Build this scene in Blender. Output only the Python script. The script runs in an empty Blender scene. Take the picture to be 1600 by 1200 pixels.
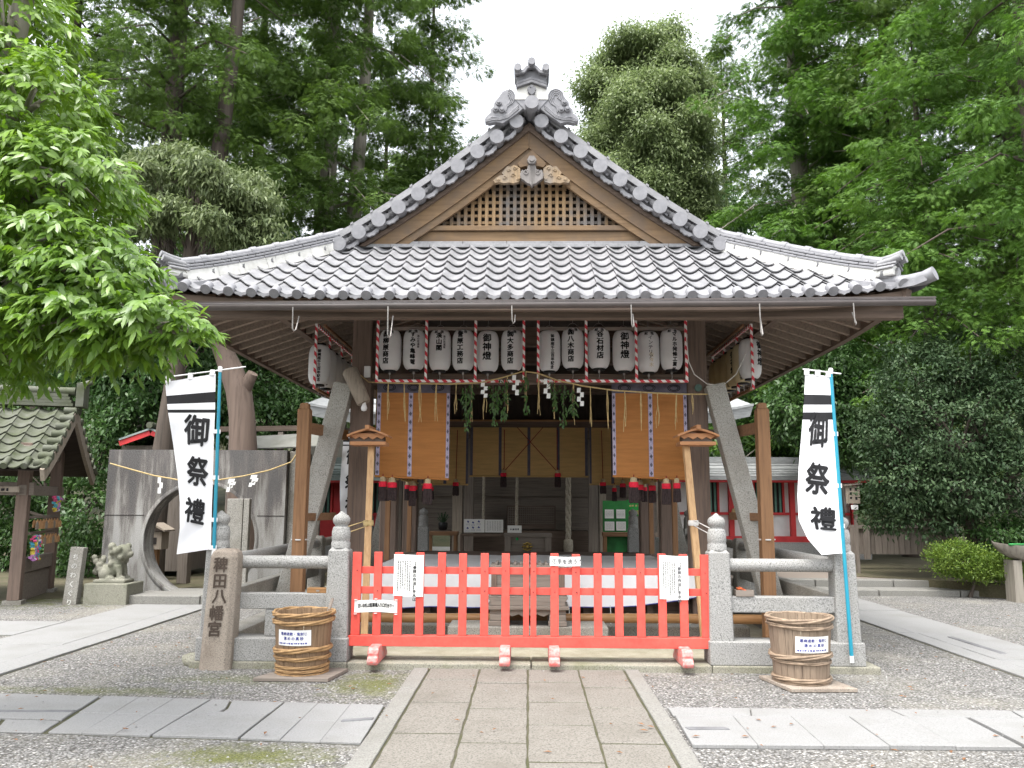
import bpy, math, random
import numpy as np
from mathutils import Vector, Matrix

R = math.radians
sin, cos, pi = math.sin, math.cos, math.pi
scene = bpy.context.scene
COL = scene.collection
random.seed(7)
NP = np.random.RandomState(11)

# ------------------------------------------------------------------ camera
EYE = 1.55
PITCH, YAW, ROLL = R(8.31), R(1.16), R(0.30)
FPX = 1280.0
cam_data = bpy.data.cameras.new("camera")
cam_data.sensor_width = 36.0
cam_data.lens = 36.0 * FPX / 1600.0
cam_data.clip_start = 0.05
cam_data.clip_end = 500.0
cam = bpy.data.objects.new("camera", cam_data)
COL.objects.link(cam)
CM = (Matrix.Rotation(YAW, 4, 'Z') @ Matrix.Rotation(pi / 2 + PITCH, 4, 'X') @ Matrix.Rotation(ROLL, 4, 'Z'))
cam.matrix_world = Matrix.Translation((0, 0, EYE)) @ CM
scene.camera = cam
CM3 = CM.to_3x3()

# ------------------------------------------------------------------ sky, sun, exposure
SUN_EL, SUN_AZ = R(68), R(214)
world = bpy.data.worlds.new("World")
scene.world = world
world.use_nodes = True
wn = world.node_tree
wn.nodes.clear()
sky = wn.nodes.new("ShaderNodeTexSky")
sky.sky_type = 'NISHITA'
sky.sun_disc = False
sky.sun_elevation = SUN_EL
sky.sun_rotation = SUN_AZ
sky.dust_density = 4.0
sky.air_density = 1.4
hs = wn.nodes.new("ShaderNodeHueSaturation")
hs.inputs["Saturation"].default_value = 0.22
bg = wn.nodes.new("ShaderNodeBackground")
bg.inputs["Strength"].default_value = 0.15
wo = wn.nodes.new("ShaderNodeOutputWorld")
wn.links.new(sky.outputs[0], hs.inputs["Color"])
wn.links.new(hs.outputs[0], bg.inputs["Color"])
wn.links.new(bg.outputs[0], wo.inputs["Surface"])
sun_data = bpy.data.lights.new("sun", 'SUN')
sun_data.energy = 0.8
sun_data.angle = R(22)
sun_data.color = (1.0, 0.97, 0.92)
sun = bpy.data.objects.new("sun", sun_data)
COL.objects.link(sun)
# the sun stands behind the photographer, a little to the left
_sd = Vector((-0.29, -0.43, 1.28)).normalized()
sun.rotation_euler = _sd.to_track_quat('Z', 'Y').to_euler()
sun.location = (-20, -30, 40)
scene.view_settings.view_transform = 'Standard'
scene.view_settings.look = 'None'
scene.view_settings.exposure = 1.92
scene.view_settings.gamma = 1.0
scene.render.engine = 'CYCLES'
scene.cycles.max_bounces = 8
scene.cycles.diffuse_bounces = 5
scene.cycles.glossy_bounces = 2
scene.cycles.transmission_bounces = 3
scene.cycles.transparent_max_bounces = 8
scene.cycles.use_denoising = True
scene.cycles.sample_clamp_indirect = 4.0


# ------------------------------------------------------------------ helpers
def P(u, v, Y):
    """the world point at depth Y on the sight line of a point of the survey picture"""
    d = CM3 @ Vector(((u - 800) / FPX, (600 - v) / FPX, -1))
    return Vector((0, 0, EYE)) + d * (Y / d.y)


def G(u, v, z=0.0):
    d = CM3 @ Vector(((u - 800) / FPX, (600 - v) / FPX, -1))
    return Vector((0, 0, EYE)) + d * ((z - EYE) / d.z)


ORG = {}


def thing(name, label, cat, loc=(0, 0, 0), group=None, kind=None):
    o = bpy.data.objects.new(name, None)
    o.empty_display_size = 0.2
    COL.objects.link(o)
    o.location = loc
    ORG[o] = Vector(loc)
    o["label"] = label
    o["category"] = cat
    if group: o["group"] = group
    if kind: o["kind"] = kind
    return o


def tag(o, label=None, cat=None, group=None, kind=None):
    if label: o["label"] = label
    if cat: o["category"] = cat
    if group: o["group"] = group
    if kind: o["kind"] = kind
    return o


def children_of(o):
    return [c for c in ALLOBJ if c.parent is o]


ALLOBJ = []


def copy_tree(o, parent=None, move=None, skip=()):
    """a thing, its parts and their sub-parts; copies share mesh data"""
    c = o.copy()
    COL.objects.link(c)
    ALLOBJ.append(c)
    ORG[c] = ORG[o].copy()
    if parent is not None: c.parent = parent
    if move is not None:
        c.location = Vector(o.location) + Vector(move)
        ORG[c] = ORG[o] + Vector(move)
    for ch in [x for x in list(ALLOBJ) if x.parent is o]:
        if ch.name.split('.')[0] not in skip:
            copy_tree(ch, c)
    return c


class MB:
    def __init__(s):
        s.v, s.f, s.m, s.s = [], [], [], []

    def add(s, vs, fs, mi=0, smooth=False):
        b = len(s.v)
        s.v.extend([tuple(p) for p in vs])
        for f in fs:
            s.f.append([b + i for i in f])
            s.m.append(mi)
            s.s.append(smooth)
        return s

    def bx(s, x0, x1, y0, y1, z0, z1, mi=0):
        vs = [(x, y, z) for z in (z0, z1) for y in (y0, y1) for x in (x0, x1)]
        return s.add(vs, [(0, 2, 3, 1), (4, 5, 7, 6), (0, 1, 5, 4), (2, 6, 7, 3), (0, 4, 6, 2), (1, 3, 7, 5)], mi)

    def box(s, c, d, mi=0, rot=None):
        h = [x / 2 for x in d]
        vs = [Vector((x, y, z)) for z in (-h[2], h[2]) for y in (-h[1], h[1]) for x in (-h[0], h[0])]
        if rot is not None: vs = [rot @ p for p in vs]
        vs = [p + Vector(c) for p in vs]
        return s.add(vs, [(0, 2, 3, 1), (4, 5, 7, 6), (0, 1, 5, 4), (2, 6, 7, 3), (0, 4, 6, 2), (1, 3, 7, 5)], mi)

    def bar(s, p0, p1, w, h, mi=0, up=(0, 0, 1), w1=None, h1=None):
        p0, p1 = Vector(p0), Vector(p1)
        d = (p1 - p0).normalized()
        upv = Vector(up)
        if abs(d.dot(upv)) > 0.98: upv = Vector((0, 1, 0))
        a = d.cross(upv).normalized()
        b = a.cross(d).normalized()
        w1 = w if w1 is None else w1
        h1 = h if h1 is None else h1
        vs = []
        for p, ww, hh in ((p0, w, h), (p1, w1, h1)):
            for i, j in ((-1, -1), (1, -1), (1, 1), (-1, 1)):
                vs.append(p + a * (i * ww / 2) + b * (j * hh / 2))
        return s.add(vs, [(3, 2, 1, 0), (4, 5, 6, 7), (0, 1, 5, 4), (1, 2, 6, 5), (2, 3, 7, 6), (3, 0, 4, 7)], mi)

    def tube(s, pts, r, n=8, mi=0, caps=True, smooth=True):
        pts = [Vector(p) for p in pts]
        rs = r if isinstance(r, (list, tuple)) else [r] * len(pts)
        d0 = (pts[1] - pts[0]).normalized()
        a = d0.cross(Vector((0, 0, 1)))
        if a.length < 1e-3: a = d0.cross(Vector((0, 1, 0)))
        a.normalize()
        vs = []
        for i, p in enumerate(pts):
            if i == 0: d = pts[1] - pts[0]
            elif i == len(pts) - 1: d = pts[-1] - pts[-2]
            else: d = pts[i + 1] - pts[i - 1]
            d.normalize()
            a = (a - d * a.dot(d)).normalized()
            b = d.cross(a)
            for k in range(n):
                t = 2 * pi * k / n
                vs.append(p + (a * cos(t) + b * sin(t)) * rs[i])
        fs = []
        for i in range(len(pts) - 1):
            for k in range(n):
                fs.append((i * n + k, i * n + (k + 1) % n, (i + 1) * n + (k + 1) % n, (i + 1) * n + k))
        s.add(vs, fs, mi, smooth)
        if caps:
            s.add(vs[:n], [tuple(range(n))[::-1]], mi)
            s.add(vs[-n:], [tuple(range(n))], mi)
        return s

    def cyl(s, p0, p1, r0, r1=None, n=16, mi=0, caps=True):
        return s.tube([p0, p1], [r0, r0 if r1 is None else r1], n, mi, caps)

    def lathe(s, prof, c=(0, 0, 0), n=24, mi=0, smooth=True):
        c = Vector(c)
        vs, fs = [], []
        for r, z in prof:
            for k in range(n):
                t = 2 * pi * k / n
                vs.append(c + Vector((r * cos(t), r * sin(t), z)))
        for i in range(len(prof) - 1):
            for k in range(n):
                fs.append((i * n + k, i * n + (k + 1) % n, (i + 1) * n + (k + 1) % n, (i + 1) * n + k))
        s.add(vs, fs, mi, smooth)
        if prof[0][0] > 1e-4: s.add(vs[:n], [tuple(range(n))[::-1]], mi)
        if prof[-1][0] > 1e-4: s.add(vs[-n:], [tuple(range(n))], mi)
        return s

    def prism(s, poly, plane, d0, d1, mi=0, frame=None):
        """extrude a 2-D outline: plane 'xz' along y, 'yz' along x, 'xy' along z; frame maps (a,b,depth)"""
        def mk(a, b, d):
            if frame: return frame(a, b, d)
            return {'xz': (a, d, b), 'yz': (d, a, b), 'xy': (a, b, d)}[plane]
        n = len(poly)
        vs = [mk(a, b, d0) for a, b in poly] + [mk(a, b, d1) for a, b in poly]
        fs = [tuple(range(n))[::-1], tuple(range(n, 2 * n))]
        fs += [(i, (i + 1) % n, n + (i + 1) % n, n + i) for i in range(n)]
        return s.add(vs, fs, mi)

    def grid(s, rows, mi=0, smooth=True, closed=False):
        nu, nv = len(rows), len(rows[0])
        vs = [p for r in rows for p in r]
        fs = [(i * nv + j, i * nv + j + 1, (i + 1) * nv + j + 1, (i + 1) * nv + j) for i in range(nu - 1) for j in range(nv - 1)]
        return s.add(vs, fs, mi, smooth)

    def build(s, name, mats, parent=None, org=None, bev=0.0, label=None, cat=None, group=None, kind=None, bseg=2):
        if not isinstance(mats, (list, tuple)): mats = [mats]
        if parent is not None: o0 = ORG[parent]
        elif org is not None: o0 = Vector(org)
        else:
            xs = [p[0] for p in s.v]; ys = [p[1] for p in s.v]
            o0 = Vector(((min(xs) + max(xs)) / 2, (min(ys) + max(ys)) / 2, min(p[2] for p in s.v)))
        me = bpy.data.meshes.new(name)
        me.from_pydata([(p[0] - o0.x, p[1] - o0.y, p[2] - o0.z) for p in s.v], [], s.f)
        for m in mats: me.materials.append(m)
        me.polygons.foreach_set("material_index", s.m)
        me.polygons.foreach_set("use_smooth", s.s)
        me.update()
        o = bpy.data.objects.new(name, me)
        COL.objects.link(o)
        ALLOBJ.append(o)
        ORG[o] = o0.copy()
        if parent is not None: o.parent = parent
        else: o.location = o0
        if bev > 0:
            b = o.modifiers.new("bevel", 'BEVEL')
            b.width = bev; b.segments = bseg; b.limit_method = 'ANGLE'; b.angle_limit = R(40)
            b.use_clamp_overlap = True
        return tag(o, label, cat, group, kind)


# ------------------------------------------------------------------ materials
def _mat(name):
    m = bpy.data.materials.new(name)
    m.use_nodes = True
    nt = m.node_tree
    b = nt.nodes["Principled BSDF"]
    return m, nt, b


def _noise(nt, vec, scale, detail=4, rough=0.6):
    n = nt.nodes.new("ShaderNodeTexNoise")
    n.inputs["Scale"].default_value = scale
    n.inputs["Detail"].default_value = detail
    n.inputs["Roughness"].default_value = rough
    nt.links.new(vec, n.inputs["Vector"])
    return n


def _coord(nt, stretch=(1, 1, 1), rnd=False):
    tc = nt.nodes.new("ShaderNodeTexCoord")
    mp = nt.nodes.new("ShaderNodeMapping")
    mp.inputs["Scale"].default_value = stretch
    nt.links.new(tc.outputs["Object"], mp.inputs["Vector"])
    if rnd:
        oi = nt.nodes.new("ShaderNodeObjectInfo")
        mu = nt.nodes.new("ShaderNodeMath"); mu.operation = 'MULTIPLY'; mu.inputs[1].default_value = 37.0
        nt.links.new(oi.outputs["Random"], mu.inputs[0])
        nt.links.new(mu.outputs[0], mp.inputs["Location"])
    return mp.outputs[0]


def _ramp(nt, fac, stops):
    r = nt.nodes.new("ShaderNodeValToRGB")
    el = r.color_ramp.elements
    while len(el) < len(stops): el.new(0.5)
    for e, (p, c) in zip(el, stops):
        e.position = p; e.color = (*c, 1)
    nt.links.new(fac, r.inputs["Fac"])
    return r.outputs["Color"]


def _mix(nt, fac, a, b, mode='MIX'):
    n = nt.nodes.new("ShaderNodeMix"); n.data_type = 'RGBA'; n.blend_type = mode
    for s_, val in ((n.inputs[0], fac), (n.inputs[6], a), (n.inputs[7], b)):
        if hasattr(val, 'is_linked') or hasattr(val, 'links'): nt.links.new(val, s_)
        elif isinstance(val, (int, float)): s_.default_value = val
        else: s_.default_value = (*val, 1)
    return n.outputs[2]


def _bump(nt, b, h, strength, dist=0.01):
    n = nt.nodes.new("ShaderNodeBump")
    n.inputs["Strength"].default_value = strength
    n.inputs["Distance"].default_value = dist
    nt.links.new(h, n.inputs["Height"])
    nt.links.new(n.outputs[0], b.inputs["Normal"])


M_HOOP2 = None
def k3(c, f): return tuple(max(0.0, x * f) for x in c)


def mat(name, c, c2=None, scale=4, var=0.2, rough=0.7, stretch=(1, 1, 1), bump=0.0, bscale=60, spec=0.3, metal=0.0, fine=0.0, bdist=0.004):
    m, nt, b = _mat(name)
    vec = _coord(nt, stretch, True)
    n = _noise(nt, vec, scale)
    c2 = c2 or k3(c, 1 - 2 * var)
    colr = _ramp(nt, n.outputs["Fac"], [(0.3, k3(c, 1 + var * .5)), (0.72, c2)])
    if fine > 0:
        n2 = _noise(nt, vec, bscale, 3)
        colr = _mix(nt, fine, colr, _ramp(nt, n2.outputs["Fac"], [(0.35, k3(c, 0.4)), (0.65, k3(c, 1.5))]))
    nt.links.new(colr, b.inputs["Base Color"])
    b.inputs["Roughness"].default_value = rough
    b.inputs["Specular IOR Level"].default_value = spec
    b.inputs["Metallic"].default_value = metal
    if bump > 0:
        n3 = _noise(nt, vec, bscale, 4)
        _bump(nt, b, n3.outputs["Fac"], bump, bdist)
    return m


def wood(name, c, dark=None, axis='Z', rough=0.75, grain=1.0, weather=None, scale=1.0):
    m, nt, b = _mat(name)
    st = {'X': (1.2, 22, 22), 'Y': (22, 1.2, 22), 'Z': (22, 22, 1.2)}[axis]
    vec = _coord(nt, tuple(x * scale for x in st), True)
    n = _noise(nt, vec, 1.6, 6, 0.65)
    dark = dark or k3(c, 0.45)
    colr = _ramp(nt, n.outputs["Fac"], [(0.3, c), (0.5, k3(c, 0.85)), (0.72, dark)])
    if weather:
        v2 = _coord(nt, (1, 1, 1), True)
        n2 = _noise(nt, v2, 2.3, 4)
        f = nt.nodes.new("ShaderNodeMapRange")
        f.inputs[1].default_value = 0.45; f.inputs[2].default_value = 0.65
        nt.links.new(n2.outputs["Fac"], f.inputs[0])
        colr = _mix(nt, f.outputs[0], colr, weather)
    nt.links.new(colr, b.inputs["Base Color"])
    b.inputs["Roughness"].default_value = rough
    b.inputs["Specular IOR Level"].default_value = 0.25
    _bump(nt, b, n.outputs["Fac"], 0.35 * grain, 0.004)
    return m


def granite(name, c, speck=0.5, stain=None, stain_amt=0.5, scale=190):
    m, nt, b = _mat(name)
    vec = _coord(nt, (1, 1, 1), True)
    n1 = _noise(nt, vec, scale, 2, 0.7)
    colr = _ramp(nt, n1.outputs["Fac"], [(0.34, k3(c, 1 - speck)), (0.47, c), (0.55, c), (0.68, k3(c, 1 + speck * .55))])
    n2 = _noise(nt, vec, 2.2, 5)
    st = stain or k3(c, 0.6)
    f = nt.nodes.new("ShaderNodeMapRange")
    f.inputs[1].default_value = 0.48; f.inputs[2].default_value = 0.75; f.inputs[4].default_value = stain_amt
    nt.links.new(n2.outputs["Fac"], f.inputs[0])
    colr = _mix(nt, f.outputs[0], colr, st)
    nt.links.new(colr, b.inputs["Base Color"])
    b.inputs["Roughness"].default_value = 0.85
    b.inputs["Specular IOR Level"].default_value = 0.2
    _bump(nt, b, n1.outputs["Fac"], 0.35, 0.004)
    return m


def leafmat(name, a, b_, trans=0.35, rough=0.45, spec=0.35):
    m, nt, b = _mat(name)
    at = nt.nodes.new("ShaderNodeAttribute"); at.attribute_name = "tint"
    colr = _ramp(nt, at.outputs["Fac"], [(0.0, a), (0.55, tuple((x + y) / 2 for x, y in zip(a, b_))), (1.0, b_)])
    nt.links.new(colr, b.inputs["Base Color"])
    b.inputs["Roughness"].default_value = rough
    b.inputs["Specular IOR Level"].default_value = spec
    tr = nt.nodes.new("ShaderNodeBsdfTranslucent")
    br = nt.nodes.new("ShaderNodeHueSaturation"); br.inputs["Value"].default_value = 1.5; br.inputs["Saturation"].default_value = 1.1
    nt.links.new(colr, br.inputs["Color"])
    nt.links.new(br.outputs[0], tr.inputs["Color"])
    ms = nt.nodes.new("ShaderNodeMixShader"); ms.inputs[0].default_value = trans
    nt.links.new(b.outputs[0], ms.inputs[1]); nt.links.new(tr.outputs[0], ms.inputs[2])
    nt.links.new(ms.outputs[0], nt.nodes["Material Output"].inputs["Surface"])
    return m


def stripes(name):
    m, nt, b = _mat(name)
    tc = nt.nodes.new("ShaderNodeTexCoord")
    sx = nt.nodes.new("ShaderNodeSeparateXYZ")
    nt.links.new(tc.outputs["Object"], sx.inputs[0])
    a = nt.nodes.new("ShaderNodeMath"); a.operation = 'ADD'
    nt.links.new(sx.outputs[0], a.inputs[0]); nt.links.new(sx.outputs[2], a.inputs[1])
    a2 = nt.nodes.new("ShaderNodeMath"); a2.operation = 'ADD'
    nt.links.new(a.outputs[0], a2.inputs[0]); nt.links.new(sx.outputs[1], a2.inputs[1])
    d = nt.nodes.new("ShaderNodeMath"); d.operation = 'MULTIPLY'; d.inputs[1].default_value = 1 / 0.105
    nt.links.new(a2.outputs[0], d.inputs[0])
    fr = nt.nodes.new("ShaderNodeMath"); fr.operation = 'FRACT'
    nt.links.new(d.outputs[0], fr.inputs[0])
    g = nt.nodes.new("ShaderNodeMath"); g.operation = 'GREATER_THAN'; g.inputs[1].default_value = 0.5
    nt.links.new(fr.outputs[0], g.inputs[0])
    nt.links.new(_mix(nt, g.outputs[0], (0.62, 0.04, 0.06), (0.8, 0.78, 0.76)), b.inputs["Base Color"])
    b.inputs["Roughness"].default_value = 0.6
    return m


M = {}
M['tile'] = mat("roof tile", (0.265, 0.263, 0.272), (0.165, 0.165, 0.172), 3.2, 0.16, 0.45, bump=0.12, bscale=30, spec=0.5, fine=0.16)
M['tile_old'] = mat("old mossy roof tile", (0.10, 0.104, 0.084), (0.055, 0.066, 0.03), 5, 0.15, 0.7, bump=0.3, bscale=30)
M['tile_end'] = mat("tile end", (0.255, 0.254, 0.268), (0.19, 0.19, 0.203), 14, 0.1, 0.5, bump=0.15, bscale=60)
M['plaster'] = mat("white plaster", (0.78, 0.77, 0.74), (0.55, 0.54, 0.5), 6, 0.1, 0.9)
M['barge'] = wood("pale cypress board", (0.235, 0.155, 0.088), (0.14, 0.088, 0.05), 'X', weather=(0.15, 0.108, 0.075))
M['lattice'] = wood("lattice wood", (0.36, 0.24, 0.13), (0.21, 0.14, 0.08), 'Z', weather=(0.17, 0.155, 0.145))
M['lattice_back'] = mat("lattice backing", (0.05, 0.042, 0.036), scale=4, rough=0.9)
M['carve'] = wood("carved pendant wood", (0.36, 0.26, 0.16), (0.16, 0.12, 0.08), 'Z', weather=(0.24, 0.21, 0.18))
M['grey_carve'] = wood("greyed pendant wood", (0.26, 0.24, 0.23), (0.14, 0.13, 0.12), 'Z')
M['old_x'] = wood("old timber x", (0.16, 0.118, 0.092), (0.07, 0.053, 0.043), 'X')
M['old_y'] = wood("old timber y", (0.17, 0.125, 0.098), (0.08, 0.06, 0.048), 'Y')
M['old_z'] = wood("old timber z", (0.185, 0.135, 0.108), (0.095, 0.072, 0.06), 'Z')
M['rafter'] = wood("rafter timber", (0.30, 0.235, 0.185), (0.16, 0.12, 0.095), 'Y')
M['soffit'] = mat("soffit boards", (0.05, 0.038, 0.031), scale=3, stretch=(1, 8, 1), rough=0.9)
M['grey_wood_x'] = wood("weathered grey wood x", (0.24, 0.205, 0.175), (0.12, 0.1, 0.085), 'X')
M['grey_wood_z'] = wood("weathered grey wood z", (0.24, 0.205, 0.175), (0.12, 0.1, 0.085), 'Z')
M['pale_z'] = wood("pale post wood", (0.34, 0.29, 0.235), (0.2, 0.165, 0.13), 'Z')
M['brown_z'] = wood("brown stained post", (0.30, 0.165, 0.085), (0.17, 0.09, 0.05), 'Z')
M['brown_x'] = wood("brown stained rail", (0.26, 0.145, 0.08), (0.14, 0.08, 0.045), 'X')
M['new_z'] = wood("new cedar pole", (0.56, 0.36, 0.19), (0.36, 0.2, 0.1), 'Z')
M['new_x'] = wood("new cedar board", (0.50, 0.25, 0.12), (0.3, 0.14, 0.07), 'X')
M['granite'] = granite("pale granite", (0.29, 0.287, 0.277), 0.6, (0.27, 0.26, 0.23), 0.35, 95)
M['granite_dark'] = granite("weathered granite", (0.26, 0.25, 0.225), 0.6, (0.13, 0.115, 0.09), 0.75, 85)
M['kerb'] = granite("mossy kerb stone", (0.25, 0.24, 0.195), 0.5, (0.12, 0.125, 0.055), 0.8, 90)
M['marker'] = granite("brown stained stone", (0.30, 0.258, 0.215), 0.4, (0.145, 0.11, 0.085), 0.85, 90)
M['carved_stone'] = granite("old carved stone", (0.22, 0.215, 0.175), 0.4, (0.10, 0.11, 0.07), 0.8, 90)
M['slab'] = granite("pale paving stone", (0.235, 0.234, 0.23), 0.22, (0.185, 0.182, 0.17), 0.6, 90)
M['slab_path'] = granite("brownish paving stone", (0.178, 0.166, 0.146), 0.5, (0.122, 0.112, 0.094), 0.6, 75)
M['slab_edge'] = granite("path edge stone", (0.205, 0.2, 0.184), 0.38, (0.155, 0.15, 0.128), 0.5, 85)
M['joint'] = mat("joint earth", (0.075, 0.068, 0.048), (0.05, 0.055, 0.022), 8, 0.2, 0.95, bump=0.6, bscale=80)
M['dark_patch'] = mat("dark inlay", (0.16, 0.16, 0.165), scale=5, rough=0.8)
M['red'] = mat("vermilion paint", (0.68, 0.10, 0.075), (0.58, 0.065, 0.05), 4, 0.10, 0.5, spec=0.35, bump=0.15, bscale=30, fine=0.10)
M['red_old'] = mat("chipped vermilion paint", (0.72, 0.09, 0.075), (0.42, 0.36, 0.34), 22, 0.02, 0.55, bump=0.2, bscale=60)
M['red_dark'] = mat("building vermilion", (0.60, 0.05, 0.05), (0.45, 0.035, 0.04), 3, 0.1, 0.55)
M['white_wall'] = mat("white wall", (0.74, 0.74, 0.74), (0.64, 0.64, 0.63), 3, 0.05, 0.8)
M['green_bar'] = mat("green window bars", (0.12, 0.25, 0.20), scale=4, rough=0.6)
M['black'] = mat("black lacquer", (0.012, 0.012, 0.013), scale=5, rough=0.4)
M['ink'] = mat("ink", (0.018, 0.018, 0.02), scale=5, rough=0.8)
M['ink_soft'] = mat("print", (0.12, 0.12, 0.13), scale=5, rough=0.8)
M['ink_blue'] = mat("blue print", (0.07, 0.08, 0.3), scale=5, rough=0.8)
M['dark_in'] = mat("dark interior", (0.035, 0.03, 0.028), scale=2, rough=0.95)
M['paper'] = mat("white paper", (0.76, 0.76, 0.74), (0.70, 0.70, 0.67), 5, 0.03, 0.8)
M['cloth'] = mat("white banner cloth", (0.80, 0.80, 0.82), (0.74, 0.74, 0.77), 3, 0.02, 0.85, bump=0.06, bscale=300)
M['sheet'] = mat("white sheet", (0.82, 0.82, 0.82), (0.74, 0.74, 0.75), 2.5, 0.05, 0.38, bump=0.25, bscale=4, bdist=0.02)
M['blue_pole'] = mat("turquoise pole", (0.015, 0.22, 0.33), (0.02, 0.27, 0.36), 4, 0.1, 0.35, spec=0.5)
M['white_pl'] = mat("white plastic", (0.8, 0.8, 0.8), scale=4, var=0.05, rough=0.4)
M['straw'] = mat("straw", (0.50, 0.38, 0.19), (0.34, 0.25, 0.11), 30, 0.2, 0.85)
M['rope'] = mat("pale rope", (0.42, 0.38, 0.31), (0.27, 0.24, 0.19), 40, 0.2, 0.9)
M['rush'] = mat("white cord", (0.66, 0.65, 0.62), scale=20, var=0.1, rough=0.8)
M['stripe'] = stripes("red and white tape")
M['gutter'] = mat("brown gutter", (0.085, 0.07, 0.066), (0.06, 0.05, 0.047), 4, 0.1, 0.4, spec=0.5)
M['wire'] = mat("galvanised wire", (0.35, 0.33, 0.31), scale=8, rough=0.45, metal=0.5)
M['purple'] = mat("purple brocade", (0.105, 0.10, 0.125), (0.07, 0.065, 0.09), 12, 0.2, 0.85)
M['brocade'] = mat("pale brocade", (0.40, 0.37, 0.46), (0.24, 0.22, 0.32), 40, 0.2, 0.85)
M['tassel_red'] = mat("red tassel", (0.70, 0.02, 0.05), scale=30, var=0.15, rough=0.8)
M['tassel_blk'] = mat("black tassel", (0.05, 0.035, 0.035), scale=40, var=0.3, rough=0.9)
M['tassel_top'] = mat("tassel crown", (0.50, 0.40, 0.24), scale=30, var=0.2, rough=0.8)
M['cord'] = mat("dark red cord", (0.25, 0.03, 0.03), scale=20, rough=0.8)
M['gold'] = mat("aged gold", (0.50, 0.36, 0.10), (0.3, 0.2, 0.06), 20, 0.2, 0.4, metal=0.7)
M['bamboo'] = wood("bamboo pole", (0.34, 0.185, 0.08), (0.22, 0.11, 0.045), 'X', rough=0.4, grain=0.3)
M['barrel'] = wood("barrel stave", (0.25, 0.165, 0.10), (0.12, 0.075, 0.045), 'Z')
M['hoop'] = mat("twisted bamboo hoop", (0.36, 0.225, 0.105), (0.19, 0.11, 0.05), 14, 0.2, 0.6, bump=0.3, bscale=50)
M['hoop_grey'] = mat("weathered bamboo hoop", (0.30, 0.225, 0.16), (0.16, 0.115, 0.08), 14, 0.2, 0.65, bump=0.3, bscale=50)
M['barrel_grey'] = wood("weathered stave", (0.27, 0.205, 0.15), (0.13, 0.095, 0.07), 'Z')
M['bark'] = wood("pale cedar bark", (0.28, 0.255, 0.215), (0.13, 0.112, 0.09), 'Z', scale=0.45, grain=2)
M['bark_dark'] = wood("dark bark", (0.10, 0.08, 0.065), (0.04, 0.033, 0.028), 'Z', scale=0.5, grain=2)
M['bark_brown'] = wood("brown bark", (0.17, 0.125, 0.10), (0.08, 0.058, 0.045), 'Z', scale=0.35, grain=2)
M['tarp'] = mat("grey tarpaulin", (0.22, 0.22, 0.20), (0.15, 0.15, 0.13), 3, 0.15, 0.5, bump=0.2, bscale=6)
M['green_board'] = mat("green board", (0.03, 0.20, 0.05), scale=5, rough=0.5)
M['ema'] = mat("votive wood", (0.55, 0.33, 0.16), (0.40, 0.2, 0.09), 12, 0.2, 0.7)
M['shingle'] = mat("grey shingle roof", (0.30, 0.31, 0.31), (0.2, 0.205, 0.205), 6, 0.12, 0.7, stretch=(1, 6, 6), bump=0.2, bscale=20)
M['shingle_green'] = mat("green grey roof", (0.27, 0.31, 0.30), (0.19, 0.225, 0.21), 6, 0.12, 0.6, stretch=(1, 6, 6), bump=0.2, bscale=20)


def blind_mat(name, c):
    m, nt, b = _mat(name)
    tc = nt.nodes.new("ShaderNodeTexCoord")
    w = nt.nodes.new("ShaderNodeTexWave"); w.wave_type = 'BANDS'; w.bands_direction = 'Z'
    w.inputs["Scale"].default_value = 60; w.inputs["Distortion"].default_value = 0.3
    nt.links.new(tc.outputs["Object"], w.inputs["Vector"])
    vec = _coord(nt, (0.6, 0.6, 6), True)
    n = _noise(nt, vec, 5, 5)
    base = _ramp(nt, n.outputs["Fac"], [(0.3, k3(c, 1.12)), (0.7, k3(c, 0.8))])
    colr = _mix(nt, 0.35, base, _ramp(nt, w.outputs["Fac"], [(0.2, k3(c, 0.55)), (0.6, k3(c, 1.2))]))
    nt.links.new(colr, b.inputs["Base Color"])
    b.inputs["Roughness"].default_value = 0.6
    b.inputs["Specular IOR Level"].default_value = 0.3
    _bump(nt, b, w.outputs["Fac"], 0.3, 0.003)
    tr = nt.nodes.new("ShaderNodeBsdfTranslucent")
    nt.links.new(base, tr.inputs["Color"])
    ms = nt.nodes.new("ShaderNodeMixShader"); ms.inputs[0].default_value = 0.25
    nt.links.new(b.outputs[0], ms.inputs[1]); nt.links.new(tr.outputs[0], ms.inputs[2])
    nt.links.new(ms.outputs[0], nt.nodes["Material Output"].inputs["Surface"])
    return m


M['blind'] = blind_mat("bamboo blind", (0.47, 0.20, 0.055))
M['blind_back'] = blind_mat("older bamboo blind", (0.62, 0.42, 0.17))


def lantern_mat():
    m, nt, b = _mat("lantern paper")
    vec = _coord(nt, (1, 1, 1), True)
    n = _noise(nt, vec, 5, 3)
    colr = _ramp(nt, n.outputs["Fac"], [(0.3, (0.88, 0.88, 0.89)), (0.75, (0.82, 0.82, 0.82))])
    nt.links.new(colr, b.inputs["Base Color"])
    b.inputs["Roughness"].default_value = 0.6
    tr = nt.nodes.new("ShaderNodeBsdfTranslucent")
    nt.links.new(colr, tr.inputs["Color"])
    ms = nt.nodes.new("ShaderNodeMixShader"); ms.inputs[0].default_value = 0.3
    nt.links.new(b.outputs[0], ms.inputs[1]); nt.links.new(tr.outputs[0], ms.inputs[2])
    nt.links.new(ms.outputs[0], nt.nodes["Material Output"].inputs["Surface"])
    return m


M['lantern'] = lantern_mat()
M['lantern_old'] = mat("yellowed lantern paper", (0.72, 0.62, 0.40), (0.62, 0.52, 0.33), 5, 0.05, 0.7)


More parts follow.
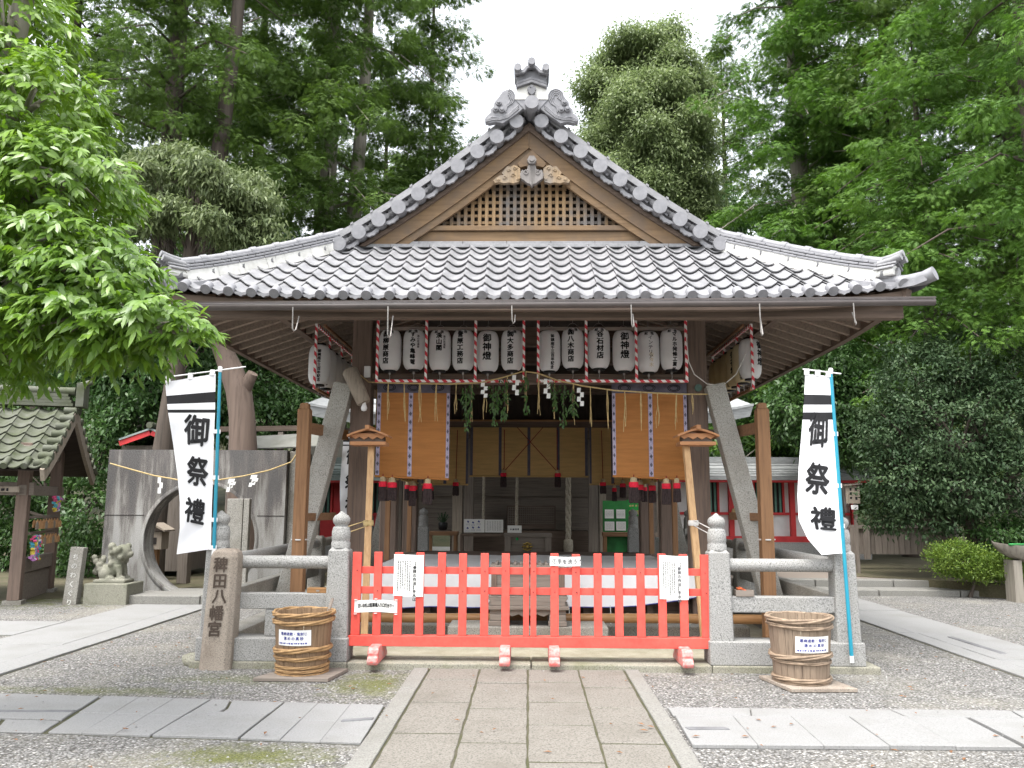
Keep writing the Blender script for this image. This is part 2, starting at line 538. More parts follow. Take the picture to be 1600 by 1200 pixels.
def gravel_mat():
    m, nt, b = _mat("gravel")
    vec = _coord(nt, (1, 1, 1))
    vo = nt.nodes.new("ShaderNodeTexVoronoi"); vo.inputs["Scale"].default_value = 62
    nt.links.new(vec, vo.inputs["Vector"])
    vo2 = nt.nodes.new("ShaderNodeTexVoronoi"); vo2.inputs["Scale"].default_value = 150
    nt.links.new(vec, vo2.inputs["Vector"])
    hsv = nt.nodes.new("ShaderNodeSeparateColor")
    nt.links.new(vo.outputs["Color"], hsv.inputs[0])
    stone = _ramp(nt, hsv.outputs[0], [(0.0, (0.105, 0.103, 0.10)), (0.5, (0.20, 0.196, 0.19)), (0.9, (0.285, 0.28, 0.272)), (1.0, (0.52, 0.51, 0.49))])
    edge = _ramp(nt, vo.outputs["Distance"], [(0.35, (1, 1, 1)), (0.75, (0.45, 0.43, 0.40))])
    colr = _mix(nt, 1.0, stone, edge, 'MULTIPLY')
    big = _noise(nt, vec, 0.7, 5)
    f = nt.nodes.new("ShaderNodeMapRange"); f.inputs[1].default_value = 0.5; f.inputs[2].default_value = 0.72; f.inputs[4].default_value = 0.5
    nt.links.new(big.outputs["Fac"], f.inputs[0])
    colr = _mix(nt, f.outputs[0], colr, (0.26, 0.245, 0.20))
    # moss beside the paving, at fixed places on the ground
    tc = nt.nodes.new("ShaderNodeTexCoord")
    for (mx, my, rx, ry, amt) in ((-1.75, 5.3, 0.62, 0.28, 0.85), (-1.35, 7.35, 0.45, 0.6, 0.8), (-2.6, 7.5, 0.9, 0.25, 0.4), (-0.95, 4.9, 0.4, 0.35, 0.5), (-3.6, 7.0, 1.2, 0.2, 0.5), (-9.0, 13.5, 3.5, 1.6, 0.9)):
        mp = nt.nodes.new("ShaderNodeMapping")
        mp.inputs["Location"].default_value = (-mx / rx, -my / ry, 0)
        mp.inputs["Scale"].default_value = (1 / rx, 1 / ry, 0)
        nt.links.new(tc.outputs["Object"], mp.inputs[0])
        ln = nt.nodes.new("ShaderNodeVectorMath"); ln.operation = 'LENGTH'
        nt.links.new(mp.outputs[0], ln.inputs[0])
        nn = _noise(nt, vec, 6.0, 6, 0.7)
        ad = nt.nodes.new("ShaderNodeMath"); ad.operation = 'MULTIPLY_ADD'; ad.inputs[1].default_value = 2.6
        nt.links.new(nn.outputs["Fac"], ad.inputs[0]); nt.links.new(ln.outputs["Value"], ad.inputs[2])
        mr = nt.nodes.new("ShaderNodeMapRange"); mr.inputs[1].default_value = 2.35; mr.inputs[2].default_value = 1.45; mr.inputs[4].default_value = amt
        nt.links.new(ad.outputs[0], mr.inputs[0])
        mo = _ramp(nt, vo2.outputs["Distance"], [(0.2, (0.16, 0.165, 0.035)), (0.7, (0.065, 0.075, 0.022))])
        colr = _mix(nt, mr.outputs[0], colr, mo)
    nt.links.new(colr, b.inputs["Base Color"])
    b.inputs["Roughness"].default_value = 0.9
    b.inputs["Specular IOR Level"].default_value = 0.2
    inv = nt.nodes.new("ShaderNodeMath"); inv.operation = 'SUBTRACT'; inv.inputs[0].default_value = 1.0
    nt.links.new(vo.outputs["Distance"], inv.inputs[1])
    _bump(nt, b, inv.outputs[0], 0.8, 0.012)
    return m


M['gravel'] = gravel_mat()


# ------------------------------------------------------------------ lettering
_GL = {}


def glyph(ch):
    if ch in _GL: return _GL[ch]
    c = bpy.data.curves.new("glyph", "FONT")
    c.body = ch; c.size = 1.0; c.resolution_u = 2
    o = bpy.data.objects.new("glyph", c)
    COL.objects.link(o)
    dg = bpy.context.evaluated_depsgraph_get()
    me = bpy.data.meshes.new_from_object(o.evaluated_get(dg))
    vs = [(v.co.x - 0.5, v.co.y - 0.38) for v in me.vertices]
    if ord(ch) < 0x2000 and vs:
        mx = (min(v[0] for v in vs) + max(v[0] for v in vs)) / 2
        vs = [(x - mx, y) for x, y in vs]
    fs = [tuple(p.vertices) for p in me.polygons]
    bpy.data.objects.remove(o); bpy.data.curves.remove(c); bpy.data.meshes.remove(me)
    _GL[ch] = (vs, fs)
    return _GL[ch]


def letters(mb, text, x, y, size, mapf, bold=0.0, sx=1.0, step=None, horiz=False, lift=0.0025, mi=0, jit=0.0):
    """write text from (x,y) down a column (or along a row); mapf(x,y,lift) gives the point on the surface"""
    step = step or size * 1.04
    offs = [(0, 0)] if bold <= 0 else [(0, 0), (bold, bold * .3), (-bold, -bold * .3), (0, bold), (0, -bold)]
    rr = random.Random(len(text) * 7 + 3)
    for i, ch in enumerate(text):
        if ch != ' ':
            vs, fs = glyph(ch)
            cx = x + (i * step if horiz else rr.uniform(-jit, jit))
            cy = y - (0 if horiz else i * step)
            for k, (ox, oy) in enumerate(offs):
                pts = [mapf(cx + (a + ox) * size * sx, cy + (b + oy) * size, lift + 0.0003 * k) for a, b in vs]
                mb.add(pts, fs, mi)
    return mb


def scribble(mb, x0, x1, y0, y1, mapf, cols, mi=0, vertical=True, seed=1, w=0.35, lift=0.002, full=0.9):
    """lines of print too small to read: broken dashes in columns or rows"""
    rr = random.Random(seed)
    for i in range(cols):
        if vertical:
            cx = x0 + (x1 - x0) * (i + .5) / cols
            hw = (x1 - x0) / cols * w / 2
            t = y1; end = y0 + (y1 - y0) * rr.uniform(0, 1 - full)
            while t > end:
                l = rr.uniform(0.5, 1.0) * hw * 2.0
                mb.add([mapf(cx - hw * rr.uniform(.5, 1), t, lift), mapf(cx + hw * rr.uniform(.5, 1), t, lift), mapf(cx + hw * rr.uniform(.4, 1), t - l, lift), mapf(cx - hw * rr.uniform(.4, 1), t - l, lift)], [(0, 1, 2, 3)], mi)
                t -= l * rr.uniform(1.3, 1.8)
        else:
            cy = y1 - (y1 - y0) * (i + .5) / cols
            hw = (y1 - y0) / cols * w / 2
            t = x0; end = x1 - (x1 - x0) * rr.uniform(0, 1 - full)
            while t < end:
                l = rr.uniform(0.5, 1.0) * hw * 2.0
                mb.add([mapf(t, cy - hw * rr.uniform(.5, 1), lift), mapf(t + l, cy - hw * rr.uniform(.4, 1), lift), mapf(t + l, cy + hw * rr.uniform(.5, 1), lift), mapf(t, cy + hw * rr.uniform(.4, 1), lift)], [(0, 1, 2, 3)], mi)
                t += l * rr.uniform(1.3, 1.8)
    return mb


def flatmap(x0, y0, z0):
    """a vertical sheet facing the street (towards -y)"""
    return lambda a, b, l: (x0 + a, y0 - l, z0 + b)
# ------------------------------------------------------------------ ground and paving
mb = MB()
xs = [-60, -30, -16, -10, -6, -3, 0, 3, 6, 10, 16, 30, 60]
ys = [-8, -2, 2, 5, 8, 11, 14, 18, 24, 32, 45, 70, 120]
mb.grid([[(x, y, 0.0) for x in xs] for y in ys][::-1], smooth=False)
mb.build("ground", M['gravel'], org=(0, 0, 0), kind="structure")

# wooded rise behind the shrine
M['soil'] = mat("forest floor", (0.07, 0.065, 0.035), (0.035, 0.045, 0.02), 1.5, 0.2, 0.95, bump=0.6, bscale=8, bdist=0.05)
rows = []
for j in range(22):
    row = []
    for i in range(41):
        x = -70 + i * 3.5
        y = 27 + j * 3.2
        z = -0.3 + 0.30 * (j * 3.2) + 1.4 * sin(x * .13 + 1) * min(1, j / 4) + random.uniform(-.25, .25)
        row.append((x, y, z))
    rows.append(row)
mb = MB(); mb.grid(rows[::-1])
mb.build("hill", M['soil'], org=(0, 27, 0), kind="structure")


def slab(mb, poly, z0=-0.02, z1=0.018, mi=0, j=0.004):
    pts = []
    n = len(poly)
    rr = random.Random(int(abs(poly[0][0]) * 977) + n)
    for i in range(n):
        a, b = Vector(poly[i][:2]), Vector(poly[(i + 1) % n][:2])
        m_ = max(1, int((b - a).length / 0.12))
        for k in range(m_):
            p = a.lerp(b, k / m_)
            if k: p += Vector((rr.uniform(-j, j), rr.uniform(-j, j)))
            pts.append((p.x, p.y))
    area = sum(pts[i][0] * pts[(i + 1) % len(pts)][1] - pts[(i + 1) % len(pts)][0] * pts[i][1] for i in range(len(pts)))
    if area < 0: pts = pts[::-1]
    mb.prism(pts, 'xy', z0, z1 + rr.uniform(-.003, .003), mi)


# the middle path, laid straight at the hall
mb = MB()
cols = [-0.915, -0.445, 0.0, 0.47, 0.895]
mb.bx(-1.06, 1.02, 0.3, 7.98, -0.03, 0.0135, 2)
for c in range(4):
    y = 7.96
    rr = random.Random(c + 5)
    first = True
    while y > 0.5:
        l = rr.uniform(0.62, 0.95) if not first else (0.5, 0.62, 0.55, 0.75)[c]
        first = False
        g = 0.008
        slab(mb, [(cols[c] + g, y - l + .026), (cols[c + 1] - g, y - l + .026), (cols[c + 1] - g, y), (cols[c] + g, y)], 0, 0.02, 0, 0.005)
        y -= l
for s_, x0, x1 in ((-1, -1.065, -0.925), (1, 0.905, 1.03)):
    y = 7.96; rr = random.Random(s_ + 9)
    while y > 0.5:
        l = rr.uniform(.75, 1.15)
        slab(mb, [(x0, y - l + .005), (x1, y - l + .005), (x1, y), (x0, y)], 0, 0.026, 1, 0.002)
        y -= l
mb.build("path", [M['slab_path'], M['slab_edge'], M['joint']], kind="structure", bev=0.004, bseg=1)

# cross paving in front of the hall
mb = MB()
top = [G(-330, 1078), G(161, 1091), G(330, 1096), G(444, 1100), G(602, 1105)]
bot = [G(-480, 1132), G(73, 1147), G(236, 1153), G(373, 1157), G(566, 1165)]
mb.prism([(p.x, p.y) for p in bot] + [(p.x, p.y) for p in top[::-1]], 'xy', -.02, .003, 1)
for i in range(4):
    a, b, c, d = bot[i], bot[i + 1], top[i + 1], top[i]
    e = 0.012
    q = [a + (b - a) * e, b - (b - a) * e, c - (c - d) * e, d + (c - d) * e]
    if i == 0:
        m0, m1 = q[0].lerp(q[3], .34), q[1].lerp(q[2], .30)
        slab(mb, [m0, m1, q[2], q[3]], 0, .016, 0, .006)
        k0, k1 = q[0].lerp(q[1], .86), m0.lerp(m1, .84)
        slab(mb, [q[0], k0 - Vector((.03, 0, 0)), k1 - Vector((.03, .02, 0)), m0 - Vector((0, .03, 0))], 0, .014, 0, .008)
        slab(mb, [k0, q[1], m1 - Vector((0, .03, 0)), k1 - Vector((0, .02, 0))], 0, .014, 0, .008)
    elif i == 2:
        # cracked corner
        m0, m1, mm = q[3].lerp(q[0], .45), q[2].lerp(q[1], .35), q[3].lerp(q[2], .42)
        mid = q[3].lerp(q[1], .36)
        slab(mb, [q[0], q[1], m1 - Vector((0, .012, 0)), mid - Vector((0, .012, 0)), m0 - Vector((0, .012, 0))], 0, .018, 0, .003)
        slab(mb, [m0, mid - Vector((.012, 0, 0)), mid + Vector((.0, .10, 0)), q[3].lerp(q[2], .25), q[3]], 0, .018, 0, .003)
        slab(mb, [mid + Vector((.015, 0, 0)), m1, q[2], q[3].lerp(q[2], .29), mid + Vector((.02, .10, 0))], 0, .017, 0, .003)
    else:
        for k in range(3):
            f0, f1 = k / 3 + .0008, (k + 1) / 3 - .0008
            for h0, h1 in ((0, .4992), (.5008, 1)):
                e0, e1 = q[0].lerp(q[3], h0), q[1].lerp(q[2], h0); e2, e3 = q[1].lerp(q[2], h1), q[0].lerp(q[3], h1)
                slab(mb, [e0.lerp(e1, f0), e0.lerp(e1, f1), e3.lerp(e2, f1), e3.lerp(e2, f0)], 0, .018, 0, .001)
a, b = G(533, 1131), G(583, 1128)
slab(mb, [(a.x, a.y - .02), (b.x, b.y - .02), (b.x, b.y + .03), (a.x, a.y + .03)], 0, .0245, 2, .001)
a, b = G(-60, 1115), G(115, 1115)
slab(mb, [(a.x, a.y - .03), (b.x, b.y - .03), (b.x, b.y + .03), (a.x, a.y + .03)], 0, .0225, 2, .001)
# right hand side
A = [G(1043, 1109), G(1172, 1110), G(1390, 1112), G(1579, 1114), G(1990, 1120)]
B = [G(1051, 1121.5), G(1174, 1122), G(1417, 1124), G(1598, 1125), G(2060, 1131)]
e = 0.006
for i in range(4):
    d_ = (A[i + 1] - A[i]) * e
    slab(mb, [B[i] + d_, B[i + 1] - d_, A[i + 1] - d_, A[i] + d_], 0, .02, 0, .003)
q = [G(1082, 1170), G(1598, 1174), G(1508, 1126.8), G(1055, 1123.6)]
for k in range(5):
    f0, f1 = k / 5 + .0005, (k + 1) / 5 - .0005
    slab(mb, [q[0].lerp(q[1], f0), q[0].lerp(q[1], f1), q[3].lerp(q[2], f1), q[3].lerp(q[2], f0)], 0, .03, 0, .001)
slab(mb, [G(1609, 1174), G(2250, 1179), G(2080, 1133), G(1516, 1126.8)], 0, .028, 0, .002)
a, b = G(1076, 1138.5, .03), G(1140, 1138.5, .03)
slab(mb, [(a.x, a.y - .02), (b.x, b.y - .02), (b.x - .03, b.y + .035), (a.x - .02, a.y + .035)], 0, .036, 2, .001)
mb.build("paving", [M['slab'], M['joint'], M['dark_patch']], kind="structure", bev=0.004, bseg=1)

# long paths that lead round both sides of the hall
mb = MB()
for (x0, x1, ylist) in ((-5.93, -4.72, [-1, 2.2, 5.2, 9.05, 12.6]), (4.5, 5.5, [-1, 3.0, 6.1, 8.7, 10.4, 14.6])):
    mb.bx(x0 - .01, x1 + .01, ylist[0], ylist[-1], -.02, .003, 1)
    for i in range(len(ylist) - 1):
        y0, y1 = ylist[i] + .008, ylist[i + 1] - .008
        xm = x0 + (x1 - x0) * (.26 if x0 < 0 else .8)
        if x0 < 0: xm = x0 + (x1 - x0) * .74
        else: xm = x0 + (x1 - x0) * .24
        sh = random.uniform(-.1, .1)
        slab(mb, [(x0, y0), (xm - .006 + sh * .3, y0), (xm - .006 - sh * .3, y1), (x0, y1)], 0, .02, 0, .004)
        ym = y0 + (y1 - y0) * random.uniform(.35, .65)
        slab(mb, [(xm + .006 + sh * .3, y0), (x1, y0), (x1, ym - .006), (xm + .006, ym - .006)], 0, .019, 0, .004)
        slab(mb, [(xm + .006, ym + .006), (x1, ym + .006), (x1, y1), (xm + .006 - sh * .3, y1)], 0, .02, 0, .004)
slab(mb, [(4.95, 9.0), (5.02, 9.0), (5.02, 10.1), (4.95, 10.1)], 0, .026, 2, .001)
# branch to the left
mb.bx(-12, -5.96, 9.7, 10.8, -.02, .003, 1)
for i in range(5):
    slab(mb, [(-12 + i * 1.21, 9.71), (-10.8 + i * 1.21, 9.71), (-10.8 + i * 1.21, 10.79), (-12 + i * 1.21, 10.79)], 0, .02, 0, .003)
mb.build("side_path", [M['slab'], M['joint'], M['dark_patch']], kind="structure", bev=0.004, bseg=1)

# low stone terraces behind
mb = MB()
x = -6.15
while x < -2.6:
    mb.bx(x, x + 1.14, 12.75, 13.42, -.02, 0.13); mb.bx(x, x + 1.14, 13.43, 13.95, -.02, 0.125)
    x += 1.155
x = 3.3
while x < 14:
    mb.bx(x, x + 1.38, 14.7, 15.25, -.02, 0.10)
    mb.bx(x + .5, x + 1.88, 15.26, 15.6, -.02, 0.22)
    x += 1.4
mb.bx(-3.4, 4.6, 16.9, 27, -.02, 0.16)
mb.build("terrace_step", M['slab_edge'], kind="structure", bev=0.01, bseg=1)
mb = MB()
mb.prism([(3.6, 15.61), (9.3, 15.61), (6.9, 20.5), (6.4, 27), (3.0, 27), (3.0, 15.61)], 'xy', -.02, 0.215)
mb.build("upper_terrace", M['grey_wood_x'], kind="structure")

# sandy floor inside the balustrade and the sill in front of the gate
mb = MB()
mb.bx(-2.95, 2.95, 8.36, 16.4, -.02, 0.035)
M['sand'] = mat("sandy floor", (0.40, 0.37, 0.29), (0.26, 0.235, 0.16), 5, 0.1, 0.95, bump=0.5, bscale=120, fine=0.2)
mb.build("court_floor", M['sand'], kind="structure")
mb = MB()
for x0, x1 in ((-3.2, -1.7), (-1.7, 0.03), (0.035, 1.72), (1.72, 3.28)):
    mb.bx(x0 + .002, x1 - .002, 7.96, 8.35, -.02, 0.065)
mb.build("kerb", M['kerb'], kind="structure", bev=0.012)

# fallen leaves and loose pebbles
rr = random.Random(12)
M['litter'] = mat("dry leaf litter", (.22, .10, .04), (.10, .05, .025), 40, .3, .8)
M['pebble'] = mat("loose pebbles", (.30, .295, .285), (.13, .13, .125), 3, .3, .9)
mb = MB()
for k in range(420):
    x, y = rr.uniform(-7, 7), rr.uniform(4.6, 13)
    if abs(x) < 2.95 and y > 7.9: continue
    s_ = rr.uniform(.012, .032); a = rr.uniform(0, 6.3)
    z = .026 if abs(x) < 1.03 else .008
    if 5.4 < y < 7.1: z = .034
    c_, d_ = cos(a), sin(a)
    mb.add([(x - c_ * s_, y - d_ * s_, z), (x - d_ * s_ * .4, y + c_ * s_ * .4, z + .006), (x + c_ * s_, y + d_ * s_, z + .003), (x + d_ * s_ * .4, y - c_ * s_ * .4, z + .007)], [(0, 1, 2, 3)])
mb.build("fallen_leaves", M['litter'], org=(0, 0, 0), kind="stuff")
mb = MB()
for k in range(5200):
    x, y = rr.uniform(-5.5, 5.5), 4.4 + 6.0 * rr.random() ** 1.6
    if abs(x) < 3.25 and y > 7.94: continue
    if abs(x) < 1.08 and rr.random() > .02: continue
    if 5.45 < y < 6.95 and rr.random() > .05: continue
    if 4.5 < abs(x) < 5.9: continue
    z = 0.0
    if abs(x) < 1.08: z = .022
    elif 5.45 < y < 6.95: z = .022
    r = rr.uniform(.005, .013); a = rr.uniform(0, 6.3)
    vs = [(x + r * cos(a + q) * rr.uniform(.7, 1.2), y + r * sin(a + q) * rr.uniform(.7, 1.2), z) for q in (0, 1.57, 3.14, 4.71)]
    vs += [(x + r * .5 * cos(a + q + .4), y + r * .5 * sin(a + q + .4), z + r * rr.uniform(.5, .9)) for q in (0, 1.57, 3.14, 4.71)]
    mb.add(vs, [(4, 5, 6, 7), (0, 1, 5, 4), (1, 2, 6, 5), (2, 3, 7, 6), (3, 0, 4, 7)])
mb.build("loose_pebbles", M['pebble'], org=(0, 0, 0), kind="stuff")
# ------------------------------------------------------------------ the hall
XE, Y0, YB = 3.93, 8.15, 16.75         # eave half width, front and back eave
Z0 = 3.64
YM = (Y0 + YB) / 2
PX = 2.09
PY = [10.2, 12.45, 14.7]
TH = 1.63                              # how far the skirt runs in before the gable
YV = 9.65                              # verge plane


def zr(t):
    if t <= 1.585: return Z0 + 0.634 * t
    s = t - 1.585
    return Z0 + 1.005 + 0.60 * s + 0.0575 * s * s


def lift(q, t): return 0.145 * abs(q) ** 5 * max(0.0, 1 - t / 1.9) ** 2


M['tile_dark'] = mat('dark tile', (0.16, 0.16, 0.17), (0.12, 0.12, 0.13), 14, .1, .5)
hall = thing("worship_hall", "open timber worship hall under a grey tiled hip and gable roof", "hall", (0, YM, 0))

# tiles
WU = [0, .06, .14, .25, .38, .5, .62, .75, .86, .94, .999]
WH = [.036, .035, .024, .002, -.018, -.026, -.027, -.019, -.004, .010, .020]
def wave(u): return float(np.interp(u % 1.0, WU, WH))


def tile_field(mb, mapf, s0, s1, pitch, t0, t1, nrow, lo, hi, nx=8, th=0.036):
    dt = (t1 - t0) / nrow
    k0, k1 = int(math.floor(s0 / pitch)), int(math.ceil(s1 / pitch))
    for j in range(nrow):
        ta, tb = t0 + j * dt, t0 + (j + 1) * dt + dt * .27
        for k in range(k0, k1):
            rr = random.uniform(-.003, .003)
            us = [i / nx for i in range(nx + 1)]
            l, h = max(lo(ta + dt * .5), s0), min(hi(ta + dt * .5), s1)
            if (k + 1) * pitch <= l or k * pitch >= h: continue
            ss = [min(max((k + u) * pitch, l), h) for u in us]
            wv = [wave(min(u, .998)) for u in us]
            top_a = [mapf(s, ta, w_ + 0.040 + rr) for s, w_ in zip(ss, wv)]
            top_b = [mapf(s, tb, w_ - 0.002) for s, w_ in zip(ss, wv)]
            edge_a = [mapf(s, ta + .002, w_ + 0.028 + rr) for s, w_ in zip(ss, wv)]
            low_a = [mapf(s, ta + .050, w_ + 0.024 + rr) for s, w_ in zip(ss, wv)]
            end_a = [mapf(s, ta + .052, w_ - 0.012) for s, w_ in zip(ss, wv)]
            mb.grid([top_b, top_a], 0)
            mb.grid([top_a, edge_a, low_a, end_a], 0, smooth=False)


def fmap(s, t, h): return (s, Y0 + t, zr(t) + lift(s / XE, t) + h)
def bmap(s, t, h): return (-s, YB - t, zr(t) + lift(s / XE, t) + h)
def lmap(s, t, h): return (-XE + t, YM - s, zr(t) + lift(s / (YM - Y0), t) + h)
def rmap(s, t, h): return (XE - t, YM + s, zr(t) + lift(s / (YM - Y0), t) + h)


PITCHT = 0.2366
roof = MB()
tile_field(roof, fmap, -XE, XE, PITCHT, 0, TH + .05, 7, lambda t: -(XE - t), lambda t: XE - t, 12)
roof = roof.build("roof", M['tile'], hall)
mb = MB()
tile_field(mb, bmap, -XE, XE, PITCHT, 0, TH + .05, 7, lambda t: -(XE - t), lambda t: XE - t, 4)
mb.build("rear_slope", M['tile'], roof)
hl = YM - Y0
for f_ in (lmap, rmap):
    mb = MB()
    bnd = lambda t: (hl - t) if t < TH - .05 else (YM - YV)
    tile_field(mb, f_, -hl, hl, PITCHT, 0, XE - .12, 16, lambda t: -bnd(t), bnd, 5)
    mb.build("side_slope", M['tile'], roof)

# eave end tiles: round caps and scalloped lips
def lip_poly(w, d):
    a = w
    return [(-a, .012), (-a, -.02), (-a * .72, -.045 * d), (-a * .58, -.05 * d), (-a * .42, -.075 * d), (-a * .26, -.076 * d), (0, -.105 * d), (a * .26, -.076 * d),
            (a * .42, -.075 * d), (a * .58, -.05 * d), (a * .72, -.045 * d), (a, -.02), (a, .012), (a * .6, -.012), (0, -.026), (-a * .6, -.012)]


def eave(mapf, name, n, step=1, qmax=XE):
    mb = MB()
    for k in range(-n, n + 1):
        s = k * PITCHT
        c0, c1 = Vector(mapf(s, -.05, .034)), Vector(mapf(s, .05, .040))
        mb.cyl(c0, c1, .052, n=14)
        sm = s + PITCHT / 2
        if abs(sm) < qmax - .1:
            pa, pb = mapf(sm, -.012, 0), mapf(sm, .012, 0)
            q = [(a, b + .032) for a, b in lip_poly(PITCHT * .5, .62)]
            A_ = Vector(mapf(sm + .01, 0, 0)) - Vector(mapf(sm - .01, 0, 0)); A_.normalize()
            D_ = (Vector(pb) - Vector(pa)); D_.z = 0; D_.normalize()
            o_ = Vector(mapf(sm, 0, 0))
            mb.prism(q, 'xz', -.018, .02, frame=lambda a, b, d: tuple(o_ + A_ * a + Vector((0, 0, b)) + D_ * d))
    return mb.build(name, M['tile_end'], roof)


eave(fmap, "eave_tile", 17)
eave(lmap, "eave_tile", 17, qmax=hl)
eave(rmap, "eave_tile", 17, qmax=hl)

# hip ridges with their end ornaments
for sx in (-1, 1):
    mb = MB()
    def hp(t, h, off=0.0):
        x = XE - t; y = Y0 + t
        c = .7071
        return Vector((sx * (x + off * c), y + off * c, zr(t) + lift(x / XE, t) + h))
    ts = [0.26 + i * 0.0785 for i in range(21)]
    for i in range(20):
        mb.bar(hp(ts[i] - .01, .03), hp(ts[i + 1], .03), .225, .13, 1)
    for lay in range(3):
        t = 0.24 - lay * .07
        while t < 1.78:
            t1 = min(t + .205, 1.8)
            a, b = max(t, .24), t1 - .004
            if b > a + .02: mb.bar(hp(a, .109 + lay * .036), hp(b, .109 + lay * .036), .245 - lay * .022, .024, 0)
            if lay < 3 and b > a + .02: mb.bar(hp(a, .092 + lay * .036), hp(b, .092 + lay * .036), .19 - lay * .022, .013, 2)  # dark strips paint the gap shade between the ridge courses
            t = t1
    t = .22
    while t < 1.8:
        t1 = min(t + .2, 1.84)
        mb.tube([hp(t, .205), hp(t1 - .05, .205), hp(t1 - .048, .205), hp(t1, .205)], [.050, .050, .061, .061], 10)
        t = t1
    hip = mb.build("hip_ridge", [M['tile_end'], M['plaster'], M['tile_dark']], hall, bev=.004, bseg=1)
    mb = MB()
    o_ = hp(.20, .085)
    d_ = Vector((sx * .7071, -.7071, 0)); s_ = Vector((.7071 * sx, .7071, 0))
    fr = lambda a, b, d: tuple(o_ + s_ * a * .75 + Vector((0, 0, b * .75)) + d_ * (d * .75 + .03))
    mb.prism([(-.13, -.06), (.13, -.06), (.15, -.02), (.12, .05), (0, .09), (-.12, .05), (-.15, -.02)], 'xz', -.14, .09, 1, fr)
    mb.prism([(-.17, .03), (0, .125), (.17, .03), (.17, .055), (0, .155), (-.17, .055)], 'xz', -.16, .12, 0, fr)
    mb.prism([(-.14, .085), (0, .165), (.14, .085), (.14, .11), (0, .195), (-.14, .11)], 'xz', -.16, .14, 0, fr)
    for a, b in ((0, .195), (-.09, .125), (.09, .125)):
        mb.tube([fr(a, b, -.16), fr(a, b + .02, .06), fr(a, b + .05, .20)], [.034, .035, .037], 12)
    mb.prism([(-.06, -.1), (.06, -.1), (.05, .02), (0, .06), (-.05, .02)], 'xz', .09, .13, 0, fr)
    mb.build("ridge_end_tile", [M['tile'], M['plaster']], hip, bev=.004, bseg=1)
    mb = MB()
    # turned-up corner tile
    pts = [hp(t, h) for t, h in ((.34, .0), (.20, .0), (.06, .015), (-.05, .05), (-.13, .10))]
    mb.tube(pts, [.06, .062, .066, .07, .074], 14)
    for sg in (-1, 1):
        q = [(pts[i] + s_ * (sg * .06) + Vector((0, 0, -.02))) for i in range(5)]
        r_ = [(pts[i] + s_ * (sg * (.26 - .05 * i)) + Vector((0, 0, -.045 + .01 * i))) + d_ * (-.06) for i in range(5)]
        lo_ = [p + Vector((0, 0, -.07)) for p in r_]
        mb.grid([q, r_, lo_], 0, smooth=False)
    mb.build("corner_tile", M['tile_end'], hip)

# gable: verge tiles, boards, lattice, pendant
def zx(x): return zr(XE - abs(x))
def thx(x):
    t = XE - abs(x)
    return math.atan(0.634 if t <= 1.585 else 0.60 + 0.115 * (t - 1.585))


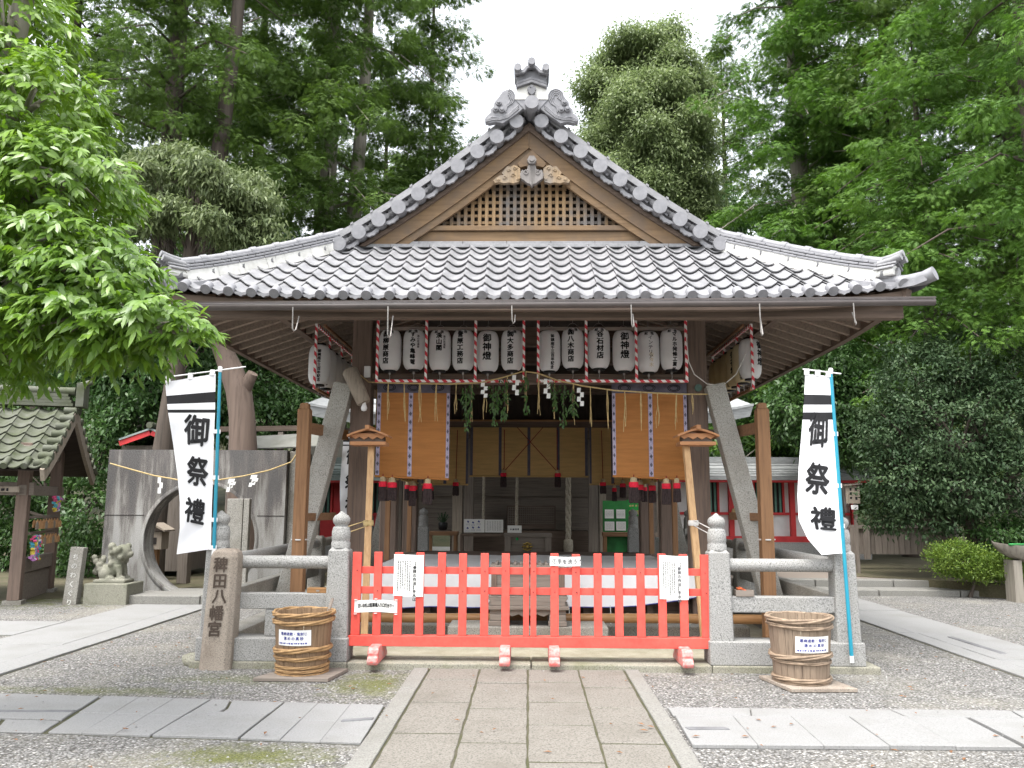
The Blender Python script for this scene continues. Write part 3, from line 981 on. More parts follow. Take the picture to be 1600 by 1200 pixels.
for sx in (-1, 1):
    mb = MB()
    for i in range(10):
        x = 0.155 + .2395 * i
        z = zx(x); th = thx(x)
        fr = lambda a, b, d: (sx * (x + a * cos(th) + b * sin(th)), d, z - a * sin(th) + b * cos(th))
        mb.cyl(fr(0, 0.0, YV - .10), fr(0, 0.03, YV + .35), .088, n=20)
        xm = x + .12
        z2 = zx(xm); t2 = thx(xm)
        fm = lambda a, b, d: (sx * (xm + a * cos(t2) + b * sin(t2)), d, z2 - a * sin(t2) + b * cos(t2))
        if i < 9:
            q = [(-.155, -.01), (-.15, -.055), (-.11, -.075), (-.09, -.072), (-.06, -.10), (-.035, -.098), (0, -.112), (.035, -.098), (.06, -.10), (.09, -.072), (.11, -.075), (.15, -.055), (.155, -.01), (.09, -.045), (0, -.06), (-.09, -.045)]
            mb.prism([(a, b - .005) for a, b in q], 'xz', YV - .04, YV, 0, fm)
            # curved pan tile over the lip
            rows = []
            for d in (YV - .05, YV + .3):
                rows.append([fm(a, -.055 + .05 * (a / .15) ** 2, d) for a in (-.15, -.1, -.05, 0, .05, .1, .15)])
            mb.grid(rows); mb.grid([[(p[0], p[1], p[2] + .02) for p in r_] for r_ in rows])
        # stepped course on top of the verge
        fs = lambda a, b, d: (sx * (x + a * cos(th) + b * sin(th)), d, z - a * sin(th) + b * cos(th))
        xa, xb = x - .12, x + .1195
        zo = lambda q, b: zx(abs(q)) + b / cos(thx(abs(q)))
        mb.prism([(sx * xa, zo(xa, .085)), (sx * xb, zo(xb, .085)), (sx * xb, zo(xb, .160)), (sx * xa, zo(xa, .160))], 'xz', YV - .02, YV + .4, 1)
        mb.prism([(sx * (xb - .03), zo(xb - .03, .156)), (sx * (xb - .001), zo(xb, .156)), (sx * (xb - .001), zo(xb, .178)), (sx * (xb - .03), zo(xb - .03, .178))], 'xz', YV - .03, YV + .4, 1)
        mb.prism([(-.13, -.02), (.13, -.02), (.13, .078), (-.13, .094)], 'xz', YV + .03, YV + .4, 0, fs)
    mb.build("verge_tile", [M['tile_end'], M['tile']], hall)
    # bargeboard in two steps, with the dark fascia above it
    zf = zx(2.345) + .04
    def board(u0, u1, y0, y1, mt, name, par):
        """u0,u1: distance below the roof line measured square to the slope; cut level at the foot"""
        mb = MB()
        up, lo = [], []
        N = 16
        for i in range(N + 1):
            x = 2.75 * i / N
            c_ = cos(thx(x))
            zu, zl = zx(x) - u0 / c_, zx(x) - u1 / c_
            up.append((x, zu)); lo.append((x, zl))
        def cut(line):
            out = []
            for i, (x, z) in enumerate(line):
                if z >= zf: out.append((x, z))
                else:
                    x0, z0 = line[i - 1]
                    f = (z0 - zf) / (z0 - z)
                    out.append((x0 + (x - x0) * f, zf)); break
            return out
        up, lo = cut(up), cut(lo)
        poly = up + lo[::-1]
        mb.prism([(sx * (x + .0015), z) for x, z in poly], 'xz', y0, y1)
        return mb.build(name, mt, par)
    bb = board(.14, .30, YV + .10, YV + .18, M['barge'], "barge_board", hall)
    board(.3005, .385, YV + .125, YV + .18, M['barge'], "moulding", bb)
    board(.095, .141, YV + .06, YV + .2, M['old_x'], "fascia_strip", bb)
    board(.05, .0945, YV + .09, YV + .35, M['old_x'], "fascia_strip", bb)

zb1, zb2, zb3 = P(829, 378, 9.85).z, P(829, 362, 9.85).z, P(829, 354, 9.85).z
mb = MB()
mb.bx(-2.25, 2.25, 9.84, 10.0, zb1, zb2)
mb.build("gable_beam", M['barge'], hall, bev=.006)
mb = MB()
mb.bx(-2.0, 2.0, 9.80, 9.90, zb2 + .002, zb3)
mb.build("gable_sill", M['barge'], hall, bev=.006)
mb = MB()
mb.bx(-2.5, 2.5, 9.86, 10.05, zb1 - .10, zb1 - .003, 0)
for i in range(9):
    mb.bx(-2.45 + i * .545, -2.45 + i * .545 + .54, 9.78, 10.0, zb1 - .055, zb1 - .012, 0)
    mb.bx(-2.2 + i * .49, -2.2 + i * .49 + .486, 9.74, 9.98, zb1 - .10, zb1 - .058, 0)
mb.build("flashing_tile", [M['tile']], hall, bev=.003, bseg=1)


def zlow(x): return zx(x) - .38 / cos(thx(x))


mb = MB()
sp = .0885
n = 22
for i in range(-n, n + 1):
    x = i * sp
    zt = zlow(abs(x)) + .03
    if zt > zb3 + .05: mb.bx(x - .0215, x + .0215, 9.90, 9.925, zb3 + .001, zt)
for j in range(1, 20):
    z = zb3 + j * sp - .01
    # half width of the gable at this height
    lo_, hi_ = 0.0, 2.3
    if zlow(0) < z: break
    for _ in range(30):
        m_ = (lo_ + hi_) / 2
        if zlow(m_) > z: lo_ = m_
        else: hi_ = m_
    mb.bx(-lo_ - .03, lo_ + .03, 9.926, 9.95, z - .018, z + .018)
lat = mb.build("gable_lattice", M['lattice'], hall)
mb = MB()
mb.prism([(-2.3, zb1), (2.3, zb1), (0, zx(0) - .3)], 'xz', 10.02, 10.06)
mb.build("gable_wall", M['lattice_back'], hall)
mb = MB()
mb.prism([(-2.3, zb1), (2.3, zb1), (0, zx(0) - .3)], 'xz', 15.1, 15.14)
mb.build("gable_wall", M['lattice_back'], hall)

# pendant under the apex
def px(c, y): return P(580 + c / 3.2, 160 + y / 3.2, 9.70)


def pprism(mb, poly, d0, d1, mi=0, f=px):
    q = [f(a, b) for a, b in poly]
    n_ = len(q)
    vs = [(p.x, p.y + d0, p.z) for p in q] + [(p.x, p.y + d1, p.z) for p in q]
    fs = [tuple(range(n_)), tuple(range(n_, 2 * n_))[::-1]] + [(i, n_ + i, n_ + (i + 1) % n_, (i + 1) % n_) for i in range(n_)]
    mb.add(vs, fs, mi)


def ring(cx, cy, r, n_=22, a0=0, a1=360):
    return [(cx + r * cos(R(a0 + (a1 - a0) * i / n_)), cy + r * sin(R(a0 + (a1 - a0) * i / n_))) for i in range(n_ + 1)]


def pcurl(mb, pts, r, d, mi=0, f=px, n=6):
    mb.tube([Vector((f(a, b).x, f(a, b).y + d, f(a, b).z)) for a, b in pts], r, n, mi)


mb = MB()
pprism(mb, [(731, 304), (745, 285), (803, 234), (861, 285), (875, 304), (862, 322), (838, 316), (768, 316), (744, 322)], .02, .09, 0)
mb.cyl(px(803, 297) + Vector((0, -.07, 0)), px(803, 297) + Vector((0, .05, 0)), .058, n=6, mi=1)
mb.cyl(px(803, 297) + Vector((0, -.09, 0)), px(803, 297) + Vector((0, .05, 0)), .03, n=12, mi=1)
pprism(mb, [(784, 318), (822, 318), (826, 338), (836, 350), (852, 340), (862, 362), (858, 384), (842, 394), (826, 408), (812, 412), (803, 424),
            (794, 412), (780, 408), (764, 394), (748, 384), (744, 362), (754, 340), (770, 350), (780, 338)], -.03, .05, 1)
for sg in (-1, 1):
    pcurl(mb, [(803 + sg * (28 + 11 * cos(R(a)) * (1 - a / 700)), 356 + 11 * sin(R(a)) * (1 - a / 700)) for a in range(-120, 330, 30)], .008, -.035, 1)
    pcurl(mb, [(803 + sg * 4, 330), (803 + sg * 5, 380), (803, 415)], .006, -.032, 1)
pend = mb.build("gable_pendant", [M['barge'], M['grey_carve']], hall, bev=.004, bseg=1)
for sg in (-1, 1):
    mb = MB()
    base = [(58, 330), (72, 318), (90, 312), (104, 322), (122, 318), (134, 332), (150, 352), (142, 362), (160, 366), (178, 376), (192, 390), (184, 402), (160, 398), (140, 404), (112, 400), (92, 404), (64, 396), (56, 370)]
    pprism(mb, [(803 + sg * a, b) for a, b in (base if sg > 0 else base[::-1])][::1], .0, .07)
    for cx, cy, r in ((84, 332, 14), (116, 340, 13), (96, 366, 17), (136, 378, 15), (168, 388, 9), (70, 384, 10)):
        pcurl(mb, [(803 + sg * (cx + r * (1 - a / 620) * cos(R(a))), cy + r * (1 - a / 620) * sin(R(a))) for a in range(180, 640, 30)], .009, -.004)
    mb.build("cloud_carving", M['carve'], pend, bev=.004, bseg=1)

# ridge and its front ornament
mb = MB()
zt = zr(XE)
for lay in range(5):
    w = .30 - .025 * lay
    for i in range(12):
        y = YV + .25 + i * .46
        mb.bx(-w / 2, w / 2, y, y + .455, zt + .02 + lay * .05, zt + .063 + lay * .05)
mb.tube([(0, YV + .1, zt + .30), (0, 15.2, zt + .30)], .075, 12)
mb.build("roof_ridge", M['tile'], hall)


def po(c, y): return P(700 + c * .1875, 80 + y * .1875, 9.47)


mb = MB()
mb.cyl(po(697, 440) + Vector((0, -.06, 0)), po(697, 440) + Vector((0, .3, 0)), .085, n=24)
pprism(mb, [(640, 395), (560, 395), (640, 480), (697, 430), (755, 480), (835, 395), (755, 395)], .03, .2, 0, po)
pprism(mb, [(560, 395), (572, 300), (697, 252), (822, 300), (836, 395)], .02, .26, 1, po)
for dy, w, d in ((0, 128, -.03), (34, 128, .0)):
    pprism(mb, [(697 - w, 312 - dy), (697, 268 - dy), (697 + w, 312 - dy), (697 + w, 288 - dy), (697, 244 - dy), (697 - w, 288 - dy)], d, .3, 2, po)
pprism(mb, [(582, 262), (697, 218), (815, 262), (826, 196), (720, 150), (675, 150), (566, 196)], .03, .3, 2, po)
pprism(mb, [(560, 200), (640, 188), (665, 152), (697, 140), (730, 152), (760, 188), (838, 200), (838, 182), (770, 160), (740, 128), (697, 118), (655, 128), (625, 160), (560, 182)], -.03, .3, 0, po)
orn = mb.build("ridge_ornament", [M['tile_end'], M['plaster'], M['tile_dark']], hall, bev=.005, bseg=1)
mb = MB()
for cx, cy in ((582, 160), (697, 110), (815, 160)):
    mb.cyl(po(cx, cy) + Vector((0, -.09, 0)), po(cx, cy) + Vector((0, .3, 0)), .045, n=18)
mb.build("round_cap", M['tile_end'], orn)
mb = MB()
for k in range(5):
    a = -90 + k * 72
    pprism(mb, ring(697 + 20 * cos(R(a)), 325 + 24 * sin(R(a)), 17, 10)[:-1], -.02, .03, 0, po)
pprism(mb, [(665, 345), (697, 372), (729, 345), (712, 320), (682, 320)], -.03, .03, 0, po)
mb.build("flower_crest", M['tile_dark'], orn)
for sg in (-1, 1):
    mb = MB()
    X = lambda a: 697 + sg * a
    poly = [(55, 398), (130, 392), (140, 350), (165, 318), (205, 304), (245, 322), (270, 360), (290, 385), (312, 410), (320, 450), (345, 470), (345, 500), (372, 520), (392, 548), (390, 575), (355, 585), (300, 575), (240, 588), (120, 505), (55, 450)]
    pprism(mb, [(X(a), b) for a, b in (poly if sg > 0 else poly[::-1])], .04, .13, 0, po)
    for r in (62, 48, 34, 20):
        pcurl(mb, ring(X(203), 368, r, 18, 150 if sg > 0 else -150 + 180, 400 if sg > 0 else -220 + 0 + 180 - 40), .010, .035, 0, po)
    for cx, cy in ((275, 420), (300, 474), (247, 480)):
        for r, d in ((30, .03), (17, .0)):
            mb.tube([po(X(cx), cy) + Vector((0, .06, 0)), po(X(cx), cy) + Vector((0, d - .02, 0))], [r * .00139, r * .00120], 14)
    for dy in (0, 14, 28):
        pcurl(mb, [(X(110), 440 + dy), (X(200), 520 + dy * .8), (X(270), 545 + dy * .6), (X(330), 535 + dy), (X(380), 560 + dy * .5)], .009, .035, 0, po)
    for k in range(3):
        pcurl(mb, [(X(140 + k * 16), 372), (X(160 + k * 14), 420), (X(205 + k * 10), 450), (X(215), 480 + k * 10)], .009, .035, 0, po)
    mb.build("scroll_fin", M['tile_end'], orn, bev=.006)

# eaves from below: soffit, fascia, rafters, purlins
SF, SS = 3.62, 0.335
def zs(t, q=0.0): return SF + SS * t + lift(q, t) * .8
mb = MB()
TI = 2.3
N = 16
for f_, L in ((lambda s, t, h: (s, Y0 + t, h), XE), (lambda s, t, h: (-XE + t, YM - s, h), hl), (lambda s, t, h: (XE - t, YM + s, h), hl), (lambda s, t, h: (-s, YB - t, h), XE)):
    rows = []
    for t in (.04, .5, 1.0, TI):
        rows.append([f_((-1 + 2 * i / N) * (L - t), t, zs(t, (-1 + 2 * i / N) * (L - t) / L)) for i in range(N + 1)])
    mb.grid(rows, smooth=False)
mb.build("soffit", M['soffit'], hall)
mb = MB()
N = 24
for f_, L in ((lambda s, t, h: (s, Y0 + t, h), XE), (lambda s, t, h: (-XE + t, YM - s, h), hl), (lambda s, t, h: (XE - t, YM + s, h), hl)):
    for i in range(N):
        a, b = (-1 + 2 * i / N) * (L - .08), (-1 + 2 * (i + 1) / N) * (L - .08)
        za, zb = Z0 - .085 + lift(a / L, 0) * .9, Z0 - .085 + lift(b / L, 0) * .9
        mb.bar(f_(a, .08, za), f_(b, .08, zb), .08, .09)
mb.build("fascia", M['old_x'], hall)
rows_x = [-XE + .2 + i * .302 for i in range(26)]
for x in rows_x:
    t1 = min(TI, XE - abs(x) - .04)
    if t1 < .3: continue
    mb = MB()
    mb.bar((x, Y0 + .12, zs(.12, x / XE) - .06), (x, Y0 + t1, zs(t1, x / XE) - .06), .065, .115)
    mb.build("rafter", M['rafter'], hall)
for sx in (-1, 1):
    for i in range(28):
        y = Y0 + .25 + i * .308
        q = (y - YM) / hl
        t1 = min(TI, hl - abs(y - YM) - .04)
        if t1 < .3: continue
        mb = MB()
        mb.bar((sx * (XE - .1), y, zs(.1, q) - .06), (sx * (XE - t1), y, zs(t1, q) - .06), .07, .12)
        # second tier under the first
        if t1 > 1.2: mb.bar((sx * (XE - .95), y, zs(.95, q) - .16), (sx * (XE - t1), y, zs(t1, q) - .18), .075, .08)
        mb.build("rafter", M['rafter'], hall)
    mb = MB()
    mb.bar((sx * (XE - .06), Y0 + .06, zs(.06, .99) - .09), (sx * (XE - 2.3), Y0 + 2.3, zs(2.3) - .12), .13, .16)
    mb.build("hip_rafter", M['old_y'], hall)
    mb = MB()
    mb.bx(sx * (XE - .95) - .05, sx * (XE - .95) + .05, Y0 + .5, YB - .5, zs(.95) - .20, zs(.95) - .09)
    mb.build("eave_purlin", M['old_y'], hall, bev=.006)
mb = MB()
mb.bx(-3.72, 3.86, Y0 + .16, Y0 + .28, 3.455, 3.60)
mb.build("eave_purlin", M['old_x'], hall, bev=.01)
mb = MB()
mb.bx(-3.2, 3.2, Y0 + .93, Y0 + 1.05, zs(.95) - .22, zs(.95) - .09)
mb.build("eave_purlin", M['old_x'], hall, bev=.01)
mb = MB()
g0, g1 = P(268, 480, 8.02), P(1460, 471.5, 8.02)
mb.tube([g0, g0.lerp(g1, .25), g0.lerp(g1, .5), g0.lerp(g1, .75), g1], .038, 16)
mb.bar(g0 + Vector((0, -.036, .038)), g1 + Vector((0, -.036, .038)), .012, .014)
gut = mb.build("gutter", M['gutter'], hall)
for u, v1 in ((463, 518), (612, 528), (805, 506), (990, 512), (1188, 525), (1332, 508)):
    mb = MB()
    f = (u - 268) / (1460 - 268)
    a = g0.lerp(g1, f) + Vector((0, -.052, -.02))
    zb_ = P(u, v1, 8.0).z
    mb.tube([a, (a.x + .004, a.y, zb_ + .03), (a.x + .014, a.y + .01, zb_), (a.x + .03, a.y + .03, zb_ + .02), (a.x + .032, a.y + .12, a.z - .07)], .007, 6)
    mb.build("gutter_hook", M['wire'], gut)

# pillars, beams, ceiling
mb = MB()
mb.bx(-2.55, 2.55, 9.75, 15.2, -.02, .16)
mb.build("foundation", M['granite_dark'], hall, bev=.015)
for y in PY:
    for sx in (-1, 1):
        if y == PY[1] and False: continue
        mb = MB()
        mb.bx(sx * PX - .125, sx * PX + .125, y - .125, y + .125, .24, 4.2)
        p_ = mb.build("pillar", M['old_z'], hall, bev=.02)
        mb = MB()
        mb.lathe([(.21, .16), (.2, .2), (.16, .24)], (sx * PX, y, 0), 20)
        mb.build("footing", M['granite_dark'], p_)
        mb = MB()
        mb.prism([(-.45, 3.96), (-.32, 3.86), (.32, 3.86), (.45, 3.96), (.45, 4.06), (-.45, 4.06)], 'xz', y - .16, y + .16, 0, frame=lambda a, b, d: (sx * PX + a, d, b))
        mb.prism([(-.45, 3.96), (-.32, 3.86), (.32, 3.86), (.45, 3.96), (.45, 4.058), (-.45, 4.058)], 'yz', sx * PX - .13, sx * PX + .13, 0, frame=lambda a, b, d: (d, y + a, b))
        mb.build("bracket_arm", M['old_x'], p_)
for nm, y0, y1, z0, z1, m_ in (("tie_beam", 10.13, 10.27, 3.52, 3.76, 'old_x'), ("wall_plate", 10.08, 10.32, 4.06, 4.28, 'old_x'), ("lintel", 10.12, 10.28, 3.04, 3.16, 'old_x'),
                               ("tie_beam", 14.6, 14.8, 3.5, 3.75, 'old_x'), ("lintel", 14.58, 14.82, 2.90, 3.04, 'old_x'), ("wall_plate", 14.58, 14.82, 4.06, 4.28, 'old_x')):
    mb = MB()
    mb.bx(-2.7 if nm == "wall_plate" else -1.97, 2.7 if nm == "wall_plate" else 1.97, y0, y1, z0, z1)
    mb.build(nm, M[m_], hall, bev=.008)
for sx in (-1, 1):
    for z0, z1, w, nm in ((3.52, 3.76, .07, "tie_beam"), (4.06, 4.27, .12, "wall_plate"), (3.02, 3.15, .08, "lintel")):
        for k in range(2):
            mb = MB()
            mb.bx(sx * PX - w, sx * PX + w, PY[k] + .13, PY[k + 1] - .13, z0, z1)
            mb.build(nm, M['old_y'], hall, bev=.008)
    mb = MB()
    mb.bx(sx * PX - .02, sx * PX + .02, 10.4, 14.55, 3.152, 3.518)
    mb.build("transom", M['soffit'], hall)
mb = MB()
mb.bx(-1.96, 1.96, 14.66, 14.72, 3.042, 3.498)
for i in range(24):
    mb.bx(-1.9 + i * .163, -1.9 + i * .163 + .03, 14.62, 14.66, 3.042, 3.498)
mb.build("transom", M['soffit'], hall)
mb = MB()
mb.bx(-1.9, 1.9, 14.55, 14.578, 3.0, 3.03)
mb.build("gilt_strip", M['bamboo'], hall)
mb = MB()
mb.bx(-2.5, 2.5, 9.9, 15.1, 4.285, 4.32)
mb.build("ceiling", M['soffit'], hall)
mb = MB()
mb.bx(-2.08, 2.08, 10.0, 15.0, .64, .70)
for k in range(11):
    mb.bx(-2.0 + k * .38, -1.93 + k * .38, 10.08, 10.16, .16, .64)
mb.bx(-2.0, 2.0, 10.2, 10.22, .16, .64)
mb.build("stage_floor", M['old_x'], hall)
# ------------------------------------------------------------------ stone balustrade round the hall
YF = 8.12
FX = 3.02
GX = 1.83


def shaft(mb, x, y, z0, z1, w0, w1, mi=0):
    c = .012
    def oc(w): return [(-w / 2 + c, -w / 2), (w / 2 - c, -w / 2), (w / 2, -w / 2 + c), (w / 2, w / 2 - c), (w / 2 - c, w / 2), (-w / 2 + c, w / 2), (-w / 2, w / 2 - c), (-w / 2, -w / 2 + c)]
    lv = [(z0, w0), (z1 - .03, w1), (z1, w1 - .05)]
    vs = [(x + a, y + b, z) for z, w in lv for a, b in oc(w)]
    fs = [tuple(range(8))[::-1], tuple(range(16, 24))]
    for i in range(2):
        fs += [(i * 8 + k, i * 8 + (k + 1) % 8, (i + 1) * 8 + (k + 1) % 8, (i + 1) * 8 + k) for k in range(8)]
    mb.add(vs, fs, mi)


def stone_post(par, x, y, z0=.28, mt='granite'):
    mb = MB()
    shaft(mb, x, y, z0, 1.12, .225, .195)
    p_ = mb.build("post", M[mt], par)
    mb = MB()
    mb.lathe([(.092, 1.115), (.092, 1.165), (.086, 1.175), (.086, 1.19), (.090, 1.20), (.090, 1.275), (.084, 1.285), (.084, 1.295), (.078, 1.315), (.062, 1.322), (.062, 1.335),
              (.078, 1.352), (.085, 1.378), (.082, 1.402), (.066, 1.425), (.035, 1.443), (.012, 1.465), (0, 1.47)], (x, y, 0), 24)
    mb.build("finial", M[mt], p_)
    return p_


def balustrade(sx, lab):
    t = thing("stone_balustrade", lab, "balustrade", (sx * 2.4, YF, 0), "granite balustrades round the hall")
    for x in (GX, FX): stone_post(t, sx * x, YF)
    stone_post(t, sx * FX, 15.7, .2, 'granite_dark')
    stone_post(t, sx * 1.98, 15.7, .2, 'granite')
    def seg(nm, fn, mt='granite', bev=.01):
        mb = MB(); fn(mb); return mb.build(nm, M[mt], t, bev=bev)
    x0, x1 = sx * (GX + .10), sx * (FX - .10)
    seg("top_rail", lambda m: m.tube([(x0, YF, .975), (x1, YF, .975)], .062, 18), bev=0)
    a, b = min(x0, x1), max(x0, x1)
    seg("middle_rail", lambda m: m.bx(a, b, YF - .06, YF + .06, .535, .685))
    seg("base_stone", lambda m: (m.bx(min(sx * (GX - .125), sx * (GX + .52)), max(sx * (GX - .125), sx * (GX + .52)), YF - .15, YF + .14, .065, .28), m.bx(min(sx * (GX + .524), sx * (FX + .13)), max(sx * (GX + .524), sx * (FX + .13)), YF - .145, YF + .14, .065, .278)))
    # short uprights under the middle rail
    seg("stub_post", lambda m: m.bx(sx * 2.44 - .09, sx * 2.44 + .09, YF - .05, YF + .06, .28, .533))
    for k, (ya, yb) in enumerate(((8.22, 11.8), (12.0, 15.6))):
        seg("top_rail", lambda m: m.tube([(sx * FX, ya, .975), (sx * FX, yb, .975)], .062, 16), 'granite_dark' if k else 'granite', 0)
        seg("middle_rail", lambda m: m.bx(sx * FX - .06, sx * FX + .06, ya, yb, .535, .685), 'granite_dark')
        seg("base_stone", lambda m: m.bx(sx * FX - .13, sx * FX + .13, ya + .05, yb, .02, .27), 'granite_dark')
    mb = MB(); shaft(mb, sx * FX, 11.9, .02, 1.08, .21, .19)
    mb.build("post", M['granite_dark'], t)
    seg("stub_post", lambda m: m.bx(sx * FX - .05, sx * FX + .05, 9.95, 10.12, .27, .533), 'granite_dark')
    return t


balustrade(-1, "grey granite balustrade left of the red gate, behind the carved marker stone")
balustrade(1, "grey granite balustrade right of the red gate, with a banner pole tied on")

M['nail'] = mat('nail', (.10, .03, .03), scale=9, rough=.7)
# vermilion gate in two leaves
def gate(us, foot_us, lab):
    xsn = [P(u, 930, YF - .03).x for u in us]
    x0, x1 = xsn[0] - .033, xsn[-1] + .033
    t = thing("red_gate_panel", lab, "gate", ((x0 + x1) / 2, YF, .065), "vermilion gate panels")
    z1 = 1.075
    for i, x in enumerate(xsn):
        w = .038 if i != 0 and i != len(xsn) - 1 else (.042 if abs(x) > 1 else .027)
        mb = MB(); mb.bx(x - w, x + w, YF - .055, YF - .018, .30, z1 + random.uniform(-.006, .006))
        for zn in (.905, .715, .25):
            mb.tube([(x + random.uniform(-.012, .012), YF - .0555, zn + random.uniform(-.01, .01)), (x, YF - .0575, zn)], .0055, 6, 1) if random.random() < .75 and zn > .3 else None
        mb.build("picket", [M['red'], M['nail']], t, bev=.004)
    for z, h in ((.905, .066), (.715, .066)):
        mb = MB(); mb.bx(x0, x1, YF - .0165, YF + .018, z - h / 2, z + h / 2)
        mb.build("rail", M['red'], t, bev=.004)
    mb = MB(); mb.bx(x0 - .03 if x0 < -1 else x0 - .004, x1 + .03 if x1 > 1 else x1 + .004, YF - .07, YF + .03, .200, .298)
    mb.build("bottom_rail", M['red'], t, bev=.005)
    for u in foot_us:
        x = P(u, 1015, YF - .2).x
        mb = MB()
        prof = [(YF - .30, .067), (YF - .315, .10), (YF - .30, .13), (YF - .275, .145), (YF - .285, .165), (YF - .27, .20), (YF - .235, .222), (YF - .185, .225), (YF - .071, .225), (YF - .071, .199), (YF + .031, .199),
                (YF + .031, .225), (YF + .14, .22), (YF + .17, .2), (YF + .18, .15), (YF + .23, .12), (YF + .24, .067)]
        mb.prism(prof, 'yz', x - .05, x + .05)
        mb.build("foot", M['red_old'], t, bev=.012)
    return t


gate([557, 590, 622.5, 656, 690, 723, 757, 790, 822], [585, 789], "left leaf of the red wooden gate, with a long notice and a low white sign")
gate([833.5, 866.5, 900, 934, 967, 1001, 1034.5, 1068, 1102], [866, 1072], "right leaf of the red wooden gate, with a small white sign at its top")

# notices on the gate
def notice(u0, v0, u1, v1, lab, name="paper_notice", Y=YF - .064, tilt=0.0, cat="notice", wob=.004, frame=None):
    a, b = P(u0, v0, Y), P(u1, v1, Y)
    x0, x1, z1, z0 = a.x, b.x, a.z, b.z
    nx = 12
    def f(s, q, l):  # s,q in metres from the lower left corner
        return (x0 + s, Y - l + wob * sin(s * 23 + u0) + tilt * q, z0 + q + .004 * sin(s * 15 + u1))
    w, h = x1 - x0, z1 - z0
    mb = MB()
    F = [[f(w * i / nx, h * j / nx, 0) for i in range(nx + 1)] for j in range(nx + 1)]
    B = [[(p[0], p[1] + .0015, p[2]) for p in r] for r in F]
    mb.grid(F[::-1]); mb.grid(B)
    o = mb.build(name, M['paper'], org=((x0 + x1) / 2, Y, z0), label=lab, cat=cat)
    return o, f, w, h


o, f, w, h = notice(616, 866.5, 661, 932, "tall white notice printed in columns on the left leaf of the red gate")
mb = MB()
scribble(mb, .03, w - .12, .03, h - .06, f, 6, seed=3, w=.55, full=.75)
mb.build("print_columns", M['ink'], o)
mb = MB()
letters(mb, "【参拝の作法】手水は", w - .085, h - .08, .036, f, .03)
mb.build("lettering", M['ink'], o)
mb = MB()
for a, b in ((.015, h - .015), (w - .015, h - .012), (.015, .015), (w - .02, .012)):
    mb.lathe([(0, -.003), (.006, 0), (0, .003)], f(a, b, .003), 8)
mb.build("pin", M['wire'], o)
o, f, w, h = notice(1029.5, 868, 1076, 937, "tall white notice with a curled top on the right leaf of the red gate", tilt=-.03)
mb = MB()
scribble(mb, .03, w - .12, .03, h - .06, f, 6, seed=8, w=.55, full=.75)
mb.build("print_columns", M['ink'], o)
mb = MB()
letters(mb, "【参拝の作法】手水は", w - .085, h - .08, .036, f, .03)
mb.build("lettering", M['ink_soft'], o)
o, f, w, h = notice(554, 937.5, 620.5, 957, "low white sign with one line of print on the left leaf of the red gate", wob=.002)
mb = MB()
letters(mb, "古いお札は駐車場入り口灯台下へ", .045, h * .58, .042, f, .04, sx=.60, step=.0235, horiz=True)
mb.build("lettering", M['ink'], o)
mb = MB()
for a in (.012, w * .5, w - .012):
    for b in (-.012, h + .008): mb.lathe([(.016, -.002), (.016, .002)], f(a, b, .004), 8)
mb.build("tab", M['white_pl'], o)
o, f, w, h = notice(859, 869.5, 907, 884.5, "small white sign about washing hands pinned to the right leaf of the red gate", wob=.003)
mb = MB()
letters(mb, "①手を洗うへ", .045, h * .5, .052, f, .02, sx=.9, step=.050, horiz=True)
mb.build("lettering", M['ink_soft'], o)

# stage cloth, offering box and step in the middle
t = thing("white_stage_sheet", "white sheet spread over the raised stage behind the red gate", "sheet", (0, 10.1, .7))
mb = MB()
rows = []
NX = 60
def sheet(s, q):
    """q: 0 at the back edge, 1 at the front brink, 1..2 down the front"""
    x = -2.02 + 4.04 * s
    sagx = .014 * sin(9 * s + 3 * q) + .008 * sin(31 * s + 1)
    if q <= 1: return (x * (.97 + .03 * q), 13.4 + (9.99 - 13.4) * q, .735 + .006 * sin(13 * s + 5 * q) + .004 * sin(40 * s))
    d = q - 1
    hang = .40 - .05 * s + (.10 * max(0, s - .82) / .18)* -1
    return (x, 9.985 - .03 * d - .02 * sin(17 * s) * d, .735 - .02 * min(1, d * 5) - hang * d + sagx * d * .6)
qs = [0, .15, .3, .45, .6, .75, .9, .97, 1.0, 1.02, 1.06, 1.15, 1.3, 1.45, 1.6, 1.75, 1.9, 2.0]
F = [[sheet(i / NX, q) for i in range(NX + 1)] for q in qs]
mb.grid(F)
mb.grid([[(p[0], p[1] + (.004 if q >= 1 else 0), p[2] - (.004 if q < 1 else 0)) for p in r] for r, q in zip(F, qs)][::-1])
mb.build("cloth", M['sheet'], t)
mb = MB()
for i in range(NX):
    a, b = sheet(i / NX, 2), sheet((i + 1) / NX, 2)
    mb.bar((a[0], a[1] - .002, a[2]), (b[0], b[1] - .002, b[2]), .004, .010)
mb.build("blue_hem", M['ink_blue'], t)
for s in (.13, .30, .40, .62, .74, .88, .965):
    mb = MB()
    p = Vector(sheet(s, 1.93)) + Vector((0, -.012, 0))
    mb.tube([p, p + Vector((.006, -.004, -.12)), p + Vector((.0, -.006, -.21))], .005, 6)
    mb.tube([p + Vector((0, -.006, -.20)), p + Vector((.03, -.008, -.24)), p + Vector((.045, -.008, -.29)), p + Vector((.02, -.008, -.31)), p + Vector((-.005, -.008, -.25)), p + Vector((-.04, -.008, -.28)), p + Vector((-.03, -.008, -.33))], .0045, 6)
    mb.build("tie_cord", M['rush'], t)

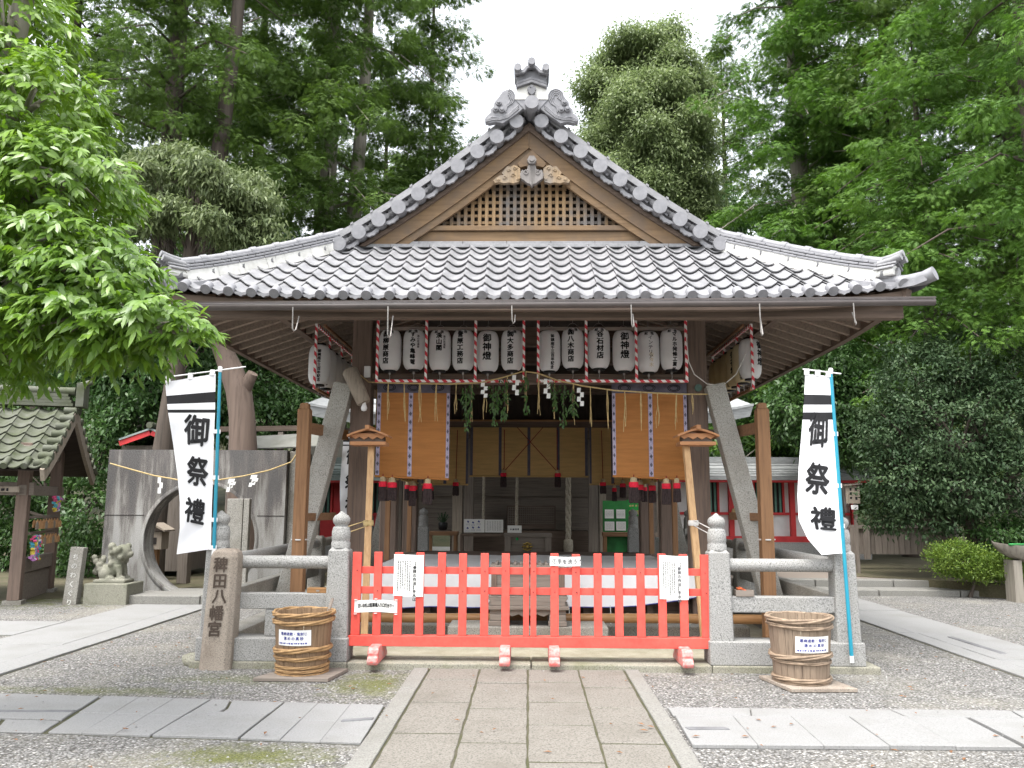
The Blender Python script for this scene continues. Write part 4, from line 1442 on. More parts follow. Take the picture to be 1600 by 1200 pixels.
t = thing("bamboo_pole", "long orange bamboo pole laid across below the stage sheet", "pole", (0, 9.84, .22))
mb = MB()
pts, rs = [], []
xx = -2.72
while xx < 2.92:
    for dx, r in ((0, .055), (.012, .058), (.024, .053), (.36, .053)):
        pts.append((xx + dx, 9.62, .262 + .008 * sin(xx))); rs.append(r)
    xx += .385
mb.tube(pts, rs, 14)
mb.build("culm", M['bamboo'], t)

t = thing("step_stone", "long speckled granite block that carries the wooden offering box", "stone block", (0, 9.45, .035))
mb = MB(); mb.bx(-.86, .86, 9.05, 9.55, .035, .245)
mb.build("block", M['granite_dark'], t, bev=.012)

t = thing("offering_box", "old wooden offering box on stepped legs behind the meeting of the gate leaves", "offering box", (0, 9.3, .246))
Yb0, Yb1 = 9.1, 9.5
mb = MB()
mb.bx(-.37, .37, Yb0 + .04, Yb1, .56, .85)
mb.build("chest", M['grey_wood_x'], t, bev=.006)
mb = MB()
mb.bx(-.41, .41, Yb0, Yb1 + .03, .852, .888)
for i in range(11): mb.bx(-.36 + i * .068, -.33 + i * .068, Yb0 + .01, Yb1, .889, .91)
mb.build("slatted_lid", M['grey_wood_x'], t, bev=.004)
for sx in (-1, 1):
    mb = MB(); mb.bx(sx * .37 - .03, sx * .37 + .03, Yb0 + .02, Yb0 + .07, .53, .851)
    mb.build("corner_post", M['old_z'], t, bev=.004)
mb = MB()
mb.prism([(-.43, .558), (.43, .558), (.43, .535), (.40, .50), (.41, .46), (-.41, .46), (-.40, .50), (-.43, .535)], 'xz', Yb0 - .02, Yb1 + .02)
mb.bx(-.44, .44, Yb0 - .03, Yb1 + .03, .42, .458)
mb.build("stepped_base", M['grey_wood_x'], t, bev=.004)
mb = MB()
mb.prism([(-.41, .418), (.41, .418), (.41, .37), (.22, .37), (.17, .345), (.10, .37), (.05, .34), (0, .37), (-.05, .34), (-.10, .37), (-.17, .345), (-.22, .37), (-.41, .37)], 'xz', Yb0, Yb0 + .05)
mb.build("carved_apron", M['grey_wood_x'], t, bev=.003)
for sx in (-1, 1):
    mb = MB()
    mb.bx(sx * .32 - .10, sx * .32 + .10, Yb0 - .02, Yb1, .247, .30)
    mb.bx(sx * .32 - .09, sx * .32 + .09, Yb0 - .01, Yb1 - .01, .302, .368)
    mb.build("leg", M['grey_wood_x'], t, bev=.005)

M['granite_prop'] = granite('prop granite', (0.36, 0.35, 0.32), 0.5, (0.26, 0.24, 0.20), 0.6, 85)
# granite props and timber guard posts beside the pillars
for sx, lab in ((-1, "slanting granite prop leaning on the left front pillar"), (1, "slanting granite prop leaning on the right front pillar")):
    mb = MB()
    mb.bar((sx * 2.28, 10.02, 3.0), (sx * 2.90, 9.72, .02), .235, .19, up=(0, -1, 0), w1=.25, h1=.2)
    mb.build("stone_prop", M['granite_prop'], label=lab, cat="stone prop", group="granite props of the hall", bev=.012)
for sx, lab in ((-1, "slanting granite prop leaning on the left rear pillar"), (1, "slanting granite prop leaning on the right rear pillar")):
    mb = MB()
    mb.bar((sx * 2.27, 14.8, 3.0), (sx * 2.88, 15.1, .02), .22, .19, up=(0, 1, 0))
    mb.build("stone_prop", M['granite_dark'], label=lab, cat="stone prop", group="granite props of the hall", bev=.012)
for sx, u, lab in ((-1, 470, "brown timber guard post with rails on the left of the hall"), (1, 1196, "brown timber guard post with rails on the right of the hall")):
    a = P(u, 800, 9.5)
    zt = P(u, 632, 9.5).z
    t = thing("guard_post", lab, "timber post", (a.x, 9.5, .03), "timber guard posts beside the hall")
    mb = MB()
    mb.bx(a.x - .07, a.x + .07, 9.43, 9.57, .03, zt - .06)
    mb.prism([(-.07, 0), (.07, 0), (.05, .02), (.05, .06), (.035, .075), (-.035, .075), (-.05, .06), (-.05, .02)], 'xz', -.05, .05, 0, lambda p, q, d: (a.x + p, 9.5 + d, zt - .06 + q))
    mb.build("post", M['brown_z'], t, bev=.008)
    for v, l in ((668, .62), (808, .45)):
        z = P(u, v, 9.5).z
        mb = MB(); mb.bar((a.x - sx * .04, 9.58, z), (a.x - sx * (.04 + l * .35), 9.58 + l * 1.6, z), .06, .13 if v < 700 else .09)
        mb.build("cross_rail", M['brown_x'], t, bev=.006)
    mb = MB()
    z = P(u, 843, 9.5).z
    mb.lathe([(.10, z - .008), (.103, z), (.10, z + .008)], (a.x, 9.5, 0), 4)
    mb.build("tie_string", M['rush'], t)
for u, Y, lab in ((606, 11.9, "thin brown post inside the hall beside the left middle pillar"), (640, 13.9, "thin brown post inside the hall beside the left rear pillar"), (1054, 11.8, "thin brown post inside the hall beside the right middle pillar"), (1017, 13.8, "thin brown post inside the hall beside the right rear pillar")):
    p = P(u, 800, Y)
    mb = MB(); mb.bx(p.x - .035, p.x + .035, Y - .035, Y + .035, .745, 2.2)
    mb.build("guard_post", M['brown_z'], label=lab, cat="timber post", group="thin brown posts inside the hall", bev=.005)

# bamboo blinds
def tassel(par, x, y, z, big=1.0):
    mb = MB()
    s = .052 * big
    rr = random.uniform(.9, 1.1)
    mb.lathe([(.1 * s, 0), (.55 * s, -.01), (.62 * s, -.05), (.72 * s, -.06)][::-1], (x, y, z), 10, 0)
    mb.lathe([(.74 * s, -.06), (.88 * s, -.07), (.86 * s, -.12), (.82 * s, -.125)][::-1], (x, y, z), 10, 1)
    n_ = 14
    prof = [(.80 * s, -.125), (.90 * s, -.17), (.95 * s, -.26 * rr), (.92 * s, -.285 * rr)][::-1]
    vs = []
    for r, zz in prof:
        for k in range(n_ * 2):
            tt = pi * k / n_
            r2 = r * (1 if k % 2 else .82)
            vs.append((x + r2 * cos(tt), y + r2 * sin(tt), z + zz + (random.uniform(-.01, .01) if zz < -.25 else 0)))
    fs = []
    m_ = n_ * 2
    for i in range(3):
        fs += [(i * m_ + k, i * m_ + (k + 1) % m_, (i + 1) * m_ + (k + 1) % m_, (i + 1) * m_ + k) for k in range(m_)]
    mb.add(vs, fs, 2)
    mb.add(vs[:m_], [tuple(range(m_))[::-1]], 2)
    mb.tube([(x, y, z - .01), (x + .003, y, z + .03)], .006, 6, 3)
    return mb.build("tassel", [M['tassel_top'], M['tassel_red'], M['tassel_blk'], M['cord']], par)


def blind(x0, x1, Y, z0, z1, lab, mt, stripes_at, border, tass, top=0.0, cords=(), z0r=None, axis='x', group="bamboo blinds"):
    z0r = z0 if z0r is None else z0r
    t = thing("bamboo_blind", lab, "blind", ((x0 + x1) / 2 if axis == 'x' else Y, Y if axis == 'x' else (x0 + x1) / 2, z1), group)
    def f(s, q, l):
        bow = .012 * sin(q * pi) * sin(s * pi)
        zlow = z0 + (z0r - z0) * s
        if axis == 'x': return (x0 + (x1 - x0) * s, Y - l - bow, zlow + (z1 - zlow) * q)
        return (Y + l, x0 + (x1 - x0) * s, zlow + (z1 - zlow) * q)
    mb = MB()
    F = [[f(i / 16, j / 16, 0) for i in range(17)] for j in range(17)]
    mb.grid(F[::-1]); mb.grid([[((p[0], p[1] + .008, p[2]) if axis == 'x' else (p[0] - .008, p[1], p[2])) for p in r] for r in F])
    mb.build("slat_screen", M[mt], t)
    W_ = abs(x1 - x0)
    def strip(sa, sb, qa, qb, l, name, m_, dia=None):
        mb = MB()
        rows = [[f(sa + (sb - sa) * i / 4, qa + (qb - qa) * j / 16, l) for i in range(5)] for j in range(17)]
        mb.grid(rows[::-1])
        if dia:
            n_ = int((z1 - z0) * (qb - qa) / .1)
            for k in range(n_):
                q = qa + (qb - qa) * (k + .5) / n_
                sm, dw, dq = (sa + sb) / 2, (sb - sa) * .36, .028 / (z1 - z0)
                mb.add([f(sm - dw, q, l + .002), f(sm, q - dq, l + .002), f(sm + dw, q, l + .002), f(sm, q + dq, l + .002)], [(0, 1, 2, 3)], 1)
        return mb.build(name, [m_, M['purple']], t)
    for s in stripes_at:
        hw = .026 / W_
        strip(max(0, s - hw), min(1, s + hw), 0, 1 - top, .004, "cloth_band", border, border is M['brocade'])
    if top > 0:
        o = strip(-.005, 1.005, 1 - top, 1, .006, "crest_border", M['purple'])
        mb = MB()
        for k in range(3):
            s = (k + .5) / 3
            c_ = f(s, 1 - top * .5, .010)
            for r in (.055, .038):
                pts = [(c_[0] + r * 1.35 * cos(a * pi / 12), c_[1], c_[2] + r * .75 * sin(a * pi / 12)) for a in range(25)]
                mb.tube(pts, .004, 4)
        mb.build("crest", M['ink'], o)
    mb = MB()
    a, b = f(-.005, 0, .01), f(1.005, 0, .01)
    mb.tube([a, b], .014, 8)
    mb.build("bottom_rod", M[mt], t)
    for sa, qa, sb, qb in cords:
        mb = MB(); mb.tube([f(sa, qa, .016), f(sb, qb, .016)], .007, 6); mb.build("cord", M['cord'], t)
    for s, dy, dz, big in tass:
        p = f(s, 0, .02 - dy)
        tassel(t, p[0], p[1], p[2] + dz, big)
    return t


BR = M['brocade']
zt_, zb_ = P(640, 598, 10.13).z, P(640, 748, 10.13).z
YB1 = 10.03
blind(P(588, 680, YB1).x, P(702, 680, YB1).x, YB1, P(588, 744, YB1).z, P(640, 597, YB1).z, "orange bamboo blind hanging at the left of the hall front", 'blind', (.025, .465, .985), BR,
      ((.11, 0, .0, 1.1), (.235, 0, -.005, 1.25), (.72, 0, 0, 1.2), (.47, .3, -.03, 1.0), (.62, .5, -.02, .9)), top=.115, z0r=P(702, 749, YB1).z)
blind(P(957, 680, YB1).x, P(1074, 680, YB1).x, YB1, P(957, 744, YB1).z, P(1010, 598, YB1).z, "orange bamboo blind hanging at the right of the hall front", 'blind', (.015, .51, .985), BR,
      ((.27, 0, .0, 1.3), (.70, 0, .0, 1.2), (.84, 0, .01, 1.0), (.40, .3, -.02, 1.0), (.58, .4, -.02, 1.0)), top=.115, z0r=P(1074, 749, YB1).z)
YR = 14.54
zR1 = P(829, 668, YR).z
blind(P(735, 700, YR).x, P(918, 700, YR).x, YR, P(829, 744.5, YR).z, zR1, "wide shaded bamboo blind in the middle of the hall back", 'blind_back', (.01, .255, .50, .75, .99), M['purple'],
      ((.285, 0, .12, 1.2), (.745, 0, .12, 1.2)), cords=((.29, .95, .29, .1), (.74, .95, .74, .1), (.29, .1, .62, 1), (.74, .1, .40, 1)))
blind(P(660, 700, YR).x, P(732, 700, YR).x, YR, P(690, 757, YR).z, zR1, "narrow shaded bamboo blind at the left of the hall back", 'blind_back', (.01, .50, .98), M['purple'],
      ((.74, 0, .1, 1.2), (.2, 0, .02, 1.2)), cords=((.76, .95, .74, .1),))
blind(P(921, 700, YR).x, P(994, 700, YR).x, YR, P(950, 757, YR).z, zR1, "narrow shaded bamboo blind at the right of the hall back", 'blind_back', (.01, .49, .98), M['purple'],
      ((.28, 0, .1, 1.2), (.52, 0, .0, .9), (.70, 0, .08, 1.2)), cords=((.26, .95, .28, .1), (.70, .95, .70, .1)))
for sx, w_ in ((-1, "left"), (1, "right")):
    for k, (ya, yb, ww) in enumerate(((10.42, 12.3, "near"), (12.6, 14.5, "far"))):
        blind(ya, yb, sx * (PX - .14), 1.9, 3.0, "bamboo blind along the %s side of the hall, the %s one" % (w_, ww), 'blind_back', (.02, .5, .98), M['purple'],
              ((.3, .0, .0, 1.0), (.75, .0, .0, 1.0)), axis='y')

# lanterns
HL, RL = .505, .135


def lr(z, H=HL, R_=RL):
    """radius of the paper at height z above its foot"""
    f = min(max(z / H, 0), 1)
    e = .27
    if f < e: g = math.sqrt(max(0, 1 - ((e - f) / e) ** 2))
    elif f > 1 - e: g = math.sqrt(max(0, 1 - ((f - 1 + e) / e) ** 2))
    else: g = 1
    return R_ * (.55 + .45 * g) + .002 * sin(f * pi)


def make_lantern(mt='lantern'):
    t = thing("paper_lantern", "-", "lantern", (0, 0, 0))
    mb = MB()
    n_ = 52
    prof = [(lr(HL * i / n_) + (.0016 if i % 2 else -.0008), HL * i / n_) for i in range(n_ + 1)]
    prof = [(.072, 0)] + prof[1:-1] + [(.072, HL)]
    mb.lathe(prof, (0, 0, 0), 28)
    mb.build("shade", M[mt], t)
    mb = MB(); mb.lathe([(.068, -.022), (.074, -.022), (.074, .012), (.068, .012)], (0, 0, 0), 20)
    mb.build("bottom_ring", M['black'], t)
    mb = MB(); mb.lathe([(.068, HL - .01), (.074, HL - .01), (.074, HL + .02), (.068, HL + .02)], (0, 0, 0), 20)
    mb.build("top_ring", M['black'], t)
    mb = MB(); mb.tube([(-.07, 0, HL + .02), (-.03, 0, HL + .06), (0, 0, HL + .07), (.03, 0, HL + .06), (.07, 0, HL + .02)], .0035, 6)
    mb.tube([(0, 0, HL + .07), (.004, 0, HL + .14)], .003, 5)
    mb.build("wire_handle", M['wire'], t)
    mb = MB(); mb.bx(-.012, .012, -.008, .008, -.05, -.022); mb.tube([(0, 0, -.05), (.004, 0, -.09), (-.002, 0, -.125)], .0045, 5)
    mb.build("bottom_hook", M['wire'], t)
    return t


def write_lantern(t, main, size, side="", crown="", bold=.045, side_x=.0, main_x=0.0, top=.86, theta=0.0, fx=1.0, faint=False):
    o_ = ORG[t]
    def f(a, b, l):
        z = b
        r = lr(z) + l
        th = theta + a / RL
        return (o_.x + r * sin(th), o_.y - r * cos(th), o_.z + z)
    mb = MB()
    letters(mb, main, main_x, HL * top, size, f, bold, fx)
    mb.build("lettering", M['ink'] if not faint else M['ink_soft'], t)
    mb = MB()
    if side: letters(mb, side, side_x, HL * .80, .032, f, .025)
    if side: mb.build("side_lettering", M['ink'], t)
    if crown:
        mb = MB()
        letters(mb, crown, -.045, HL * .925, .042, f, .03, 1.1, step=.085, horiz=True)
        mb.build("crown_lettering", M['ink'], t)


proto = make_lantern()
proto_y = make_lantern('lantern_old')


def place_lantern(src, x, y, z, lab, group):
    t = copy_tree(src, None, (x, y, z))
    t["label"] = lab; t["group"] = group
    return t


YL = 9.99
front = [
    (609, 513, 579, dict(main="㈱柳原商店", size=0.0792, crown="献燈", main_x=-.035), "white lantern painted 柳原商店, first from the left in the left front frame"),
    (646.5, 513, 578, dict(main="すみや亀峰菴", size=0.0660, side="湯の花温泉", crown="献燈", main_x=.0, side_x=.065, top=.84), "white lantern painted すみや亀峰菴, beside the left divider of the left front frame"),
    (687, 513, 579, dict(main="渓山閣", size=0.0748, side="湯の花温泉", crown="献燈", main_x=.0, side_x=.065, top=.83), "white lantern painted 渓山閣 in the middle bay of the left front frame"),
    (723.5, 513, 579, dict(main="菅原工務店", size=0.0792, crown="献燈", main_x=-.03), "white lantern painted 菅原工務店 in the middle bay of the left front frame"),
    (762, 519, 581, dict(main="御神燈", size=0.1078, bold=.035, main_x=-.005, top=.80), "white lantern with the bold words 御神燈 in the left front frame"),
    (800, 513, 579, dict(main="㈱大多商店", size=0.0792, crown="献燈", main_x=-.02), "white lantern painted 大多商店, last on the right in the left front frame"),
    (858.5, 520.5, 580, dict(main="御鎮座千三百年記念", size=0.0462, main_x=.035, top=.83), "white lantern with one thin column 御鎮座千三百年記念, first in the right front frame"),
    (895, 513, 576, dict(main="㈱八木商店", size=0.0792, crown="献燈", main_x=-.03), "white lantern painted 八木商店 beside the left divider of the right front frame"),
    (936, 513, 576, dict(main="谷石材店", size=0.0858, crown="献燈", main_x=.005, top=.82), "white lantern painted 谷石材店 in the middle bay of the right front frame"),
    (975, 520, 580, dict(main="御神燈", size=0.1078, bold=.035, main_x=-.0, top=.82), "white lantern with the bold words 御神燈 in the right front frame"),
    (1013.5, 516, 582, dict(main="インテリア", size=0.0572, crown="献燈", main_x=.01, top=.82, bold=.01), "white lantern with faded lower lettering below インテリア"),
    (1049.5, 512, 578, dict(main="マルホ発條工業㈱", size=0.0594, crown="献燈", main_x=.02, top=.84), "white lantern painted マルホ発條工業, last on the right in the right front frame"),
]
for i, (u, v0, v1, kw, lab) in enumerate(front):
    p = P(u, v1, YL)
    t = place_lantern(proto, p.x, YL, p.z, lab, "lanterns across the hall front")
    write_lantern(t, **kw)
    if i == 10:
        o_ = ORG[t]
        def f(a, b, l):
            r = lr(b) + l
            return (o_.x + r * sin(a / RL), o_.y - r * cos(a / RL), o_.z + b)
        mb = MB(); letters(mb, "佐々木", .02, HL * .40, .06, f, 0)
        mb.build("faint_lettering", M['lantern_old'], t)
words = ["御鎮座千三百年記念", "御鎮座千三百年記念", "御鎮座千三百年記念", "御神燈", "御鎮座千三百年記念", "御神燈"]
nth = ["nearest the street", "second from the street", "third from the street", "fourth from the street", "fifth from the street", "farthest from the street"]
for sx, nm in ((-1, "left"), (1, "right")):
    for k in range(6):
        Y = 10.25 + k * .345
        u0 = 498 if sx < 0 else 1173
        p = P(u0, 601 if sx < 0 else 592, 10.25)
        src = proto_y if sx > 0 and k > 0 else proto
        t = place_lantern(src, p.x, Y, p.z, ("white" if src is proto else "yellowed") + " paper lantern in the row under the %s eaves, %s" % (nm, nth[k]), "lanterns under the %s eaves" % nm)
        write_lantern(t, words[k if sx < 0 else 5 - k], .044 if len(words[k if sx < 0 else 5 - k]) > 4 else .1, theta=(.30 if sx < 0 else -.45) if k else (.2 if sx < 0 else .8), top=.82)
for root in (proto, proto_y):
    for ch in [c for c in ALLOBJ if c.parent is root]:
        ALLOBJ.remove(ch); bpy.data.objects.remove(ch)
    bpy.data.objects.remove(root)

# striped lantern frames
def sbar(par, a, b, name="bar", w=.030):
    mb = MB(); mb.bar(a, b, w, w); return mb.build(name, M['stripe'], par)


YFR = 9.82
for (u0, u1, ud, lab) in ((588, 820.5, (666, 743), "red and white striped lantern frame on the left of the hall front"), (839, 1074, (916, 994), "red and white striped lantern frame on the right of the hall front")):
    z1, z0 = P((u0 + u1) / 2, 496, YFR).z, P((u0 + u1) / 2, 595.5, YFR).z
    xa, xb = P(u0 + 2, 545, YFR).x, P(u1 - 2, 545, YFR).x
    t = thing("striped_rack", lab, "lantern frame", ((xa + xb) / 2, YFR, z0), "striped lantern frames")
    sbar(t, (xa - .018, YFR, z0), (xb + .018, YFR, z0)); sbar(t, (xa - .018, YFR, z1), (xb + .018, YFR, z1))
    sbar(t, (xa, YFR, z0 + .018), (xa, YFR, z1 - .018), "upright"); sbar(t, (xb, YFR, z0 + .018), (xb, YFR, z1 - .018), "upright")
    for u in ud:
        x = P(u, 545, YFR).x; sbar(t, (x, YFR + .003, z0 + .018), (x, YFR + .003, z1 - .018), "upright")
    mb = MB(); mb.bar((xa, YFR + .10, z1 - .12), (xb, YFR + .10, z1 - .12), .03, .04)
    mb.build("hanging_rail", M['grey_wood_x'], t)
    mb = MB(); mb.bar((xa, YL, z0 + .01), (xb, YL, z0 + .01), .02, .02)
    mb.build("lower_rail", M['brown_x'], t)
for sx, u, nm in ((-1, 491, "left"), (1, 1177, "right")):
    p0, p1 = P(u, 606, 10.08), P(u, 508, 10.08)
    x = p0.x
    t = thing("striped_rack", "red and white striped lantern frame along the %s eaves" % nm, "lantern frame", (x, 11.1, p0.z), "striped lantern frames")
    for y in (10.08, 10.8, 11.5, 12.22): sbar(t, (x, y, p0.z + .018), (x, y, p1.z - .018), "upright")
    for z in (p0.z, p1.z): sbar(t, (x, 10.06, z), (x, 12.24, z))
    mb = MB(); mb.bar((x + sx * -.12, 10.0, p1.z - .02), (x - sx * .12, 12.3, p1.z - .02), .03, .03); mb.build("hanging_rail", M['brown_x'], t)
    mb = MB(); mb.bar((x + sx * -.05, 10.0, p0.z - .03), (x - sx * .05, 12.3, p0.z - .03), .03, .03); mb.build("lower_rail", M['brown_x'], t)

# straw rope with strands and paper streamers
YRP = 9.70
t = thing("straw_rope", "thin straw rope strung between the front pillars with hanging straw and paper streamers", "straw rope", (0, YRP, 3.0))
rp = [(563, 586), (576, 597), (600, 598), (640, 599), (700, 600), (750, 598), (785, 590), (818, 580), (840, 583), (870, 594), (910, 603), (960, 610), (1020, 614), (1072, 616), (1112, 616)]
pts = [P(u, v, YRP if 580 < u < 1080 else 10.0) for u, v in rp]
mb = MB(); mb.tube(pts, .009, 6); mb.build("cord", M['straw'], t)


def rope_v(u):
    for (a, b), (c, d) in zip(rp, rp[1:]):
        if a <= u <= c: return b + (d - b) * (u - a) / (c - a)
    return 600


for u, v1 in ((607, 658), (631, 660), (656, 662), (682, 662), (713, 654), (738, 662), (757, 658), (793, 650), (822, 640), (842, 650), (866, 658), (896, 664), (922, 668), (948, 672), (976, 676), (1001, 674), (1027, 676), (1057, 672), (1081, 650)):
    v0 = rope_v(u)
    mb = MB()
    for k in range(3):
        du = random.uniform(-3, 3)
        a, b = P(u + du * .2, v0, YRP), P(u + du, v1 - random.uniform(0, 16), YRP)
        m1, m2 = a.lerp(b, .35), a.lerp(b, .7)
        m1.x += random.uniform(-.012, .012); m2.x += random.uniform(-.015, .015); m1.y -= random.uniform(0, .03)
        mb.tube([a, m1, m2, b], [.0042, .004, .004, .003], 5)
    mb.build("straw_strand", M['straw'], t)
for u, v0, v1 in ((757, 598, 621), (806, 586, 617), (855, 592, 622), (907, 606, 634)):
    mb = MB()
    a, b = P(u, v0, YRP - .03), P(u, v1, YRP - .03)
    n_ = 4; h = (a.z - b.z) / n_
    for k in range(n_):
        dx = (.018 if k % 2 else -.018)
        mb.add([(a.x + dx - .022, a.y - .004 * k, a.z - k * h), (a.x + dx + .022, a.y - .004 * k, a.z - k * h), (a.x + dx + .018, a.y - .004 * k - .01, a.z - (k + 1.1) * h), (a.x + dx - .026, a.y - .004 * k - .01, a.z - (k + 1.1) * h)], [(0, 1, 2, 3)])
    mb.build("paper_streamer", M['paper'], t)

# roofed lamp stands leaning by the front pillars
for sx, ut, ub, vb, lab in ((-1, 580, 569, 1000, "leaning cedar pole with a small roofed head by the left pillar"), (1, 1072, 1101, 1000, "leaning cedar pole with a small roofed head by the right pillar")):
    Yt = 9.45
    top, bot = P(ut, 700, Yt), P(ub, vb, 9.0)
    t = thing("roofed_stand", lab, "roofed stand", (bot.x, bot.y, bot.z), "roofed cedar stands at the hall front")
    d_ = (top - bot).normalized()
    mb = MB(); mb.bar(bot, top + d_ * .12, .075, .06)
    mb.build("pole", M['new_z'], t, bev=.006)
    uc = 578 if sx < 0 else 1087
    c = P(uc, 685, Yt)
    hw, hd = .235, .16
    mb = MB()
    def rf(x):
        return .075 * (1 - (abs(x) / hw) ** 1.4)
    xs_ = [-hw + 2 * hw * i / 12 for i in range(13)]
    for y0_, y1_ in ((-hd, hd),):
        up = [[(c.x + x, Yt + y, c.z + .03 + rf(x)) for x in xs_] for y in (y0_, y1_)]
        dn = [[(p[0], p[1], p[2] - .022) for p in r] for r in up]
        mb.grid(up, smooth=False); mb.grid(dn[::-1], smooth=False)
        mb.grid([dn[0], up[0]], smooth=False); mb.grid([up[1], dn[1]], smooth=False)
        mb.grid([[up[0][0], up[1][0]], [dn[0][0], dn[1][0]]], smooth=False); mb.grid([[up[1][-1], up[0][-1]], [dn[1][-1], dn[0][-1]]], smooth=False)
    mb.build("roof_board", M['new_x'], t)
    mb = MB(); mb.bar((c.x, Yt - hd - .03, c.z + .115), (c.x, Yt + hd + .02, c.z + .115), .05, .05); mb.build("ridge_pole", M['new_x'], t, bev=.004)
    mb = MB()
    mb.prism([(-.19, .02), (.19, .02), (.20, -.01), (.15, -.045), (.10, -.02), (.05, -.05), (0, -.02), (-.05, -.05), (-.10, -.02), (-.15, -.045), (-.20, -.01)], 'xz', -.10, -.08, 0, lambda a, b, d: (c.x + a, Yt + d, c.z + .03 + b))
    mb.build("scalloped_board", M['new_x'], t)
    mb = MB(); mb.bx(c.x - .205, c.x + .205, Yt - .13, Yt + .13, c.z - .085, c.z - .045); mb.build("base_board", M['new_x'], t, bev=.004)
    mb = MB(); mb.bx(c.x - .17, c.x + .17, Yt - .075, Yt + .08, c.z - .043, c.z + .015); mb.build("inner_box", M['old_x'], t)
    mb = MB()
    q = bot.lerp(top, .59)
    e = Vector((sx * GX, YF + .06, 1.31))
    mb.tube([q + Vector((0, -.05, .03)), e + Vector((-sx * .03, 0, .0)), ], .006, 5)
    mb.tube([q + Vector((0, -.05, -.03)), q.lerp(e, .5) + Vector((0, 0, -.05)), e + Vector((-sx * .03, 0, -.06))], .006, 5)
    mb.lathe([(.055, -.03), (.062, 0), (.055, .03)], q, 8)
    mb.build("tie_rope", M['straw'] if sx < 0 else M['rush'], t)
# pale wooden tube, bulb, and small box on the left pillar
mb = MB()
a, b = P(546, 578, 9.9), P(569, 630, 9.85)
mb.tube([a, a.lerp(b, .04), a.lerp(b, .96), b], [.085, .10, .088, .075], 14)
t = mb.build("wooden_tube", M['pale_z'], label="pale wooden tube hung slanting on the left pillar above the stone prop", cat="wooden tube")
mb = MB(); mb.lathe([(0, -.10), (.03, -.09), (.04, -.06), (.025, -.02), (.02, .02)], b, 12); mb.build("glass_bulb", M['white_pl'], t)
mb = MB(); c = P(574, 581, 10.04); mb.box(c, (.075, .05, .14)); mb.build("junction_box", M['white_pl'], hall, bev=.005)
mb = MB(); c = P(1091, 606, 10.05); mb.tube([c + Vector((0, -.02, 0)), c + Vector((0, .02, 0))], .045, 12); mb.build("metal_boss", mat("verdigris", (.12, .2, .17), scale=20), hall)
t = thing("hanging_cable", "pale slack cable looped between the right lantern frames", "cable", P(1130, 600, 9.8))
mb = MB()
cp = [P(1072, 520, 9.75), P(1076, 565, 9.75), P(1085, 585, 9.8), P(1105, 600, 9.9), P(1130, 602, 10.0), P(1150, 585, 10.0), P(1165, 552, 10.0)]
mb.tube(cp, .006, 6); mb.build("wire", M['rush'], t)

# evergreen sprigs tied on the rope (leaves built with the other foliage)
SPRIGS = [(727, 604, 672, 0), (737, 600, 655, 1), (770, 598, 664, 2), (779, 600, 640, 3), (820, 584, 645, 4), (790, 592, 652, 5), (864, 596, 640, 6), (882, 600, 666, 7), (893, 606, 650, 8)]
